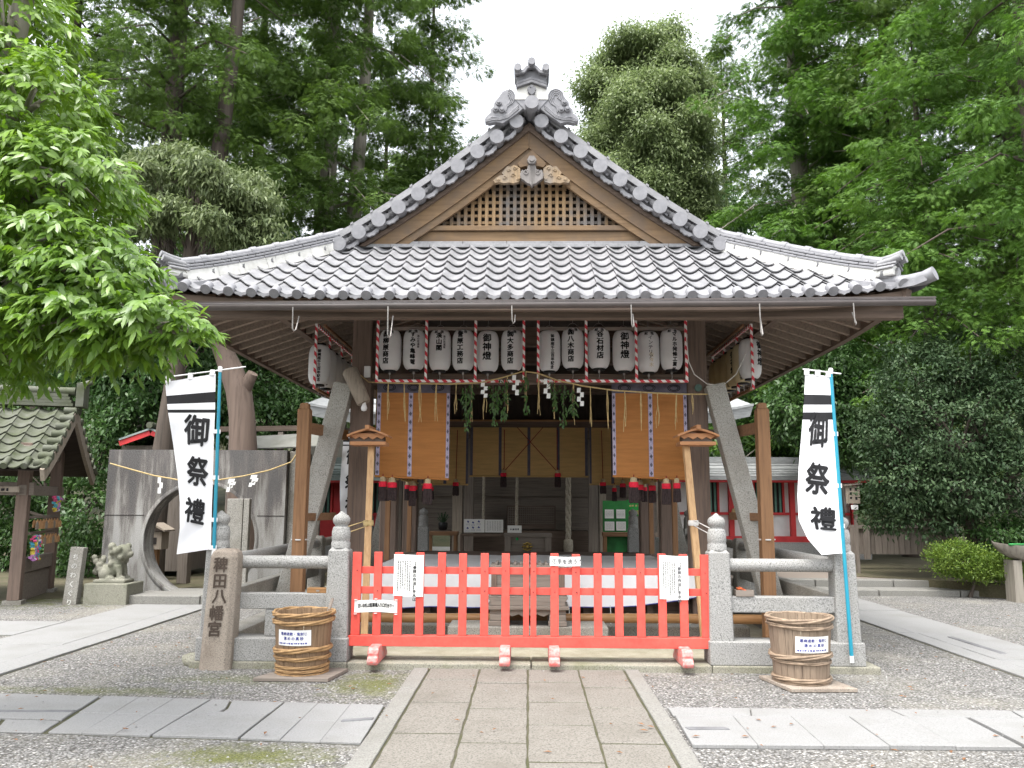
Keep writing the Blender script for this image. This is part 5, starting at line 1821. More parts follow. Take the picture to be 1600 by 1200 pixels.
# ------------------------------------------------------------------ tubs in front of the balustrade
def barrel(cx, cy, z0, H, R0, R1, hoops, lab, sign_th, grp, mts=('barrel', 'hoop')):
    t = thing("wooden_tub", lab, "tub", (cx, cy, z0), grp)
    mb = MB()
    ns = 24
    def R_(f): return R0 + (R1 - R0) * f
    lv = [0, .25, .5, .75, 1.0]
    for k in range(ns):
        a0, a1 = 2 * pi * k / ns + .006, 2 * pi * (k + 1) / ns - .006
        dz = random.uniform(-.006, .004); dr = random.uniform(-.002, .002)
        out, inn = [], []
        for f in lv:
            r = R_(f) + dr
            out.append([(cx + r * cos(a), cy + r * sin(a), z0 + H * f + (dz if f == 1 else 0)) for a in (a0, (a0 + a1) / 2, a1)])
            inn.append([(cx + (r - .024) * cos(a), cy + (r - .024) * sin(a), z0 + H * f + (dz if f == 1 else 0)) for a in (a0, (a0 + a1) / 2, a1)])
        mb.grid(out, smooth=False); mb.grid(inn[::-1], smooth=False); mb.grid([out[-1], inn[-1]], smooth=False)
        for e in (0, 2): mb.grid([[r_[e] for r_ in out], [r_[e] for r_ in inn]], smooth=False)
    mb.lathe([(R_(.1) - .02, z0 + H * .1)], (cx, cy, 0), ns) if False else None
    mb.build("staves", M[mts[0]], t)
    mb = MB(); r = R_(.72) - .026
    mb.add([(cx + r * cos(2 * pi * k / 32), cy + r * sin(2 * pi * k / 32), z0 + H * .72) for k in range(32)], [tuple(range(32))])
    mb.build("contents", M['sand'], t)
    for (f, rad, turns, amp, tlt) in hoops:
        mb = MB()
        N = 96
        for s in range(3):
            pts = []
            for k in range(N + 1):
                a = 2 * pi * k / N
                ph = a * max(2, turns // 3) + s * 2.094 + f * 5
                rr = R_(f) + rad * .5 + rad * .30 * cos(ph)
                pts.append((cx + rr * cos(a), cy + rr * sin(a), z0 + H * f + rad * .55 * sin(ph) + amp * sin(a * 2 + f * 9) + tlt * cos(a)))
            mb.tube(pts, rad * .52, 7, 0, False)
        mb.build("hoop", M[mts[1]], t)
    o_ = ORG[t]
    def f(a, b, l):
        z = b
        r = R_((z - z0) / H) + .004 + l
        th = sign_th + a / R_((z - z0) / H)
        return (cx + r * sin(th), cy - r * cos(th), z)
    w, h = .31, .135
    zc = z0 + H * .62
    mb = MB()
    mb.grid([[f(-w / 2 + w * i / 14, zc + h / 2 - h * j / 3, 0) for i in range(15)] for j in range(4)][::-1])
    mb.grid([[f(-w / 2 + w * i / 14, zc + h / 2 - h * j / 3, .0035) for i in range(15)] for j in range(4)][::-1])
    lb = mb.build("label_sheet", M['paper'], t)
    mb = MB()
    letters(mb, "悪病退散・鬼封じ", -.105, zc + .036, .029, f, .03, 1.0, step=.0305, horiz=True, lift=.006)
    letters(mb, "清めの真砂", -.072, zc - .004, .031, f, .03, 1.0, step=.037, horiz=True, lift=.006)
    scribble(mb, -.14, .14, zc - .058, zc - .036, f, 1, vertical=False, seed=5, w=.8, lift=.006)
    mb.build("lettering", M['ink_blue'], lb)
    return t


barrel(-2.05, 7.70, .035, .53, .222, .262, ((.985, .021, 9, .004, 0), (.86, .022, 8, .006, 0.004), (.40, .024, 7, .006, .006), (.27, .020, 8, .004, -.004), (.13, .015, 9, .003, 0), (.065, .015, 10, .003, 0), (.0, .015, 9, .003, 0)),
       "old wooden tub with seven twisted bamboo hoops beside the marker stone", -.10, "wooden tubs of cleansing sand")
barrel(2.39, 7.50, .035, .55, .228, .268, ((.975, .022, 8, .006, .004), (.87, .018, 7, .006, -.006), (.42, .022, 8, .006, .006), (.33, .014, 7, .004, -.008), (.07, .020, 8, .003, 0), (.01, .012, 9, .003, 0)),
       "weathered wooden tub with three pairs of twisted hoops below the right banner", .16, "wooden tubs of cleansing sand", ('barrel_grey', 'hoop_grey'))
mb = MB(); p = P(497, 952, 7.85)
mb.bar((-1.90, 7.78, .38), (-1.84, 7.90, .66), .028, .012)
mb.build("wooden_paddle", M['grey_wood_z'], label="thin wooden paddle standing in the left tub", cat="paddle")
for poly, lab in (([(-2.40, 7.40), (-1.74, 7.40), (-1.66, 7.86), (-2.22, 7.92)], "grey board under the left wooden tub"), ([(2.20, 7.17), (2.76, 7.20), (2.66, 7.72), (2.08, 7.72)], "cracked stone board under the right wooden tub")):
    mb = MB(); mb.prism(poly, 'xy', .004, .034)
    mb.build("base_board", M['grey_wood_x'] if poly[0][0] < 0 else M['marker'], label=lab, cat="board", bev=.004)
mb = MB(); c = P(496, 925, 8.08)
mb.bx(c.x - .10, c.x + .09, 8.07, 8.16, .687, .735)
t = mb.build("wood_block", M['bamboo'], label="small yellow wooden block on the left balustrade's middle rail", cat="wood block", bev=.004)
mb = MB(); mb.bx(c.x - .01, c.x + .02, 8.064, 8.0695, .702, .716); mb.build("metal_plate", M['wire'], t)
t = thing("rail_box", "small grey box with orange leaves on the right balustrade's middle rail", "box", (P(1162, 925, 8.1).x, 8.1, .686))
x = ORG[t].x
mb = MB()
mb.bx(x - .085, x + .085, 8.05, 8.06, .687, .745); mb.bx(x - .085, x + .085, 8.15, 8.16, .687, .745); mb.bx(x - .085, x - .075, 8.061, 8.149, .687, .745); mb.bx(x + .075, x + .085, 8.061, 8.149, .687, .745); mb.bx(x - .074, x + .074, 8.061, 8.149, .687, .70)
mb.build("tray", M['grey_wood_x'], t)
mb = MB()
M['orange'] = mat("orange leaf", (.6, .13, .04), scale=30, rough=.6)
for k in range(6):
    c = Vector((x + random.uniform(-.05, .06), 8.10 + random.uniform(-.03, .03), .75 + random.uniform(-.01, .02)))
    mb.box(c, (.06, .03, .006), 0, Matrix.Rotation(random.uniform(-.9, .9), 3, 'Y') @ Matrix.Rotation(random.uniform(0, 3), 3, 'Z'))
mb.build("dry_leaf", M['orange'], t)

# ------------------------------------------------------------------ festival banners
def banner(corners_l, corners_r, Y, pole_top, pole_bot, bands, chars, lab, wob=.03, tabs=(.28, .52, .76, .985), grp="festival banners", size=None, tip=None, poleY=None):
    """corners: lists of (u,v) down the free edge and down the pole edge"""
    poleY = poleY or Y
    t = thing("festival_banner", lab, "banner", P(*pole_bot, poleY), grp)
    def lerp_list(L, q):
        f = q * (len(L) - 1); i = min(int(f), len(L) - 2); k = f - i
        # smooth
        a, b = L[i], L[i + 1]
        return (a[0] + (b[0] - a[0]) * k, a[1] + (b[1] - a[1]) * k)
    def S(s, q, l):
        a, b = lerp_list(corners_l, q), lerp_list(corners_r, q)
        u, v = a[0] + (b[0] - a[0]) * s, a[1] + (b[1] - a[1]) * s
        dy = wob * sin(2.4 * s * 2 + q * 5) * (1 - s) * (.4 + q) + .012 * sin(q * 21 + s * 6) * (1 - s)
        return P(u, v, Y + dy - l)
    NXb, NQ = 14, 60
    mb = MB()
    for off in (0, .003):
        vs = [S(i / NXb, j / NQ, -off) for j in range(NQ + 1) for i in range(NXb + 1)]
        fs = []; b0 = len(mb.v)
        mb.v.extend([tuple(p) for p in vs])
        for j in range(NQ):
            qm = (j + .5) / NQ
            mi = 1 if any(a <= qm <= b for a, b in bands) else 0
            for i in range(NXb):
                a = b0 + j * (NXb + 1) + i
                f_ = [a, a + NXb + 1, a + NXb + 2, a + 1]
                mb.f.append(f_ if off == 0 else f_[::-1]); mb.m.append(mi); mb.s.append(True)
    mb.build("cloth", [M['cloth'], M['ink']], t)
    pt, pb = P(*pole_top, poleY), P(*pole_bot, poleY)
    mb = MB(); mb.tube([pb, pb.lerp(pt, .02), pb.lerp(pt, .99), pt], [.016, .018, .016, .016], 10); mb.build("pole", M['blue_pole'], t)
    mb = MB(); mb.lathe([(.018, -.03), (.022, -.02), (.022, .02), (.012, .03)], pt, 10); mb.lathe([(.02, -.03), (.02, .03)], pb, 10)
    mb.build("pole_cap", M['white_pl'], t)
    tl, tr = S(0, 0, 0), S(1, 0, 0)
    e1 = P(*tip, poleY) if tip else pt + (pt - tl) * .1
    s1 = tl + Vector((-.02, 0, .045))
    mb = MB(); mb.tube([s1, e1], .007, 6); mb.build("crossbar", M['white_pl'], t)
    mb = MB()
    for s in (.06, .5, .93):
        a = S(s, 0, 0); f = min(max((a.x - s1.x) / (e1.x - s1.x), 0), 1); b = s1.lerp(e1, f)
        mb.bar(a + Vector((0, .0, -.01)), b + Vector((0, 0, .01)), .045, .022)
    for q in tabs:
        a = S(.97, q, .004); f = min(max((a.z - pb.z) / (pt.z - pb.z), 0), 1); b = pb.lerp(pt, f)
        mb.bar(a, b + (b - a).normalized() * .022, .024, .04, up=(0, 0, 1))
    mb.build("tab", M['white_pl'], t)
    mb = MB()
    for ch, s0, q0, hs, hq in chars:
        vs, fs = glyph(ch)
        bo = .030
        for k, (ox, oy) in enumerate(((0, 0), (bo, 0), (-bo, 0), (0, bo), (0, -bo), (bo * .7, bo * .7), (-bo * .7, -bo * .7))):
            # slanted brush hand
            mb.add([S(min(1, max(0, s0 + (a + ox + .10 * (b + oy)) * hs)), q0 - (b + oy - .10 * a) * hq, .006 + .0004 * k) for a, b in vs], fs)
    mb.build("lettering", M['ink'], t)
    return t


banner([(258, 597), (262, 640), (270, 690), (277, 740), (281, 785), (281, 825), (276, 866)], [(337, 584), (336, 640), (334, 690), (333, 740), (331, 790), (330, 830), (329, 858)], 8.0,
       (344, 577), (334, 862), ((.085, .135), (.165, .19)), (("御", .60, .275, .58, .165), ("祭", .57, .49, .60, .16), ("禮", .47, .715, .64, .165)),
       "white festival banner on a turquoise pole beside the carved marker stone", tip=(384, 573), poleY=8.02)
banner([(1258, 584), (1256, 630), (1252, 680), (1248, 730), (1246, 775), (1248, 812), (1262, 842), (1284, 867)], [(1297, 588), (1301, 630), (1304, 680), (1307, 730), (1311, 775), (1315, 812), (1318, 842), (1321, 864)], 7.93,
       (1298, 580), (1331, 1030), ((.105, .155), (.185, .212)), (("御", .52, .262, .60, .155), ("祭", .49, .487, .62, .16), ("禮", .57, .715, .62, .16)),
       "white festival banner on a turquoise pole tied to the right corner post", tip=(1314, 584), poleY=7.93)
banner([(537, 680), (535, 705), (533, 730), (531, 755), (531, 780), (532, 806)], [(566, 680), (566, 705), (566, 730), (566, 755), (566, 780), (566, 806)], 16.2,
       (568, 672), (568, 840), ((.04, .09), (.12, .14)), (("御", .52, .27, .60, .21), ("祭", .52, .58, .60, .21), ("禮", .52, .88, .60, .21)),
       "white festival banner seen behind the left front pillar", wob=.02)

# carved marker stone
t = thing("marker_stone", "brown stained stone pillar carved 稗田八幡宮 beside the left tub", "marker stone", (-2.93, 7.98, 0))
mb = MB()
x0, y0 = -2.93, 8.0
lv = [(-.02, .30, .27), (.05, .295, .265), (.6, .28, .25), (1.03, .265, .235), (1.08, .24, .21), (1.105, .16, .14), (1.11, .06, .05)]
vs = []
for z, w, d in lv:
    c = min(.045, w * .2)
    q = [(-w / 2 + c, -d / 2), (w / 2 - c, -d / 2), (w / 2, -d / 2 + c), (w / 2, d / 2 - c), (w / 2 - c, d / 2), (-w / 2 + c, d / 2), (-w / 2, d / 2 - c), (-w / 2, -d / 2 + c)]
    vs += [(x0 + a + .03 * z, y0 + b, z) for a, b in q]
fs = [tuple(range(8))[::-1], tuple(range(48, 56))]
for i in range(6): fs += [(i * 8 + k, i * 8 + (k + 1) % 8, (i + 1) * 8 + (k + 1) % 8, (i + 1) * 8 + k) for k in range(8)]
mb.add(vs, fs)
sh = mb.build("shaft", M['marker'], t, bev=.01)
mb = MB()
M['carved_line'] = mat("dark stained carving", (.05, .038, .03), (.08, .06, .048), 10, .2, .95)  # dark stain of the carved characters
def f(a, b, l): return (x0 - .005 + a + .03 * b, y0 - .139 + .016 * min(1, b) - l, b)
for i, ch in enumerate("稗田八幡宮"):
    mb = MB(); letters(mb, ch, (-.005, 0, .01, -.005, -.01)[i], (.965, .815, .675, .52, .375)[i], .145, f, .03, .95, lift=.003); mb.build("carved_character", M['carved_line'], sh)
mb = MB()
for k in range(5):
    pass
rr = random.Random(4)
def rock(mb, c, r, sq=.6, seed=0):
    rr = random.Random(seed)
    n1, n2 = 6, 10
    ph = [rr.uniform(0, 6) for _ in range(4)]
    vs = []
    for i in range(n1 + 1):
        th = pi * i / n1
        for k in range(n2):
            a = 2 * pi * k / n2
            q = r * (1 + .18 * sin(2 * a + ph[0]) * sin(th) + .12 * sin(3 * a + ph[1] + th * 2) + .05 * rr.uniform(-1, 1))
            vs.append((c[0] + q * sin(th) * cos(a), c[1] + q * sin(th) * sin(a) * .8, c[2] + q * cos(th) * sq))
    fs = [(i * n2 + k, (i + 1) * n2 + k, (i + 1) * n2 + (k + 1) % n2, i * n2 + (k + 1) % n2) for i in range(n1) for k in range(n2)]
    mb.add(vs, fs, 0, True)
mb = MB(); rock(mb, (-3.17, 8.12, .04), .14, .5, 3)
mb.build("rock", M['kerb'], label="low grey rock at the left foot of the carved marker stone", cat="rock")

# ------------------------------------------------------------------ ring wall on the left
def streak_mat():
    m, nt, b = _mat("streaked concrete")
    vec = _coord(nt, (3.2, 3.2, .45))
    n = _noise(nt, vec, 1.6, 8, .65)
    tc = nt.nodes.new("ShaderNodeTexCoord"); sx = nt.nodes.new("ShaderNodeSeparateXYZ"); nt.links.new(tc.outputs["Object"], sx.inputs[0])
    mr = nt.nodes.new("ShaderNodeMapRange"); mr.inputs[1].default_value = .2; mr.inputs[2].default_value = 2.3; mr.inputs[3].default_value = -.10; mr.inputs[4].default_value = .13
    nt.links.new(sx.outputs[2], mr.inputs[0])
    ad = nt.nodes.new("ShaderNodeMath"); ad.operation = 'ADD'; nt.links.new(n.outputs["Fac"], ad.inputs[0]); nt.links.new(mr.outputs[0], ad.inputs[1])
    colr = _ramp(nt, ad.outputs[0], [(.38, (.27, .265, .25)), (.48, (.17, .16, .142)), (.55, (.065, .053, .045)), (.64, (.028, .023, .02))])
    n2 = _noise(nt, _coord(nt), 90, 2)
    colr = _mix(nt, .18, colr, _ramp(nt, n2.outputs["Fac"], [(.4, (.1, .1, .1)), (.6, (.6, .6, .6))]))
    nt.links.new(colr, b.inputs["Base Color"]); b.inputs["Roughness"].default_value = .9
    _bump(nt, b, n2.outputs["Fac"], .4, .006)
    return m


M['streak'] = streak_mat()
YW = 13.5
a, b = P(171, 703, YW), P(449, 703, YW)
xl, xr, zt = a.x, b.x, (a.z + b.z) / 2
cc = P(311, 844, YW); rc = .915
t = thing("ring_wall", "streaked stone wall with a large round opening to walk through", "stone wall", ((xl + xr) / 2, YW, .1))
mb = MB()
N = 72
def rectp(a):
    dx, dz = cos(a), sin(a)
    ts = []
    if dx > 1e-6: ts.append((xr - cc.x) / dx)
    if dx < -1e-6: ts.append((xl - cc.x) / dx)
    if dz > 1e-6: ts.append((zt - cc.z) / dz)
    if dz < -1e-6: ts.append((.02 - cc.z) / dz)
    s = min(ts)
    return (cc.x + dx * s, cc.z + dz * s)
angs = sorted(set([2 * pi * k / N for k in range(N)] + [math.atan2(z - cc.z, x - cc.x) % (2 * pi) for x in (xl, xr) for z in (.02, zt)]))
TW = .36
for i in range(len(angs)):
    a0, a1 = angs[i], angs[(i + 1) % len(angs)]
    c0, c1 = (cc.x + rc * cos(a0), cc.z + rc * sin(a0)), (cc.x + rc * cos(a1), cc.z + rc * sin(a1))
    r0, r1 = rectp(a0), rectp(a1)
    mb.add([(c0[0], YW, c0[1]), (r0[0], YW, r0[1]), (r1[0], YW, r1[1]), (c1[0], YW, c1[1])], [(0, 1, 2, 3)])
    mb.add([(c0[0], YW + TW, c0[1]), (r0[0], YW + TW, r0[1]), (r1[0], YW + TW, r1[1]), (c1[0], YW + TW, c1[1])], [(3, 2, 1, 0)])
    mb.add([(c0[0], YW, c0[1]), (c1[0], YW, c1[1]), (c1[0], YW + TW, c1[1]), (c0[0], YW + TW, c0[1])], [(0, 1, 2, 3)], 0)
    mb.add([(r0[0], YW, r0[1]), (r1[0], YW, r1[1]), (r1[0], YW + TW, r1[1]), (r0[0], YW + TW, r0[1])], [(3, 2, 1, 0)])
mb.build("wall_slab", M['streak'], t)
mb = MB()
mb.lathe([(rc - .0, -.004), (rc + .055, -.004), (rc + .055, .004)], (0, 0, 0), 72)
mb.v = [(cc.x + x, YW - .006 + z, cc.z + y) for x, y, z in mb.v]
mb.f = [f_ for f_ in mb.f if len(f_) == 4]; mb.m = mb.m[:len(mb.f)]; mb.s = mb.s[:len(mb.f)]
mb.build("ring_border", M['streak'], t)
mb = MB()
zj = P(200, 805, YW).z
for x0_, x1_ in ((xl, cc.x - rc * 1.02), (cc.x + rc * 1.02, xr)): mb.bx(x0_, x1_, YW - .004, YW - .001, zj - .006, zj + .006)
mb.build("joint_line", M['dark_in'], t)
mb = MB(); mb.bx(xr + .004, xr + .22, YW + .12, YW + .75, .02, zt - .01)
mb.build("end_slab", M['granite_dark'], t, bev=.015)
t2 = thing("straw_rope", "straw rope with leaves and paper slung across the ring wall", "straw rope", (cc.x, YW - .1, zt - .4))
rp2 = [(172, 724), (200, 732), (240, 743), (280, 750), (310, 752), (340, 750), (380, 744), (420, 735), (455, 722), (466, 706)]
mb = MB(); mb.tube([P(u, v, YW - .10) for u, v in rp2], .012, 6); mb.build("cord", M['straw'], t2)
for u, v0, v1 in ((250, 746, 770), (361, 748, 768), (366, 748, 762), (396, 742, 760), (401, 742, 757)):
    mb = MB()
    a, b = P(u, v0, YW - .13), P(u - (4 if u > 300 else 0), v1, YW - .13)
    for k in range(3):
        m0, m1 = a.lerp(b, k / 3), a.lerp(b, (k + 1.1) / 3)
        dx = .02 if k % 2 else -.01
        mb.add([(m0.x - .025 + dx, m0.y, m0.z), (m0.x + .025 + dx, m0.y, m0.z), (m1.x + .02 + dx, m1.y, m1.z), (m1.x - .03 + dx, m1.y, m1.z)], [(0, 1, 2, 3)])
    mb.build("paper_streamer", M['paper'], t2)
for u0, u1, v0, lab in ((357, 382, 779, "upright grey stone slab in front of the ring wall, beside the banner pole"), (383, 392, 779, "narrow upright grey slab in front of the ring wall, right of its wider neighbour")):
    a, b = P(u0, v0, 12.9), P(u1, v0, 12.9)
    mb = MB(); mb.bx(a.x, b.x, 12.85, 12.95, .13, a.z); mb.build("stone_slab", M['granite_dark'], label=lab, cat="stone slab", bev=.01)
# little wooden lantern house seen through the ring
c = P(244, 858, 15.5)
t = thing("lantern_house", "small pale wooden lantern house on a post seen through the ring wall", "wooden lantern", (c.x, 15.5, .12))
z0 = P(244, 858, 15.5).z
mb = MB(); mb.bx(c.x - .05, c.x + .05, 15.45, 15.55, .12, z0); mb.build("post", M['brown_z'], t)
mb = MB(); mb.bx(c.x - .16, c.x + .16, 15.34, 15.66, z0 + .001, z0 + .32); b_ = mb.build("box", M['pale_z'], t, bev=.006)
mb = MB(); mb.prism([(-.24, .30), (0, .42), (.24, .30), (.24, .33), (0, .46), (-.24, .33)], 'xz', -.24, .24, 0, lambda p, q, d: (c.x + p, 15.5 + d, z0 + q + .03)); mb.build("roof", M['pale_z'], t)
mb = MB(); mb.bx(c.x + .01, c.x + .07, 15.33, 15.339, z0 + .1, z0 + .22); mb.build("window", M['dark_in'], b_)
mb = MB(); p = P(287, 900, 15.0); mb.bx(p.x - .09, p.x + .09, 14.9, 15.1, .1, P(287, 830, 15).z); mb.build("timber_post", M['grey_wood_z'], label="square weathered post standing inside the ring opening", cat="timber post", bev=.01)

# upright guide stone and guardian lion-dog
t = thing("guide_stone", "slim grey stone post carved ちのわくぐり beside the lion-dog", "guide stone", G(111, 944))
c = G(111, 944)
zt_ = P(116, 855, c.y).z
mb = MB(); mb.bar(c + Vector((0, 0, -.02)), Vector((c.x + .06, c.y, zt_)), .21, .13, up=(0, -1, 0), w1=.205)
s_ = mb.build("shaft", M['granite_dark'], t, bev=.008)
mb = MB()
letters(mb, "ちのわくぐり", 0, zt_ - .14, .10, lambda a, b, l: (c.x + .06 * b / zt_ + a, c.y - .068 - l, b), .0, step=.135)
mb.build("lettering", mat('pale paint', (.66, .66, .63), scale=9), s_)
c = G(165, 945)
yk = c.y + .25
a, b = P(131, 912, c.y), P(199, 912, c.y)
mb = MB(); mb.bx(a.x, b.x, c.y, c.y + .55, -.02, a.z)
mb.build("plinth", M['carved_stone'], label="square mossy stone plinth under the lion-dog", cat="plinth", bev=.015)
mb = MB(); zp = a.z + .002
def ball(mb, c, r, sc=(1, 1, 1), n1=8, n2=12):
    vs = [(c[0] + r * sc[0] * sin(pi * i / n1) * cos(2 * pi * k / n2), c[1] + r * sc[1] * sin(pi * i / n1) * sin(2 * pi * k / n2), c[2] + r * sc[2] * cos(pi * i / n1)) for i in range(n1 + 1) for k in range(n2)]
    fs = [(i * n2 + k, (i + 1) * n2 + k, (i + 1) * n2 + (k + 1) % n2, i * n2 + (k + 1) % n2) for i in range(n1) for k in range(n2)]
    mb.add(vs, fs, 0, True)
bx_, by_ = (a.x + b.x) / 2 - .02, c.y + .27
L = lambda x, y, z: (bx_ + x, by_ + y, zp + z)
mb.bx(bx_ - .24, bx_ + .26, by_ - .16, by_ + .16, zp, zp + .05)
ball(mb, L(-.08, 0, .16), .13, (1.15, .95, .95)); ball(mb, L(.04, 0, .25), .12, (1, .9, 1.2)); ball(mb, L(-.10, -.09, .13), .09, (1.1, .7, 1)); ball(mb, L(-.10, .09, .13), .09, (1.1, .7, 1))
for sy in (-1, 1):
    mb.tube([L(.10, sy * .07, .26), L(.13, sy * .08, .15), L(.13, sy * .08, .05)], [.06, .045, .042], 8); ball(mb, L(.16, sy * .08, .07), .05, (1.3, 1, .7)); ball(mb, L(-.0, sy * .11, .07), .05, (1.5, 1, .7))
ball(mb, L(.12, 0, .45), .135, (1, .95, .95)); ball(mb, L(.21, 0, .42), .07, (1.1, 1.1, .75)); ball(mb, L(.26, 0, .44), .028)
for sy in (-1, 1):
    ball(mb, L(.19, sy * .06, .49), .03); ball(mb, L(.08, sy * .10, .47), .04, (.7, .6, 1.1))
rk = random.Random(2)
for k in range(26):
    ang = rk.uniform(-2.2, 2.2); zz = rk.uniform(.24, .56)
    ball(mb, L(.08 - .125 * cos(ang), .125 * sin(ang), zz), rk.uniform(.045, .06), n1=6, n2=8)
for k in range(12):
    ball(mb, L(-.23 - .05 * cos(k * 1.7), .09 * sin(k * 2.1), .16 + .020 * k), .058 - .001 * k, n1=5, n2=7)
o = mb.build("stone_lion_dog", M['carved_stone'], label="weathered stone lion-dog seated on the mossy plinth", cat="statue")
rm = o.modifiers.new("remesh", 'REMESH'); rm.mode = 'VOXEL'; rm.voxel_size = .013; rm.use_smooth_shade = True

# ------------------------------------------------------------------ votive tablet shelter at the far left
t = thing("votive_shelter", "tile-roofed timber shelter hung with votive tablets at the left edge", "shelter", (-8.6, 13.4, 0))
ga = R(16)
gv, rv = Vector((-sin(ga), cos(ga), 0)), Vector((-cos(ga), -sin(ga), 0))
g0 = Vector((-7.62, 13.62, 0))                 # ridge end, gable plane runs along gv and the ridge along rv
def E_(r, g, z): return g0 + rv * r + gv * g + Vector((0, 0, z))
HWE = 1.62; ZRID, ZEV = 3.10, 2.03
def zs_(g):
    f = abs(g) / HWE
    return ZRID - (ZRID - ZEV) * (f * .78 + .22 * (1 - (1 - f) ** 2) if False else f * 1.18 - .18 * f * f)
LEN = 4.2
for sg in (-1, 1):
    mb = MB()
    tile_field(mb, lambda s, t_, h: tuple(E_(s, sg * (HWE - t_), zs_(HWE - t_) + h)), 0, LEN, .27, 0, HWE - .08, 7, lambda t_: 0, lambda t_: LEN, 8)
    for k in range(17):
        p0, p1 = E_(k * .27 + .0, sg * (HWE + .02), ZEV + .03), E_(k * .27, sg * (HWE - .2), zs_(HWE - .2) + .03)
        mb.cyl(p0, p1, .05, n=10)
    # verge caps
    for k in range(8):
        g_ = HWE * (k + .5) / 8
        p0 = E_(-.03, sg * g_, zs_(g_) + .03); mb.cyl(p0, p0 + rv * .2, .06, n=12)
    mb.build("roof_slope", M['tile_old'], t)
    mb = MB()
    for k in range(8):
        ga_, gb_ = HWE * k / 8, HWE * (k + 1) / 8
        mb.bar(E_(.02, sg * ga_, zs_(ga_) - .10), E_(.02, sg * gb_, zs_(gb_) - .10), .06, .19)
    mb.build("barge_board", M['pale_z'], t)
    mb = MB()
    for k in range(7):
        g1, g2 = HWE * .98 * k / 7, HWE * .98 * (k + 1) / 7
        mb.add([E_(.0, sg * g1, zs_(g1) - .05), E_(LEN, sg * g1, zs_(g1) - .05), E_(LEN, sg * g2, zs_(g2) - .05), E_(.0, sg * g2, zs_(g2) - .05)], [(0, 1, 2, 3)])
    mb.build("soffit", M['soffit'], t)
mb = MB()
for lay in range(4):
    mb.bar(E_(.05 + .03 * lay, 0, ZRID + .05 + lay * .055), E_(LEN, 0, ZRID + .05 + lay * .055), .26 - .03 * lay, .05)
mb.tube([E_(.05, 0, ZRID + .29), E_(LEN, 0, ZRID + .29)], .07, 10)
mb.bar(E_(-.06, 0, ZRID + .02), E_(-.06, 0, ZRID + .42), .36, .12, up=rv)
mb.tube([E_(-.02, 0, ZRID + .40), E_(-.2, 0, ZRID + .46)], [.05, .05], 10)
mb.build("roof_ridge", M['tile_old'], t)
for r in (.45, 2.6, 3.9):
    for sg, zb in ((-1, 0), (1, 0)):
        p = E_(r, sg * .88, 0)
        mb = MB(); mb.bar(p + Vector((0, 0, .06)), p + Vector((0, 0, 2.45)), .17, .17, up=gv)
        mb.build("post", M['old_z'], t, bev=.01)
        mb = MB(); mb.bar(p + Vector((0, 0, -.02)), p + Vector((0, 0, .06)), .26, .26, up=gv); mb.build("post_base", M['granite_dark'], t)
for z, h, nm in ((1.72, .16, "tie_beam"), (2.32, .18, "tie_beam"), (.56, .22, "sill_board")):
    mb = MB(); mb.bar(E_(.45, -.98 if nm != "sill_board" else -.8, z), E_(.45, 1.2 if z < 2 and nm == "tie_beam" else .8, z), .12, h); mb.build(nm, M['grey_wood_x'], t, bev=.008)
mb = MB(); mb.bar(E_(.45, -.8, .22), E_(.45, .8, .22), .05, .42); mb.build("skirt_board", M['grey_wood_x'], t)
mb = MB(); mb.bar(E_(.3, -.88, 1.74), E_(3.9, -.88, 1.74), .14, .2); mb.build("tie_beam", M['grey_wood_x'], t, bev=.008)
# rack of votive tablets
t3 = thing("tablet_rack", "timber rack strung with rows of small wooden votive tablets", "tablet rack", E_(.38, 0, .68))
for z in (1.30, 1.05):
    mb = MB(); mb.bar(E_(.38, -.75, z), E_(.38, .80, z), .05, .04); mb.build("rack_bar", M['grey_wood_x'], t3)
n_ = 0
rr = random.Random(5)
for z in (1.30, 1.05):
    for k in range(9):
        g_ = -.66 + k * .165 + rr.uniform(-.02, .02)
        for lay in range(2):
            mb = MB()
            q = E_(.33 - lay * .035, g_ + lay * .04, z - .05 - lay * .03)
            mb.prism([(-.075, -.02), (.075, -.02), (.075, .065), (0, .105), (-.075, .065)], 'xz', -.004, .004, 0, lambda a, b, d: tuple(q + gv * a + Vector((0, 0, b - .09)) + rv * d))
            o = mb.build("votive_tablet", M['ema'] if lay == 0 or k % 3 else M['pale_z'], label="small wooden votive tablet hung close among the others in the rack", cat="votive tablet", group="votive tablets in the left shelter")
t4 = thing("paper_cranes", "strings of coloured folded paper hung in the votive shelter", "paper strings", E_(.5, -.4, .7))
cols = [(.75, .1, .25), (.1, .45, .55), (.75, .6, .1), (.6, .25, .6), (.75, .75, .75), (.1, .35, .6)]
for k in range(10):
    mb = MB()
    g_ = -.74 + k * .06 if k < 6 else .3 + (k - 6) * .09
    z_ = 1.0 if k < 6 else 1.62
    for j in range(12 if k < 6 else 8):
        c = E_(.30 + rr.uniform(-.02, .02), g_ + rr.uniform(-.015, .015), z_ - j * .032)
        mb.box(c, (.05, .05, .03), (j // 3 + k) % 6, Matrix.Rotation(rr.uniform(0, 3), 3, 'Z') @ Matrix.Rotation(rr.uniform(-.6, .6), 3, 'X'))
    mb.build("folded_paper", [M.setdefault('crane%d' % i, mat("coloured paper", cols[i], scale=20, rough=.7)) for i in range(6)], t4)
mb = MB(); c = E_(.36, -.93, 1.86)
a, b = P(0, 771, c.y), P(33, 771, c.y)
x1 = P(34, 771, 12.5).x
mb.bx(x1 - 1.2, x1, 12.42, 12.45, P(0, 769, 12.4).z, P(0, 760, 12.4).z)
t5 = mb.build("shelter_sign", M['pale_z'], label="long pale sign board under the beam of the votive shelter", cat="sign board")
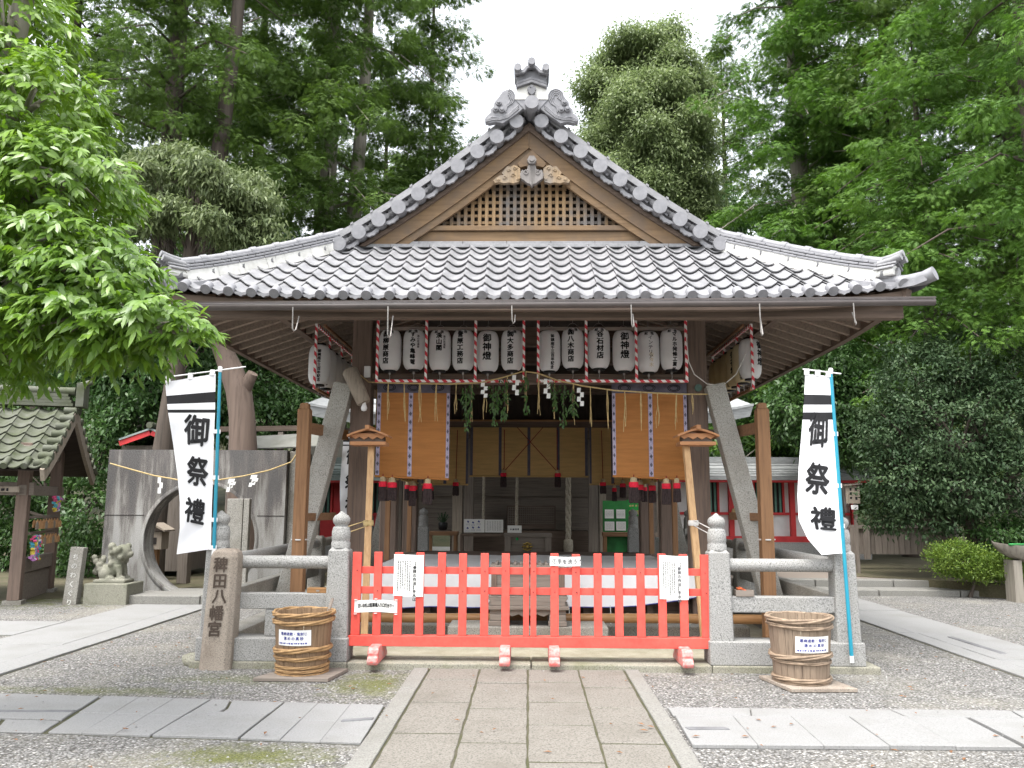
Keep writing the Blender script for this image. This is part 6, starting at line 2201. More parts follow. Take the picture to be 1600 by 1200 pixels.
mb = MB(); fm = flatmap(x1 - .55, 12.42, P(0, 764.5, 12.4).z)
scribble(mb, 0, .45, -.035, .035, fm, 1, seed=2, vertical=False, w=.85); mb.build("lettering", M['ink'], t5)
# broom handle leaning inside
mb = MB(); a, b = P(57, 885, 14.2), P(64, 835, 14.2); mb.tube([a, b], .016, 8)
mb.build("broom_handle", M['new_z'], label="thin wooden handle leaning inside the votive shelter", cat="broom handle")

# ------------------------------------------------------------------ buildings behind
def tiles_roof(mb, f_, nx, ny, mi=0):
    mb.grid([[f_(i / nx, j / ny) for i in range(nx + 1)] for j in range(ny + 1)], mi)


def corridor(sx, xa, xb, Y, label, style):
    t = thing("shrine_corridor", label, "corridor building", ((xa + xb) / 2, Y, 0), "vermilion corridors behind the hall")
    zb = P(1300 if sx > 0 else 530, 841, Y).z; ze = P(1300 if sx > 0 else 530, 749, Y).z; zr_ = P(1250 if sx > 0 else 530, 723, Y + 1.2).z
    lo, hi = min(xa, xb), max(xa, xb)
    mb = MB(); mb.bx(lo - .3, hi + .3, Y - .25, Y + 2.6, .1, zb - .10); mb.build("stone_base", M['granite'], t)
    mb = MB(); mb.bx(lo, hi, Y + .06, Y + .10, zb, ze); mb.build("wall", M['white_wall'] if style == 'w' else M['red_dark'], t)
    H = ze - zb
    mb = MB(); mb.bx(lo - .05, hi + .05, Y - .06, Y + .058, zb - .10, zb + .04); mb.build("sill_beam", M['red_dark'], t)
    mb = MB(); mb.bx(lo - .05, hi + .05, Y - .02, Y + .058, zb + H * .385, zb + H * .43); mb.build("middle_rail", M['red_dark'], t)
    mb = MB(); mb.bx(lo - .05, hi + .05, Y - .06, Y + .058, ze - .09, ze); mb.build("head_beam", M['red_dark'], t)
    n_ = int(round((hi - lo) / 1.36))
    for i in range(n_ + 1):
        x = lo + (hi - lo) * i / n_
        mb = MB(); mb.bx(x - .06, x + .06, Y - .07, Y + .09, zb + .041, ze - .091); mb.build("pillar", M['red_dark'], t)
        if i < n_:
            w = (hi - lo) / n_
            xs0, xs1 = (x + w * .42, x + w * .78) if (i % 2 == 0) else (x + w * .40, x + w * .85)
            z0_, z1_ = zb + H * .43, ze - .091
            for xx in (xs0 - .05, xs1):
                mb = MB(); mb.bx(xx, xx + .05, Y - .015, Y + .058, z0_, z1_); mb.build("window_post", M['red_dark'], t)
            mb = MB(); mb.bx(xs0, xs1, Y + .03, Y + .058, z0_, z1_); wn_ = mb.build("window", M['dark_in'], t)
            mb = MB()
            nb = max(3, int((xs1 - xs0) / .10))
            for k in range(nb):
                xx = xs0 + (xs1 - xs0) * (k + .5) / nb
                mb.bx(xx - .025, xx + .025, Y, Y + .028, z0_, z1_)
            mb.build("bars", M['green_bar'], wn_)
    mb = MB()
    e = .95
    y0, y1, y2 = Y - .85, Y + 1.2, Y + 3.2
    A = lambda s: lo - e + (hi - lo + 2 * e) * s
    mb.grid([[(A(i / 20), y0, ze + .02 + .10 * abs(2 * i / 20 - 1) ** 6) for i in range(21)], [(A(i / 20), (y0 + y1) / 2, ze + (zr_ - ze) * .40) for i in range(21)], [(A(i / 20), y1, zr_) for i in range(21)],
             [(A(i / 20), y2, ze) for i in range(21)]], smooth=False)
    mb.grid([[(A(i / 20), y0, ze + .02 + .10 * abs(2 * i / 20 - 1) ** 6) for i in range(21)], [(A(i / 20), y0, ze - .05 + .10 * abs(2 * i / 20 - 1) ** 6) for i in range(21)], [(A(i / 20), Y, ze) for i in range(21)]], smooth=False)
    for k in range(5):
        f0 = k / 5; yk = y0 + (y1 - y0) * f0; zk = (ze + .02 + (zr_ - ze) * .40 * (f0 / .5)) if f0 < .5 else ze + (zr_ - ze) * (.40 + .6 * (f0 - .5) / .5)
        mb.bx(lo - e, hi + e, yk, yk + .03, zk + .004, zk + .035)
    mb.bx(lo - e, hi + e, y1 - .12, y1 + .12, zr_ - .02, zr_ + .14)
    mb.build("roof", M['shingle'] if style == 'w' else M['shingle_green'], t)
    mb = MB(); mb.bx(lo - e + .05, hi + e - .05, y0 + .05, y0 + .11, ze - .10, ze - .03); mb.build("eave_board", M['red_dark'], t)
    return t


YC = 21.0
corridor(1, P(1047, 790, YC).x, P(1333, 790, YC).x, YC, "vermilion and white corridor with green window bars right of the hall", 'w')
corridor(-1, P(612, 790, YC).x, P(455, 790, YC).x, YC, "vermilion corridor with a green-grey roof left of the hall", 'r')
p = P(1238, 800, 20.8)
mb = MB(); c = P(1150, 808, 20.7); mb.lathe([(.05, .22), (.09, .2), (.13, .05), (.15, 0)][::-1], c, 12)
mb.build("bell_basket", M['straw'], label="small straw coloured hanging basket on the right corridor wall", cat="basket")

# main sanctuary facing the hall
YS = 18.2
t = thing("main_sanctuary", "dark timber sanctuary with a shingled roof behind the worship hall", "sanctuary", (0, YS, .16))
def sp_(u, v, Y=YS): return P(u, v, Y)
for u, w in ((715, .11), (733, .10), (622, .1), (928, .12), (940, .09), (1000, .09)):
    x = sp_(u, 800).x
    mb = MB(); mb.bx(x - w, x + w, YS - .1, YS + .1, .16, 3.4); mb.build("pillar", M['pale_z'] if u in (715, 940) else M['grey_wood_z'], t, bev=.01)
mb = MB(); mb.bx(-3.0, 3.0, YS + 1.2, YS + 1.3, .9, 4.0); mb.build("wall", M['grey_wood_x'], t)
mb = MB(); mb.bx(sp_(700, 800).x, sp_(950, 800).x, YS + .6, YS + 1.5, .16, .95); mb.build("veranda", M['old_x'], t)
mb = MB(); mb.bx(-3.2, 3.2, YS + 1.1, YS + 1.19, 1.72, 1.84); mb.build("rail_beam", M['grey_wood_x'], t)
za, zb_ = sp_(829, 818, YS + .8).z, sp_(829, 790, YS + .8).z
xa, xb = sp_(792, 800, YS + .8).x, sp_(868, 800, YS + .8).x
mb = MB(); mb.bx(xa, xb, YS + .74, YS + .8, za - .12, zb_)
pn = mb.build("lattice_door", M['old_x'], t)
mb = MB()
for k in range(24): mb.bx(xa + .04 + (xb - xa - .08) * k / 23 - .007, xa + .04 + (xb - xa - .08) * k / 23 + .007, YS + .715, YS + .739, za, zb_ - .03)
for k in range(8): mb.bx(xa + .03, xb - .03, YS + .700, YS + .714, za + (zb_ - za - .04) * k / 7 - .006, za + (zb_ - za - .04) * k / 7 + .006)
mb.build("lattice", M['grey_wood_x'], pn)
# sanctuary roof, corners turning up
ye, ze = 17.1, P(1180, 652, 17.1).z
hw = P(1178, 650, 17.1).x
rows = []
for j in range(7):
    f_ = j / 6
    row = []
    for i in range(25):
        s = -1 + i / 12
        w = hw * (1 - .25 * f_)
        row.append((s * w, ye + 3.2 * f_, ze + .26 * abs(s) ** 4 * (1 - f_) + 2.3 * f_ ** 1.25))
    rows.append(row)
mb = MB(); mb.grid(rows, smooth=False)
for j in range(6):
    mb.grid([[(x, y - .02, z + .03) for x, y, z in rows[j]], [(x, y - .02, z - .02) for x, y, z in rows[j]]], smooth=False)
low = [[(x * .985, y + .04, z - .24) for x, y, z in rows[0]], [(x * .8, y + 1.4, z - .10) for x, y, z in rows[0]]]
mb.grid([rows[0], low[0]], smooth=False)
mb.grid(low, 1, smooth=False)
mb.build("roof", [M['shingle'], M['old_x']], t)
mb = MB(); mb.bx(-4.4, 4.4, 17.5, 17.7, ze - .42, ze - .22); mb.build("eave_beam", M['old_x'], t, bev=.01)
for sx in (-1, 1):
    mb = MB(); mb.bx(sx * 2.9 - .1, sx * 2.9 + .1, 17.5, 17.7, .16, ze - .42); mb.build("pillar", M['grey_wood_z'], t, bev=.01)
# sanctuary offering chest with a gold crest, bell ropes, notices, tables
t = thing("offering_chest", "large timber offering chest with a gold crest before the sanctuary", "offering box", (0, 16.6, .16))
a, b = P(792, 834, 16.6), P(858, 872, 16.6)
mb = MB(); mb.bx(a.x, b.x, 16.6, 17.1, .3, a.z - .06); mb.build("chest", M['grey_wood_x'], t, bev=.01)
mb = MB(); mb.bx(a.x - .06, b.x + .06, 16.56, 17.14, a.z - .058, a.z); mb.build("top_board", M['grey_wood_x'], t, bev=.006)
for x in (a.x + .02, b.x - .02):
    mb = MB(); mb.bx(x - .06, x + .06, 16.52, 16.598, .16, a.z - .06); mb.build("leg", M['grey_wood_z'], t, bev=.006)
mb = MB(); c = P(824, 854, 16.55)
for k in range(8):
    an = k * pi / 4
    mb.lathe([(.0, -.02), (.035, -.01), (.045, .0), (.035, .01), (0, .02)], (c.x + .07 * cos(an), c.y, c.z + .07 * sin(an)), 8)
mb.lathe([(0, -.04), (.05, 0), (0, .04)], c, 10)
mb.build("gold_crest", M['gold'], t)
mb = MB(); c = P(808, 842, 16.54); mb.lathe([(0, -.035), (.035, 0), (0, .035)], c, 12); mb.build("green_disc", mat("green disc", (.02, .4, .1), scale=9), t)
for u, ub, v1, r, lab in ((757, 755, 812, .028, "twisted bell rope left of the lattice door"), (809, 807, 822, .03, "twisted bell rope in front of the lattice door"), (888, 888, 868, .055, "thick twisted bell rope right of the lattice door")):
    t = thing("bell_rope", lab, "bell rope", P(ub, v1, 17.0), "bell ropes of the sanctuary")
    a, b = P(u, 690, 17.0), P(ub, v1, 17.0)
    mb = MB()
    for s in range(3):
        pts = []
        for k in range(61):
            q = k / 60; an = q * 26 + s * 2.094
            c = a.lerp(b, q)
            pts.append((c.x + r * .5 * cos(an), c.y + r * .5 * sin(an), c.z))
        mb.tube(pts, r * .62, 6)
    mb.build("rope", M['rope'], t)
    if r > .05:
        mb = MB(); c = P(888, 850, 17.0); mb.lathe([(.0, .12), (.09, .08), (.1, -.05), (.085, -.3), (0, -.3)][::-1], c, 14); mb.build("knot", M['rope'], t)
def plaque(u0, v0, u1, v1, Y, lab, kind, seed, board=None):
    a, b = P(u0, v0, Y), P(u1, v1, Y)
    mb = MB(); mb.bx(a.x, b.x, Y, Y + .012, b.z, a.z)
    o = mb.build("paper_notice", M['paper'], label=lab, cat="notice")
    f = flatmap(a.x, Y, b.z); w, h = b.x - a.x, a.z - b.z
    mb = MB()
    if kind == 'v': scribble(mb, w * .08, w * .92, h * .1, h * .9, f, 9, seed=seed)
    elif kind == 'h': scribble(mb, w * .1, w * .9, h * .2, h * .8, f, 4, seed=seed, vertical=False)
    elif kind == 'blue':
        for k, (x, y) in enumerate(((.14, .78), (.38, .72), (.38, .34), (.66, .8), (.66, .36), (.12, .3))):
            mb.add([f(w * x, h * y, .003), f(w * (x + .09), h * (y - .06), .003), f(w * (x + .12), h * (y + .02), .003), f(w * (x + .05), h * (y + .12), .003)], [(0, 1, 2, 3)])
            scribble(mb, w * (x - .05), w * (x + .16), h * (y - .26), h * (y - .1), f, 4, seed=seed + k)
    elif kind == 'line': scribble(mb, w * .2, w * .8, h * .3, h * .65, f, 1, seed=seed, vertical=False, w=.9)
    mb.build("lettering", M['ink_blue'] if kind == 'blue' else M['ink_soft'], o)
    return o
plaque(725, 811, 757, 832, 16.9, "white notice with small blue drawings left of the offering chest", 'blue', 2)
plaque(758, 812, 786, 832, 16.92, "pinkish white notice in fine columns beside the blue drawings", 'v', 3)
plaque(793, 821, 815, 832.5, 16.62, "small white sign standing on the offering chest", 'line', 4)
mb = MB(); a, b = P(720, 834, 17.0), P(792, 838, 17.0); mb.bx(a.x, b.x, 16.85, 17.15, b.z, a.z)
t = mb.build("side_table", M['old_x'], label="dark low table carrying two white notices left of the offering chest", cat="table")
mb = MB()
for u in (722, 790):
    x = P(u, 830, 17).x; mb.bx(x - .03, x + .03, 16.9, 17.1, .16, b.z - .002)
mb.build("leg", M['old_z'], t)
a, b = P(944, 786, 17.3), P(980, 831, 17.3)
mb = MB(); mb.bx(a.x - .03, b.x + .03, 17.3, 17.33, b.z - .6, a.z + .05)
t = mb.build("notice_board", M['green_board'], label="green notice board right of the sanctuary steps", cat="notice board")
for k, (u0, v0, u1, v1) in enumerate(((945, 796, 959, 810), (963, 796, 977, 810), (945, 815, 960, 829), (963, 815, 978, 829))):
    plaque(u0, v0, u1, v1, 17.24, "white notice on the green board, %s" % ("upper left", "upper right", "lower left", "lower right")[k], 'h' if k < 2 else 'v', 10 + k)
a, b = P(979, 781, 17.35), P(1000, 806, 17.35)
mb = MB(); mb.bx(a.x, b.x, 17.36, 17.39, b.z, a.z)
t = mb.build("green_sign", mat("bright green sign", (.02, .32, .06), scale=5), label="bright green sign behind the rear granite gate post", cat="sign")
mb = MB(); f = flatmap(a.x, 17.36, b.z); w, h = b.x - a.x, a.z - b.z
letters(mb, "参拝", w * .3, h * .22, .10, f, .03, step=.14, horiz=True); scribble(mb, w * .2, w * .9, h * .5, h * .75, f, 1, seed=3, vertical=False, w=.6)
mb.build("lettering", M['straw'], t)
a, b = P(945, 834, 17.1), P(985, 838, 17.1)
for x0_, x1_, lab in ((a.x, b.x, "dark wooden table under the green notice board"), (P(672, 834, 17.1).x, P(712, 834, 17.1).x, "dark wooden table with a small potted arrangement left of the sanctuary pillars")):
    t = thing("offering_table", lab, "table", ((x0_ + x1_) / 2, 17.1, .16), "tables before the sanctuary")
    mb = MB(); mb.bx(x0_ - .05, x1_ + .05, 16.95, 17.3, b.z, a.z + .03); mb.build("top", M['brown_x'], t, bev=.005)
    for x in (x0_, x1_):
        for y in (17.0, 17.25):
            mb = MB(); mb.bx(x - .03, x + .03, y - .03, y + .03, .16, b.z - .001); mb.build("leg", M['brown_z'], t)

# small red-edged shrine and the tarpaulin shed behind the ring wall
Yq = 17.0
c = P(236, 676, Yq)
t = thing("small_shrine", "small shrine with a red-edged gable roof behind the ring wall", "small shrine", (c.x, Yq, .12))
a, b = P(187, 693, Yq), P(278, 695, Yq)
for sg, e in ((-1, a), (1, b)):
    mb = MB(); mb.bar((c.x + sg * .015, Yq, c.z), (e.x, Yq, e.z), .05, .11); mb.build("barge_board", M['red_dark'], t)
    mb = MB(); mb.add([(c.x, Yq - .05, c.z + .1), (e.x, Yq - .05, e.z + .1), (e.x, Yq + 2, e.z + .1), (c.x, Yq + 2, c.z + .1), (c.x, Yq - .05, c.z + .06), (e.x, Yq - .05, e.z + .06), (e.x, Yq + 2, e.z + .06), (c.x, Yq + 2, c.z + .06)],
                      [(0, 1, 2, 3), (7, 6, 5, 4), (0, 4, 5, 1), (1, 5, 6, 2)]); mb.build("roof_slope", M['shingle_green'], t)
mb = MB(); mb.tube([(c.x, Yq - .1, c.z + .15), (c.x, Yq + 2, c.z + .15)], .07, 10); mb.build("roof_ridge", M['tile_old'], t)
mb = MB(); mb.bx(c.x - .75, c.x + .75, Yq + .3, Yq + 1.8, .12, c.z - .25); mb.build("body", M['grey_wood_z'], t)
mb = MB(); mb.bx(c.x - .3, c.x + .3, Yq + .27, Yq + .299, .5, 1.6); mb.build("door", M['old_z'], t)
Yq = 16.2
t = thing("tarpaulin_shed", "grey tarpaulin shelter on a dark beam behind the ring wall", "shed", (P(430, 690, Yq).x, Yq, .12))
a, b = P(340, 671, Yq), P(540, 668, Yq)
mb = MB(); mb.bar((a.x, Yq, a.z), (b.x, Yq, b.z), .12, .10); mb.build("ridge_beam", M['old_x'], t)
mb = MB()
A = [P(352, 681, Yq - .1), P(405, 681, Yq - .1), P(460, 678, Yq - .1), P(520, 674, Yq - .1)]
B = [P(368, 699, Yq - .8), P(410, 700, Yq - .8), P(460, 698, Yq - .8), P(520, 696, Yq - .8)]
Mi = [x.lerp(y, .5) + Vector((0, 0, .03)) for x, y in zip(A, B)]
mb.grid([A, Mi, B]); mb.grid([[p + Vector((0, 0, -.02)) for p in r_] for r_ in (A, Mi, B)][::-1])
C_ = [p + Vector((0, .9, .02)) for p in A]
mb.grid([C_, A])
mb.build("tarpaulin", M['tarp'], t)
for x in (a.x + .3, (a.x + b.x) / 2, b.x - .5):
    mb = MB(); mb.bx(x - .05, x + .05, Yq - .05, Yq + .05, .12, a.z - .05); mb.build("post", M['grey_wood_z'], t)

# fence, board and trough on the right
Yf = 17.6
t = thing("board_fence", "weathered grey board fence under the dark shrubs on the right", "fence", (P(1390, 868, Yf).x, Yf, .2))
a, b = P(1334, 868, Yf), P(1462, 868, Yf)
z0, z1 = P(1380, 866, Yf).z, P(1380, 826, Yf).z
x = a.x; rr = random.Random(3)
mb = MB()
while x < b.x:
    w = rr.uniform(.10, .16); mb.bx(x, x + w - .012, Yf + rr.uniform(0, .02), Yf + .04, z0, z1 + rr.uniform(-.01, .01)); x += w
mb.build("board", M['grey_wood_z'], t)
mb = MB(); mb.bx(a.x - .05, b.x + .05, Yf - .04, Yf + .08, z1 + .012, z1 + .07); mb.bx(a.x, b.x, Yf + .045, Yf + .09, z0 + .1, z0 + .2); mb.build("rail", M['grey_wood_x'], t)
for x in (a.x, P(1353, 840, Yf).x, b.x):
    mb = MB(); mb.bx(x - .06, x + .06, Yf - .05, Yf - .003, z0 - .1, z1 + .011); mb.build("post", M['grey_wood_z'], t)
Yn = 16.6
t = thing("sign_board", "small wooden sign on a post in front of the dark shrubs, right of the corridor", "sign", G(1341, 880))
a, b = P(1321, 759, Yn), P(1344, 787, Yn)
mb = MB(); mb.bx(a.x, b.x, Yn - .02, Yn + .02, b.z, a.z); s_ = mb.build("board", M['pale_z'], t, bev=.004)
mb = MB(); mb.bar((a.x - .04, Yn, a.z + .01), (b.x + .04, Yn, a.z + .04), .1, .03); mb.build("cap_board", M['grey_wood_x'], t)
xm = P(1338, 800, Yn).x; mb = MB(); mb.bx(xm - .03, xm + .03, Yn + .021, Yn + .07, .1, a.z); mb.build("post", M['grey_wood_z'], t)
mb = MB(); f = flatmap(a.x, Yn - .02, b.z)
scribble(mb, (b.x - a.x) * .15, (b.x - a.x) * .9, (a.z - b.z) * .15, (a.z - b.z) * .88, f, 2, seed=6, w=.6)
mb.build("lettering", M['ink'], s_)
a, b = P(1329, 789, Yn), P(1340, 796, Yn)
mb = MB(); mb.bx(a.x, b.x, Yn - .03, Yn - .021, b.z, a.z); mb.build("tag_plate", M['white_pl'], t)
# dug-out trough at the right edge
Yt = 14.0
t = thing("dugout_trough", "curved dug-out wooden trough on short legs at the right edge", "trough", (P(1590, 885, Yt).x, Yt, .2))
cx = P(1610, 870, Yt).x; zt_ = P(1600, 852, Yt).z
rows, rows2 = [], []
for i in range(21):
    s = -1 + i / 10
    x = cx + s * .62
    zk = zt_ + .05 * abs(s) ** 2 - .28 * (1 - abs(s) ** 2.6)
    hwid = .26 * (1 - abs(s) ** 3) + .01
    rows.append([(x, Yt - hwid, zt_ + .06 * abs(s) ** 3), (x, Yt - hwid * .8, zk + .1 * (1 - abs(s))), (x, Yt, zk), (x, Yt + hwid * .8, zk + .1 * (1 - abs(s))), (x, Yt + hwid, zt_ + .06 * abs(s) ** 3)])
    rows2.append([(p[0], Yt + (p[1] - Yt) * .82, p[2] + (.03 if k not in (0, 4) else 0)) for k, p in enumerate(rows[-1])])
mb = MB(); mb.grid(rows); mb.grid(rows2[::-1]); mb.grid([[r_[0] for r_ in rows], [r_[0] for r_ in rows2]]); mb.grid([[r_[4] for r_ in rows2], [r_[4] for r_ in rows]])
mb.build("hull", M['bark'], t)
for x in (cx - .3, cx + .3):
    mb = MB(); mb.bx(x - .07, x + .07, Yt - .14, Yt + .14, .0, zt_ - .24); mb.build("leg", M['bark'], t)
mb = MB(); mb.tube([(cx - .45, Yt - .2, zt_ + .02), (cx + .6, Yt - .2, zt_ + .025)], .02, 8)
mb.build("bamboo_cane", M['green_board'], label="green cane lying along the rim of the dug-out trough", cat="cane")
mb = MB()
for k in range(2, 7): rock(mb, (cx - .6 + k * .42, Yt + .1 + .1 * sin(k * 3), .08), .17 + .04 * sin(k * 5), .7, 20 + k)
mb.build("rockery", M['carved_stone'], label="low rockery of mossy stones under the trough at the right edge", cat="rockery")

# potted greens on the left offering table
c = P(692, 831, 17.12)
t = thing("potted_plant", "dark potted greens on the table left of the sanctuary", "potted plant", c)
mb = MB(); mb.lathe([(.06, .0), (.09, .02), (.10, .14), (.085, .16)], (c.x, 17.12, c.z + .035), 14); mb.build("pot", M['black'], t)
mb = MB()
rr = random.Random(8)
for k in range(26):
    a = rr.uniform(0, 6.28); r = rr.uniform(.02, .16); h = rr.uniform(.16, .36)
    p0 = Vector((c.x, 17.12, c.z + .18)); p1 = Vector((c.x + r * cos(a), 17.12 + r * sin(a), c.z + .05 + h))
    mb.bar(p0, p1, .008, .008, w1=.03, h1=.008)
M['potgreen'] = mat("pot leaves", (.03, .07, .03), scale=10, rough=.5)
mb.build("leaves", M['potgreen'], t)
# dark earth bed at the foot of the trees on the left
mb = MB()
mb.prism([(-3.3, 13.96), (-6.9, 13.96), (-7.9, 13.2), (-9.0, 12.9), (-16, 12.8), (-24, 14), (-24, 30), (-3.42, 30)][::-1], 'xy', -.02, .006)
M['earth'] = mat("damp mossy earth", (.10, .085, .055), (.055, .06, .025), 2.5, .2, .95, bump=.6, bscale=40, fine=.3, bdist=.01)
mb.build("earth_bed", M['earth'], kind="structure")
mb = MB()
mb.prism([(6.2, 16.0), (7.3, 15.2), (8.2, 14.3), (12, 13.6), (24, 13.5), (24, 30), (6.2, 30)], 'xy', -.02, .232)
mb.build("earth_bed", M['earth'], kind="structure")
# ------------------------------------------------------------------ trees and shrubs
def np_mesh(name, V, F, tint, material, parent=None, org=None, **kw):
    """V (n,3), F (m,4) quads, tint (n,)"""
    o0 = ORG[parent] if parent is not None else Vector(org)
    V = V - np.array(o0)[None, :]
    me = bpy.data.meshes.new(name)
    n, m = len(V), len(F)
    me.vertices.add(n)
    me.vertices.foreach_set("co", V.astype(np.float32).ravel())
    me.loops.add(m * 4)
    me.loops.foreach_set("vertex_index", F.astype(np.int32).ravel())
    me.polygons.add(m)
    me.polygons.foreach_set("loop_start", np.arange(m, dtype=np.int32) * 4)
    me.polygons.foreach_set("loop_total", np.full(m, 4, dtype=np.int32))
    me.update(calc_edges=True)
    at = me.attributes.new("tint", 'FLOAT', 'POINT')
    at.data.foreach_set("value", tint.astype(np.float32))
    me.materials.append(material)
    o = bpy.data.objects.new(name, me)
    COL.objects.link(o); ALLOBJ.append(o); ORG[o] = Vector(o0)
    if parent is not None: o.parent = parent
    else: o.location = o0
    return tag(o, **kw)


def unit(a): return a / np.maximum(np.linalg.norm(a, axis=1, keepdims=True), 1e-9)


def leaf_quads(B, D, Nn, L, W, T, fold=0.0, droop=0.0):
    """one leaf each: base B, direction D, face normal Nn, length L, width W, tint T"""
    n = len(B)
    D = unit(D)
    S = unit(np.cross(D, Nn)); Nn = unit(np.cross(S, D))
    L = L[:, None]; W = W[:, None]
    tip = B + D * L - np.array([0, 0, 1.0]) * L * droop
    mid = B + D * L * .46
    if fold >= 1:
        fo = fold - 1
        m1, m2 = B + D * L * .30 - np.array([0, 0, 1.0]) * L * droop * .12, B + D * L * .66 - np.array([0, 0, 1.0]) * L * droop * .5
        w1, w2 = S * W * .46, S * W * .40
        u1 = Nn * W * fo
        V = np.stack([B, m1 + w1 + u1, m2 + w2 + u1, tip, m2 - w2 + u1, m1 - w1 + u1, m1, m2], 1).reshape(-1, 3)
        b = np.arange(n)[:, None] * 8
        F = np.concatenate([b + np.array([[0, 1, 6, 5]]), b + np.array([[6, 1, 2, 7]]), b + np.array([[6, 7, 4, 5]]), b + np.array([[7, 2, 3, 4]])], 0)
        return V, F, np.repeat(T, 8)
    if fold <= 0:
        V = np.stack([B, mid + S * W * .5, tip, mid - S * W * .5], 1).reshape(-1, 3)
        F = np.arange(n * 4).reshape(n, 4)
        return V, F, np.repeat(T, 4)
    V = np.stack([B, mid + S * W * .5 + Nn * W * fold, tip, mid - S * W * .5 + Nn * W * fold, mid], 1).reshape(-1, 3)
    b = np.arange(n)[:, None] * 5
    F = np.concatenate([b + np.array([[0, 1, 2, 4]]), b + np.array([[0, 4, 2, 3]])], 0)
    return V, F, np.repeat(T, 5)


def rnd(n, s=1.0): return NP.normal(size=(n, 3)) * s


UP = np.array([[0, 0, 1.0]])
LM = {}
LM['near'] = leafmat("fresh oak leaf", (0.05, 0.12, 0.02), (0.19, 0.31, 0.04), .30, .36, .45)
LM['hinoki'] = leafmat("cypress spray", (0.050, 0.094, 0.022), (0.135, 0.215, 0.045), .3, .6, .25)
LM['hinoki_bright'] = leafmat("fresh cypress spray", (0.052, 0.118, 0.022), (0.14, 0.25, 0.045), .3, .6, .25)
LM['olive'] = leafmat("grey green leaf", (0.085, 0.12, 0.05), (0.215, 0.26, 0.115), .28, .5, .35)
LM['tall'] = leafmat("broadleaf crown", (0.12, 0.165, 0.07), (0.27, 0.33, 0.15), .34, .5, .35)
LM['camellia'] = leafmat("dark glossy leaf", (0.026, 0.056, 0.024), (0.075, 0.115, 0.05), .15, .5, .22)
LM['shrub'] = leafmat("understory leaf", (0.03, 0.075, 0.02), (0.08, 0.15, 0.04), .25, .45, .4)
LM['azalea'] = leafmat("azalea leaf", (0.06, 0.12, 0.022), (0.18, 0.25, 0.04), .3, .5, .3)


def trunk_mesh(t, pts, rs, mt, limbs=(), name="trunk"):
    mb = MB()
    mb.tube(pts, rs, 14)
    for lp, lr_ in limbs: mb.tube(lp, lr_, 7)
    return mb.build(name, mt, t)


def blob_leaves(blobs, nclump, per, L, W, spread, droop, tint_lo=0, tint_hi=1, shell=.55, fold=0.0, flat=.5, jitter=.35):
    """leaves gathered in twig clumps through ellipsoids (cx,cy,cz,rx,ry,rz)"""
    bl = np.array(blobs)
    vol = (bl[:, 3] * bl[:, 4] * bl[:, 5]) ** (2 / 3)
    idx = NP.choice(len(bl), nclump, p=vol / vol.sum())
    d = unit(rnd(nclump))
    r = (shell + (1 - shell) * NP.rand(nclump)) ** .8
    r *= 1 + .10 * np.sin(d[:, 0] * 9 + idx) * np.cos(d[:, 2] * 7 + idx)
    C = bl[idx, :3] + d * bl[idx, 3:6] * r[:, None]
    ct = NP.rand(nclump)
    n = nclump * per
    ci = np.repeat(np.arange(nclump), per)
    out = d[ci]
    B = C[ci] + rnd(n) * spread * np.array([[1, 1, .55]])
    D = out * .5 + rnd(n, .6) + np.array([[0, 0, -droop]])
    Nn = UP * flat + rnd(n, jitter) + out * .35
    Ls = L * NP.uniform(.7, 1.25, n); Ws = W * NP.uniform(.75, 1.2, n)
    T = np.clip(tint_lo + (tint_hi - tint_lo) * (.55 * ct[ci] + .45 * NP.rand(n)), 0, 1)
    return leaf_quads(B, D, Nn, Ls, Ws, T, fold, .15)


def join(parts):
    V, F, T = [], [], []
    b = 0
    for v, f, t in parts:
        V.append(v); F.append(f + b); T.append(t); b += len(v)
    return np.concatenate(V), np.concatenate(F), np.concatenate(T)


def broadleaf(name, label, x, y, blobs, n, per, L, W, lm, trunk_r, mt='bark_dark', spread=.16, droop=.35, group=None, z0=0.0, shell=.55, cat="tree", fold=0, lean=(0, 0), extra=(), lf=.42):
    t = thing(name, label, cat, (x, y, z0), group)
    big = max(b[2] for b in blobs)
    c = np.mean([b[:3] for b in blobs], axis=0)
    top = Vector((c[0], c[1], max(c[2], z0 + .3)))
    pts, rs = [], []
    for k in range(7):
        f = k / 6
        p = Vector((x, y, z0 - .1)).lerp(top, f) + Vector((.12 * sin(f * 5 + x), .12 * cos(f * 4 + y), 0)) * trunk_r * 4 * f * (1 - f)
        pts.append(p); rs.append(trunk_r * (1.35 - .35 * min(1, f * 5)) * (1 - .55 * f))
    limbs = []
    for b in blobs:
        st = pts[3 + (int(b[0] * 10) % 3)]
        e = Vector(b[:3])
        m_ = st.lerp(e, .5) + Vector((random.uniform(-.2, .2), random.uniform(-.2, .2), random.uniform(-.1, .25))) * b[3] * .5
        limbs.append(([st, m_, e], [trunk_r * lf, trunk_r * lf * .65, trunk_r * lf * .22]))
        for k in range(4):
            dd = Vector((random.uniform(-1, 1), random.uniform(-1, 1), random.uniform(-.3, 1))).normalized()
            e2 = e + Vector((dd.x * b[3], dd.y * b[4], dd.z * b[5])) * .85
            limbs.append(([m_, m_.lerp(e2, .55) + Vector((0, 0, .1 * b[5])), e2], [trunk_r * lf * .45, trunk_r * lf * .28, trunk_r * lf * .09]))
    trunk_mesh(t, pts, rs, M[mt], limbs + list(extra))
    V, F, T = blob_leaves(blobs, n, per, L, W, spread, droop, shell=shell, fold=fold)
    np_mesh("crown", V, F, T, LM[lm], t)
    return t


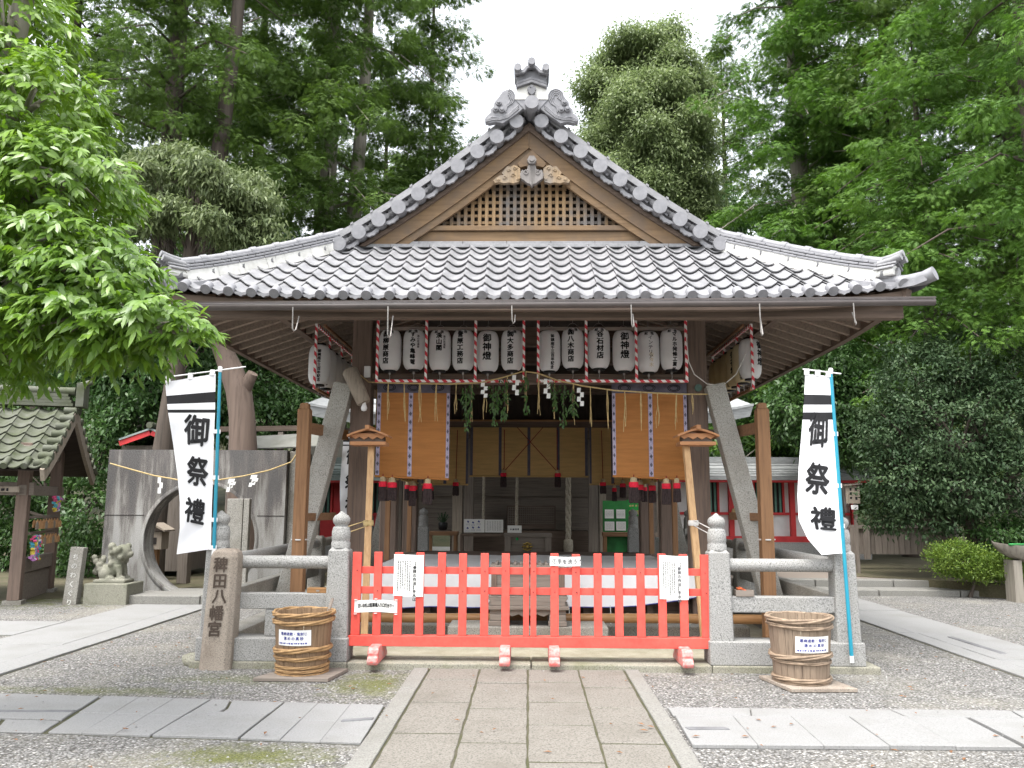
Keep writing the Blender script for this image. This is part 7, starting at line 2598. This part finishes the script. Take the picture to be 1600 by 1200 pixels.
def conifer(name, label, x, y, H, zlow, rmax, lm, nb, size=.30, trunk_r=.3, mt='bark', seed=0, group=None, z0=0.0, droop=.5, power=.5, lean=0.0, twin=None, per=95, step=.62, cr=.50, hide=.9):
    """tall conifer: drooping limbs that carry cushions of fan-shaped sprays"""
    t = thing(name, label, "tree", (x, y, z0), group)
    rs_ = np.random.RandomState(seed)
    pts = [Vector((x + lean * f * f * H, y, z0 - .1 + f * H)) for f in (0, .03, .1, .3, .55, .8, 1.0)]
    rr_ = [trunk_r * q for q in (1.5, 1.15, 1.0, .82, .55, .3, .05)]
    limbs = []
    if twin:
        limbs.append(([Vector((x + twin * .3, y + .1, z0)), Vector((x + twin * .6, y + .1, z0 + H * .2)), Vector((x + twin, y + .2, z0 + H * .5)), Vector((x + twin * 1.3, y + .2, z0 + H * .9))], [trunk_r * .9, trunk_r * .8, trunk_r * .5, trunk_r * .1]))
    CC, CD, CR = [], [], []
    for i in range(nb):
        f = ((i + rs_.rand()) / nb)
        z = z0 + zlow + (H - zlow) * f
        prof = (1 - f) ** power * (.6 + .4 * min(1, f * 6))
        a = rs_.uniform(0, 2 * pi)
        if rs_.rand() < hide * .5: a = rs_.uniform(-2.4, -.7)     # more boughs on the near side hide the trunk
        ln = rmax * prof * rs_.uniform(.5, 1.1) + .4
        fx = (z - z0) / H
        st = np.array([x + lean * fx * fx * H, y, z])
        dv = np.array([cos(a), sin(a), 0.0])
        rise = rs_.uniform(-.05, .4)
        def bp(q): return st + dv * ln * q + np.array([0, 0, ln * (rise * q - droop * q * q)])
        if rs_.rand() < .6: limbs.append(([Vector(bp(0)), Vector(bp(.5)), Vector(bp(.95))], [trunk_r * .15 * (1 - .5 * f), trunk_r * .09 * (1 - .5 * f), .012]))
        nc = max(2, int(ln / step + rs_.rand()))
        lat = np.array([-sin(a), cos(a), 0.0])
        for k in range(nc):
            q = min(1.0, (k + .45 + rs_.uniform(0, .5)) / nc)
            c = bp(q) + lat * rs_.normal() * .28 * ln * (1.15 - q) + np.array([0, 0, rs_.normal() * .12])
            CC.append(c); CD.append(dv * .8 + lat * rs_.normal() * .4); CR.append(cr * rs_.uniform(.65, 1.25) * (.7 + .3 * ln / rmax))
    trunk_mesh(t, pts, rr_, M[mt], limbs)
    CC, CD, CR = np.array(CC), np.array(CD), np.array(CR)
    nC = len(CC)
    ci = np.repeat(np.arange(nC), per)
    n = len(ci)
    d = unit(rs_.normal(size=(n, 3)) + np.array([[0, 0, .35]]))
    sc = np.array([[1.0, 1.0, .42]])
    B = CC[ci] + d * sc * (CR[ci] * rs_.uniform(.35, 1.0, n) ** .6)[:, None]
    D = unit(d * np.array([[1, 1, .2]]) + CD[ci] * .6 + rs_.normal(size=(n, 3)) * .25 + np.array([[0, 0, -.55 - .3 * droop]]))
    S_ = size * .62 * rs_.uniform(.6, 1.2, n)
    T = np.clip(.55 * rs_.rand(nC)[ci] + .45 * rs_.rand(n), 0, 1)
    Nn = d + UP * .5 + rs_.normal(size=(n, 3)) * .35
    Sd = unit(np.cross(D, Nn)); Nn = unit(np.cross(Sd, D))
    quads = [leaf_quads(B, D, Nn, S_, S_ * .13, T)]
    for fr, sg, ln_, an in ((.10, 1, .55, .8), (.14, -1, .55, .8), (.36, 1, .46, .75), (.40, -1, .46, .75), (.60, 1, .32, .7), (.63, -1, .32, .7)):
        b = B + D * (S_ * fr)[:, None]
        dd = D * cos(an) + Sd * sg * sin(an) - np.array([[0, 0, .2]])
        quads.append(leaf_quads(b, dd, Nn + rs_.normal(size=(n, 3)) * .25, S_ * ln_, S_ * .10, np.clip(T + rs_.normal(size=n) * .08, 0, 1)))
    V, F, T = join(quads)
    np_mesh("crown", V, F, T, LM[lm], t)
    return t


# the broad-leaved tree that leans into the picture on the left
def near_tree():
    t = thing("oak_tree", "bright green broad-leaved tree leaning in at the left edge", "tree", (-4.7, 5.9, 0))
    def lobe(u, v, Y, ru, rv, rd):
        p = P(u, v, Y); k = Y / FPX
        return (p.x, p.y, p.z, ru * k, rd, rv * k)
    lobes = [lobe(20, 30, 5.6, 85, 90, .5), lobe(60, 165, 5.3, 95, 90, .5), lobe(110, 290, 5.2, 92, 85, .5), lobe(20, 290, 5.4, 120, 120, .6), lobe(90, 390, 5.0, 110, 60, .45), lobe(40, 440, 5.0, 120, 80, .5), lobe(165, 440, 4.9, 90, 62, .45),
             lobe(235, 505, 4.8, 78, 42, .4), lobe(150, 505, 4.9, 100, 45, .45), lobe(40, 510, 5.2, 110, 58, .5), lobe(190, 548, 5.0, 48, 26, .3), lobe(295, 520, 4.75, 34, 22, .2), lobe(20, 560, 5.3, 50, 40, .4),
             lobe(-120, 150, 5.6, 170, 220, .8), lobe(-130, 380, 5.3, 180, 180, .8), lobe(-20, -130, 6.0, 170, 130, .9)]
    tr = [Vector((-4.7, 5.9, -.1)), Vector((-4.66, 5.88, .25)), Vector((-4.55, 5.85, 1.3)), Vector((-4.35, 5.8, 2.6)), Vector((-4.1, 5.75, 4.0)), Vector((-3.9, 5.8, 5.6))]
    limbs = []
    for b in lobes:
        st = tr[3].lerp(tr[4], .5) if b[2] < 4 else tr[4]
        if b[2] < 3: st = tr[3]
        e = Vector(b[:3]); m_ = st.lerp(e, .5) + Vector((0, 0, .15))
        limbs.append(([st, m_, e], [.07, .045, .012]))
        for k in range(5):
            dd = Vector((random.uniform(-1, 1), random.uniform(-1, .6), random.uniform(-.6, .9)))
            e2 = e + Vector((dd.x * b[3], dd.y * b[4], dd.z * b[5])) * .8
            limbs.append(([m_.lerp(e, .5), e.lerp(e2, .5) + Vector((0, 0, .04)), e2], [.018, .011, .005]))
    trunk_mesh(t, tr, [.30, .24, .20, .17, .12, .06], M['bark'], limbs)
    bl = np.array(lobes)
    nT = 4300
    area = (bl[:, 3] * bl[:, 5] + bl[:, 3] * bl[:, 4])
    idx = NP.choice(len(bl), nT, p=area / area.sum())
    d = unit(rnd(nT) + np.array([[0, -.15, .2]]))
    r = .5 + .5 * NP.rand(nT) ** .5
    r *= 1 + .12 * np.sin(d[:, 0] * 8 + idx * 2) * np.cos(d[:, 2] * 7 + idx)
    C = bl[idx, :3] + d * bl[idx, 3:6] * r[:, None]
    # shoots: leaves set alternately along a short drooping twig
    per = 9
    n = nT * per
    ci = np.repeat(np.arange(nT), per)
    k = np.tile(np.arange(per), nT) / per
    tw = unit(d * np.array([[1, 1, .35]]) + rnd(nT, .35) + np.array([[0, 0, -.15]]))
    side = unit(np.cross(tw, UP + rnd(nT, .2)))
    tl = NP.uniform(.10, .17, nT)
    B = C[ci] + tw[ci] * (k * tl[ci])[:, None] + np.array([[0, 0, -1.]]) * (k ** 2 * tl[ci] * .35)[:, None]
    sg = np.where(np.tile(np.arange(per), nT) % 2 == 0, 1, -1)
    D = tw[ci] * (.35 + .9 * k)[:, None] + side[ci] * (sg * (1.0 - .5 * k))[:, None] + rnd(n, .25) + np.array([[0, 0, -.55]])
    Nn = UP * .6 + d[ci] * .7 + np.array([[0, -.35, 0]]) + rnd(n, .32)
    young = np.clip((C[:, 2] - 2.7) / 3.0, 0, 1)  # tint brightens with height: light from above painted into the leaf colour
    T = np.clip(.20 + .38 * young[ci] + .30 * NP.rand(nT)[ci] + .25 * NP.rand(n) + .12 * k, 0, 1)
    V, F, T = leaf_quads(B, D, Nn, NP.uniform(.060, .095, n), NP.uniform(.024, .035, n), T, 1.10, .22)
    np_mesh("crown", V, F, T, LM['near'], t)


near_tree()

# conifers behind, left
GC = "tall cypresses behind the hall"
def X_(u, Y, v=300): return P(u, v, Y).x
conifer("cypress_tree", "tall twin-trunked cypress with pale bark behind the left roof slope", X_(512, 24), 24, 30, 8.6, 4.6, 'hinoki', 165, .34, .36, 'bark', 1, GC, twin=1.0)
conifer("cypress_tree", "dark forked cypress rising above the grey-green tree on the left", X_(262, 19.5), 19.5, 27, 9.0, 3.6, 'hinoki', 150, .30, .34, 'bark_dark', 2, GC, twin=1.4, hide=.6)
conifer("cypress_tree", "cypress partly hidden behind the bright leaves at the upper left", X_(95, 22), 22, 27, 5.0, 4.0, 'hinoki', 130, .32, .30, 'bark_dark', 3, GC)
conifer("cypress_tree", "slender cypress between the forked and the twin-trunked trees", X_(400, 27), 27, 29, 5.0, 4.0, 'hinoki', 140, .36, .28, 'bark_dark', 4, GC)
conifer("cypress_tree", "thin loose cypress against the white sky left of the ridge ornament", X_(672, 28), 28, 24, 9.0, 2.5, 'hinoki', 95, .36, .20, 'bark', 5, GC, droop=.7)
conifer("cypress_tree", "low dark cypress behind the left gable slope", X_(640, 33), 33, 16, 5.0, 3.6, 'hinoki', 110, .42, .24, 'bark_dark', 6, GC, power=.7)
# right
conifer("cypress_tree", "tall feathery cypress right of the round broad-leaved crown", X_(1250, 23), 23, 31, 3.0, 3.9, 'hinoki_bright', 200, .32, .32, 'bark', 7, GC, hide=.9)
conifer("cypress_tree", "tall thin-crowned cypress in the upper right", X_(1400, 22), 22, 31, 4.0, 4.2, 'hinoki', 150, .32, .32, 'bark_dark', 8, GC, hide=.9)
conifer("cypress_tree", "fresh green cypress with layered boughs at the right edge", X_(1620, 15.5), 15.5, 20, 4.9, 3.3, 'hinoki_bright', 100, .26, .26, 'bark_dark', 9, GC, hide=.9)
conifer("cypress_tree", "fresh green cypress with low boughs beside the right roof corner", X_(1440, 17.5), 17.5, 12.5, 4.2, 2.9, 'hinoki_bright', 90, .26, .22, 'bark_dark', 10, GC, hide=.9)
conifer("cypress_tree", "dark cypress filling the top right corner", X_(1590, 20), 20, 28, 6, 4.2, 'hinoki', 130, .30, .32, 'bark_dark', 11, GC, hide=.9)
conifer("cypress_tree", "young cypress with bright tips under the right eaves", X_(1190, 25), 25, 9.0, 1.5, 2.6, 'hinoki_bright', 80, .30, .18, 'bark_dark', 12, GC, power=.8)
conifer("cypress_tree", "cypress with bright lower boughs between the right banner and the right corridor", X_(1300, 24.5), 24.5, 14.0, 1.5, 3.2, 'hinoki_bright', 120, .30, .2, 'bark_dark', 13, GC, power=.8)

# row of woodland trees farther back
GB = "woodland trees far behind the hall"
fb = [(-21, 33, 19, 4.2), (-17, 36, 22, 4.5), (-13.5, 34, 21, 4.3), (-10, 37, 24, 4.3), (-7, 38, 21, 3.8), (5.5, 38, 15, 3.4), (9.0, 36, 21, 3.9), (12, 34, 23, 4.4), (15.5, 37, 24, 4.4), (19, 33, 21, 4.2), (23, 35, 22, 4.4)]
posn = ["farthest left", "second from the left", "third from the left", "fourth from the left", "behind the twin-trunked cypress", "behind the round crown", "behind the feathery cypress", "third from the right", "second but one from the right", "next to the last on the right", "farthest right"]
for k, (x, y, h, r) in enumerate(fb):
    conifer("woodland_tree", "dark woodland tree in the far row, %s" % posn[k], x, y, h, 1.5, r, 'hinoki', 110, .46, .25, 'bark_dark', 40 + k, GB, z0=max(0, (y - 27) * .3 - .4), step=.85, cr=.70, per=60)

# grey-green broad crown over the left roof corner
def eb(u, v, Y, ru, rv, rd):
    p = P(u, v, Y); k = Y * 1.04 / FPX
    return (p.x, p.y, p.z, ru * k, rd, rv * k)
_rb = random.Random(33)
_ol = []
for k_ in range(34):
    an = _rb.uniform(0, 2 * pi); rr0 = _rb.uniform(.25, 1.0) ** .6
    u_ = 305 + 100 * rr0 * cos(an); v_ = 300 - 66 * rr0 * sin(an) + (18 if cos(an) > .5 else 0)
    _ol.append(eb(u_, v_, 16.6 + _rb.uniform(-1.0, .8), _rb.uniform(15, 28), _rb.uniform(8, 15), _rb.uniform(.25, .45)))
_ol += [eb(410, 358, 16.4, 16, 18, .3), eb(215, 350, 16.5, 20, 16, .3), eb(420, 385, 16.4, 10, 12, .25), eb(360, 372, 16.2, 22, 10, .3)]
broadleaf("broadleaf_tree", "grey-green round-topped tree above the left roof corner", X_(268, 16.6), 16.6,
          _ol,
          1350, 24, .13, .042, 'olive', .27, 'bark_dark', spread=.17, droop=.8, shell=.45, fold=1.1, lf=.06)
_rb = random.Random(21)
_bl = []
for j_ in range(11):
    v_ = 62 + 27 * j_
    hw_ = 98 * math.sqrt(max(.05, 1 - ((v_ - 215) / 172) ** 2))
    n_ = max(3, int(hw_ / 17))
    for i_ in range(n_):
        u_ = 1012 - hw_ + 2 * hw_ * (i_ + .5) / n_ + _rb.uniform(-9, 9)
        _bl.append(eb(u_, v_ + _rb.uniform(-11, 11), 26.6 + _rb.uniform(-1.7, 1.2), _rb.uniform(18, 30), _rb.uniform(15, 24), _rb.uniform(.5, 1.0)))
_bl += [eb(1095, 330, 26, 34, 26, .9), eb(1050, 345, 26, 36, 22, .9), eb(915, 250, 26.4, 20, 26, .6)]
broadleaf("broadleaf_tree", "large round pale-leaved crown right of the ridge ornament", X_(1020, 27), 27, _bl,
          5200, 32, .14, .06, 'tall', .34, 'bark_dark', spread=.26, droop=.4, shell=.4, lf=.06)
broadleaf("broadleaf_tree", "dark tree showing between the round crown and the right gable slope", X_(1050, 31), 31,
          [eb(1040, 340, 31, 80, 50, 2.0), eb(960, 300, 31, 60, 60, 2.0), eb(1110, 350, 31, 60, 50, 2.0)], 420, 30, .22, .09, 'shrub', .25, 'bark_dark', spread=.3)
# understory
GS = "evergreen shrubs behind the shrine yard"
broadleaf("evergreen_shrub", "leafy shrub under the left eaves behind the tarpaulin shed", X_(450, 19.5), 19.5,
          [eb(430, 600, 19.5, 55, 50, 1.0), eb(490, 640, 19.2, 50, 45, .9), eb(390, 540, 19.8, 45, 55, 1.0), eb(400, 650, 19, 60, 50, 1.0), eb(520, 600, 20, 40, 50, .8)], 520, 30, .13, .06, 'shrub', .12, spread=.16, group=GS, cat="shrub")
broadleaf("evergreen_shrub", "dense dark shrub between the votive shelter and the ring wall", X_(130, 17.5), 17.5,
          [eb(140, 700, 17.5, 70, 60, 1.0), eb(150, 800, 17.2, 60, 55, .9), eb(60, 720, 18.5, 80, 90, 1.0), eb(210, 660, 18, 60, 50, .9), eb(60, 850, 19, 90, 60, 1.0), eb(-20, 800, 19, 90, 90, 1.0), eb(130, 880, 17.5, 60, 40, .6)], 900, 30, .12, .055, 'shrub', .12, spread=.16, group=GS, cat="shrub")
broadleaf("evergreen_shrub", "dark shrub behind the left banner under the grey-green tree", X_(250, 18.5), 18.5,
          [eb(220, 470, 18.5, 80, 70, 1.2), eb(290, 540, 18.2, 80, 70, 1.1), eb(210, 590, 18, 80, 60, 1.1), eb(310, 430, 18.8, 70, 50, 1.0), eb(330, 620, 18.4, 60, 60, 1.0), eb(130, 560, 18.6, 90, 80, 1.2)], 900, 32, .14, .06, 'shrub', .16, spread=.18, group=GS, cat="shrub")
broadleaf("evergreen_shrub", "dark tree-like shrub behind the left hip ridge", X_(440, 22), 22,
          [eb(440, 420, 22, 70, 60, 1.3), eb(380, 440, 21.5, 60, 60, 1.2), eb(450, 500, 21, 70, 60, 1.2)], 480, 30, .15, .06, 'shrub', .16, spread=.2, group=GS, cat="shrub")
broadleaf("evergreen_shrub", "green shrub seen between the right prop and the right guard post", X_(1150, 24), 24,
          [eb(1150, 620, 24, 60, 60, 1.0), eb(1160, 700, 23.8, 70, 40, 1.0), eb(1230, 620, 24, 60, 60, 1.0)], 420, 30, .13, .06, 'shrub', .12, spread=.18, group=GS, cat="shrub")
broadleaf("evergreen_shrub", "rounded evergreen above the right banner", X_(1290, 19), 19,
          [eb(1290, 570, 19, 62, 55, 1.0), eb(1330, 620, 18.8, 55, 60, 1.0), eb(1250, 640, 19.2, 55, 55, 1.0), eb(1310, 680, 19, 60, 50, .9)], 620, 32, .12, .055, 'shrub', .14, spread=.15, group=GS, cat="shrub")
broadleaf("camellia_tree", "big dark glossy camellia at the right edge", X_(1500, 15.6), 15.6,
          [eb(1440, 590, 15.8, 75, 60, .9), eb(1520, 570, 15.8, 85, 60, .9), eb(1400, 670, 15.6, 60, 65, .8), eb(1480, 670, 15.3, 85, 75, .9), eb(1570, 650, 15.2, 70, 80, .9), eb(1420, 750, 15.5, 65, 55, .8), eb(1500, 760, 15.3, 75, 50, .8), eb(1585, 740, 15.0, 60, 55, .8), eb(1660, 660, 15, 80, 120, .9), eb(1440, 810, 15.5, 55, 32, .6), eb(1385, 790, 16.0, 35, 35, .6)],
          1500, 30, .085, .040, 'camellia', .2, spread=.12, droop=.2)
broadleaf("azalea_bush", "small fresh green azalea bush at the edge of the terrace, under the camellia", P(1512, 880, 14.6).x, 14.6,
          [eb(1490, 872, 14.6, 36, 26, .4), eb(1530, 882, 14.5, 40, 24, .4), eb(1575, 892, 14.4, 30, 16, .35)], 420, 26, .055, .022, 'azalea', .03, spread=.07, droop=-.3, cat="bush", z0=.1)
broadleaf("evergreen_shrub", "low ivy-like shrub behind the dug-out trough", P(1560, 840, 15.2).x, 15.2, [eb(1560, 835, 15.2, 40, 32, .5), eb(1610, 850, 15.3, 60, 40, .5)], 200, 26, .08, .04, 'shrub', .05, spread=.1, group=GS, cat="shrub")

# leaning cut trunk left of the hall
t = thing("leaning_trunk", "leaning brown trunk with a sawn limb left of the hall", "tree", (P(376, 690, 15.0).x, 15.0, 0))
pp = [P(384, 850, 15.0), P(380, 700, 15.0), P(378, 650, 15.0), P(373, 610, 15.0), P(360, 575, 15.0), P(345, 540, 15.0), P(325, 500, 15.0)]
pp[0].z = -.1
mb = MB(); mb.tube(pp, [.34, .25, .235, .235, .21, .17, .13], 14)
mb.tube([P(376, 620, 15.0), P(388, 596, 14.95), P(395, 583, 14.9)], [.15, .12, .10], 10)
mb.build("trunk", M['bark_brown'], t)
V, F, T = blob_leaves([eb(335, 490, 15, 50, 30, .6), eb(300, 480, 15, 40, 30, .6)], 130, 26, .12, .05, .14, .3)
np_mesh("crown", V, F, T, LM['shrub'], t)

# sprigs on the straw rope
for (u, v0, v1, k) in SPRIGS:
    a, b = P(u, v0, YRP - .04), P(u + (-3 if k % 2 else 3), v1, YRP - .06)
    tg = thing("evergreen_sprig", ["evergreen sprig at the far left of the rope, hanging lowest", "short evergreen sprig beside the far left one", "long evergreen sprig below the paper streamer left of centre", "thin evergreen sprig right of the streamer left of centre", "evergreen sprig at the gap between the two lantern frames",
               "small evergreen sprig left of the gap between the frames", "short evergreen sprig right of the third streamer", "long evergreen sprig right of centre, hanging lowest there", "small evergreen sprig touching the long right-hand one"][k], "sprig", a, "evergreen sprigs on the straw rope")
    n = int(46 * (a.z - b.z) / .5) + 12
    q = NP.rand(n)
    A_, B_ = np.array(a), np.array(b)
    wdt = .026 * (1 - .4 * q)[:, None]
    Bs = A_ + (B_ - A_) * q[:, None] + rnd(n) * wdt * np.array([[1, .6, .3]])
    D = rnd(n, .5) + np.array([[0, -.1, -1.0]])
    V, F, T = leaf_quads(Bs, D, rnd(n, .6) + np.array([[0, -1, .3]]), NP.uniform(.045, .075, n), NP.uniform(.018, .027, n), NP.uniform(.2, 1, n), .15, .1)
    np_mesh("foliage", V, F, T, LM['shrub'], tg)
    mb = MB(); mb.tube([a, a.lerp(b, .5), b], [.005, .004, .002], 5); mb.build("stem", M['bark_dark'], tg)
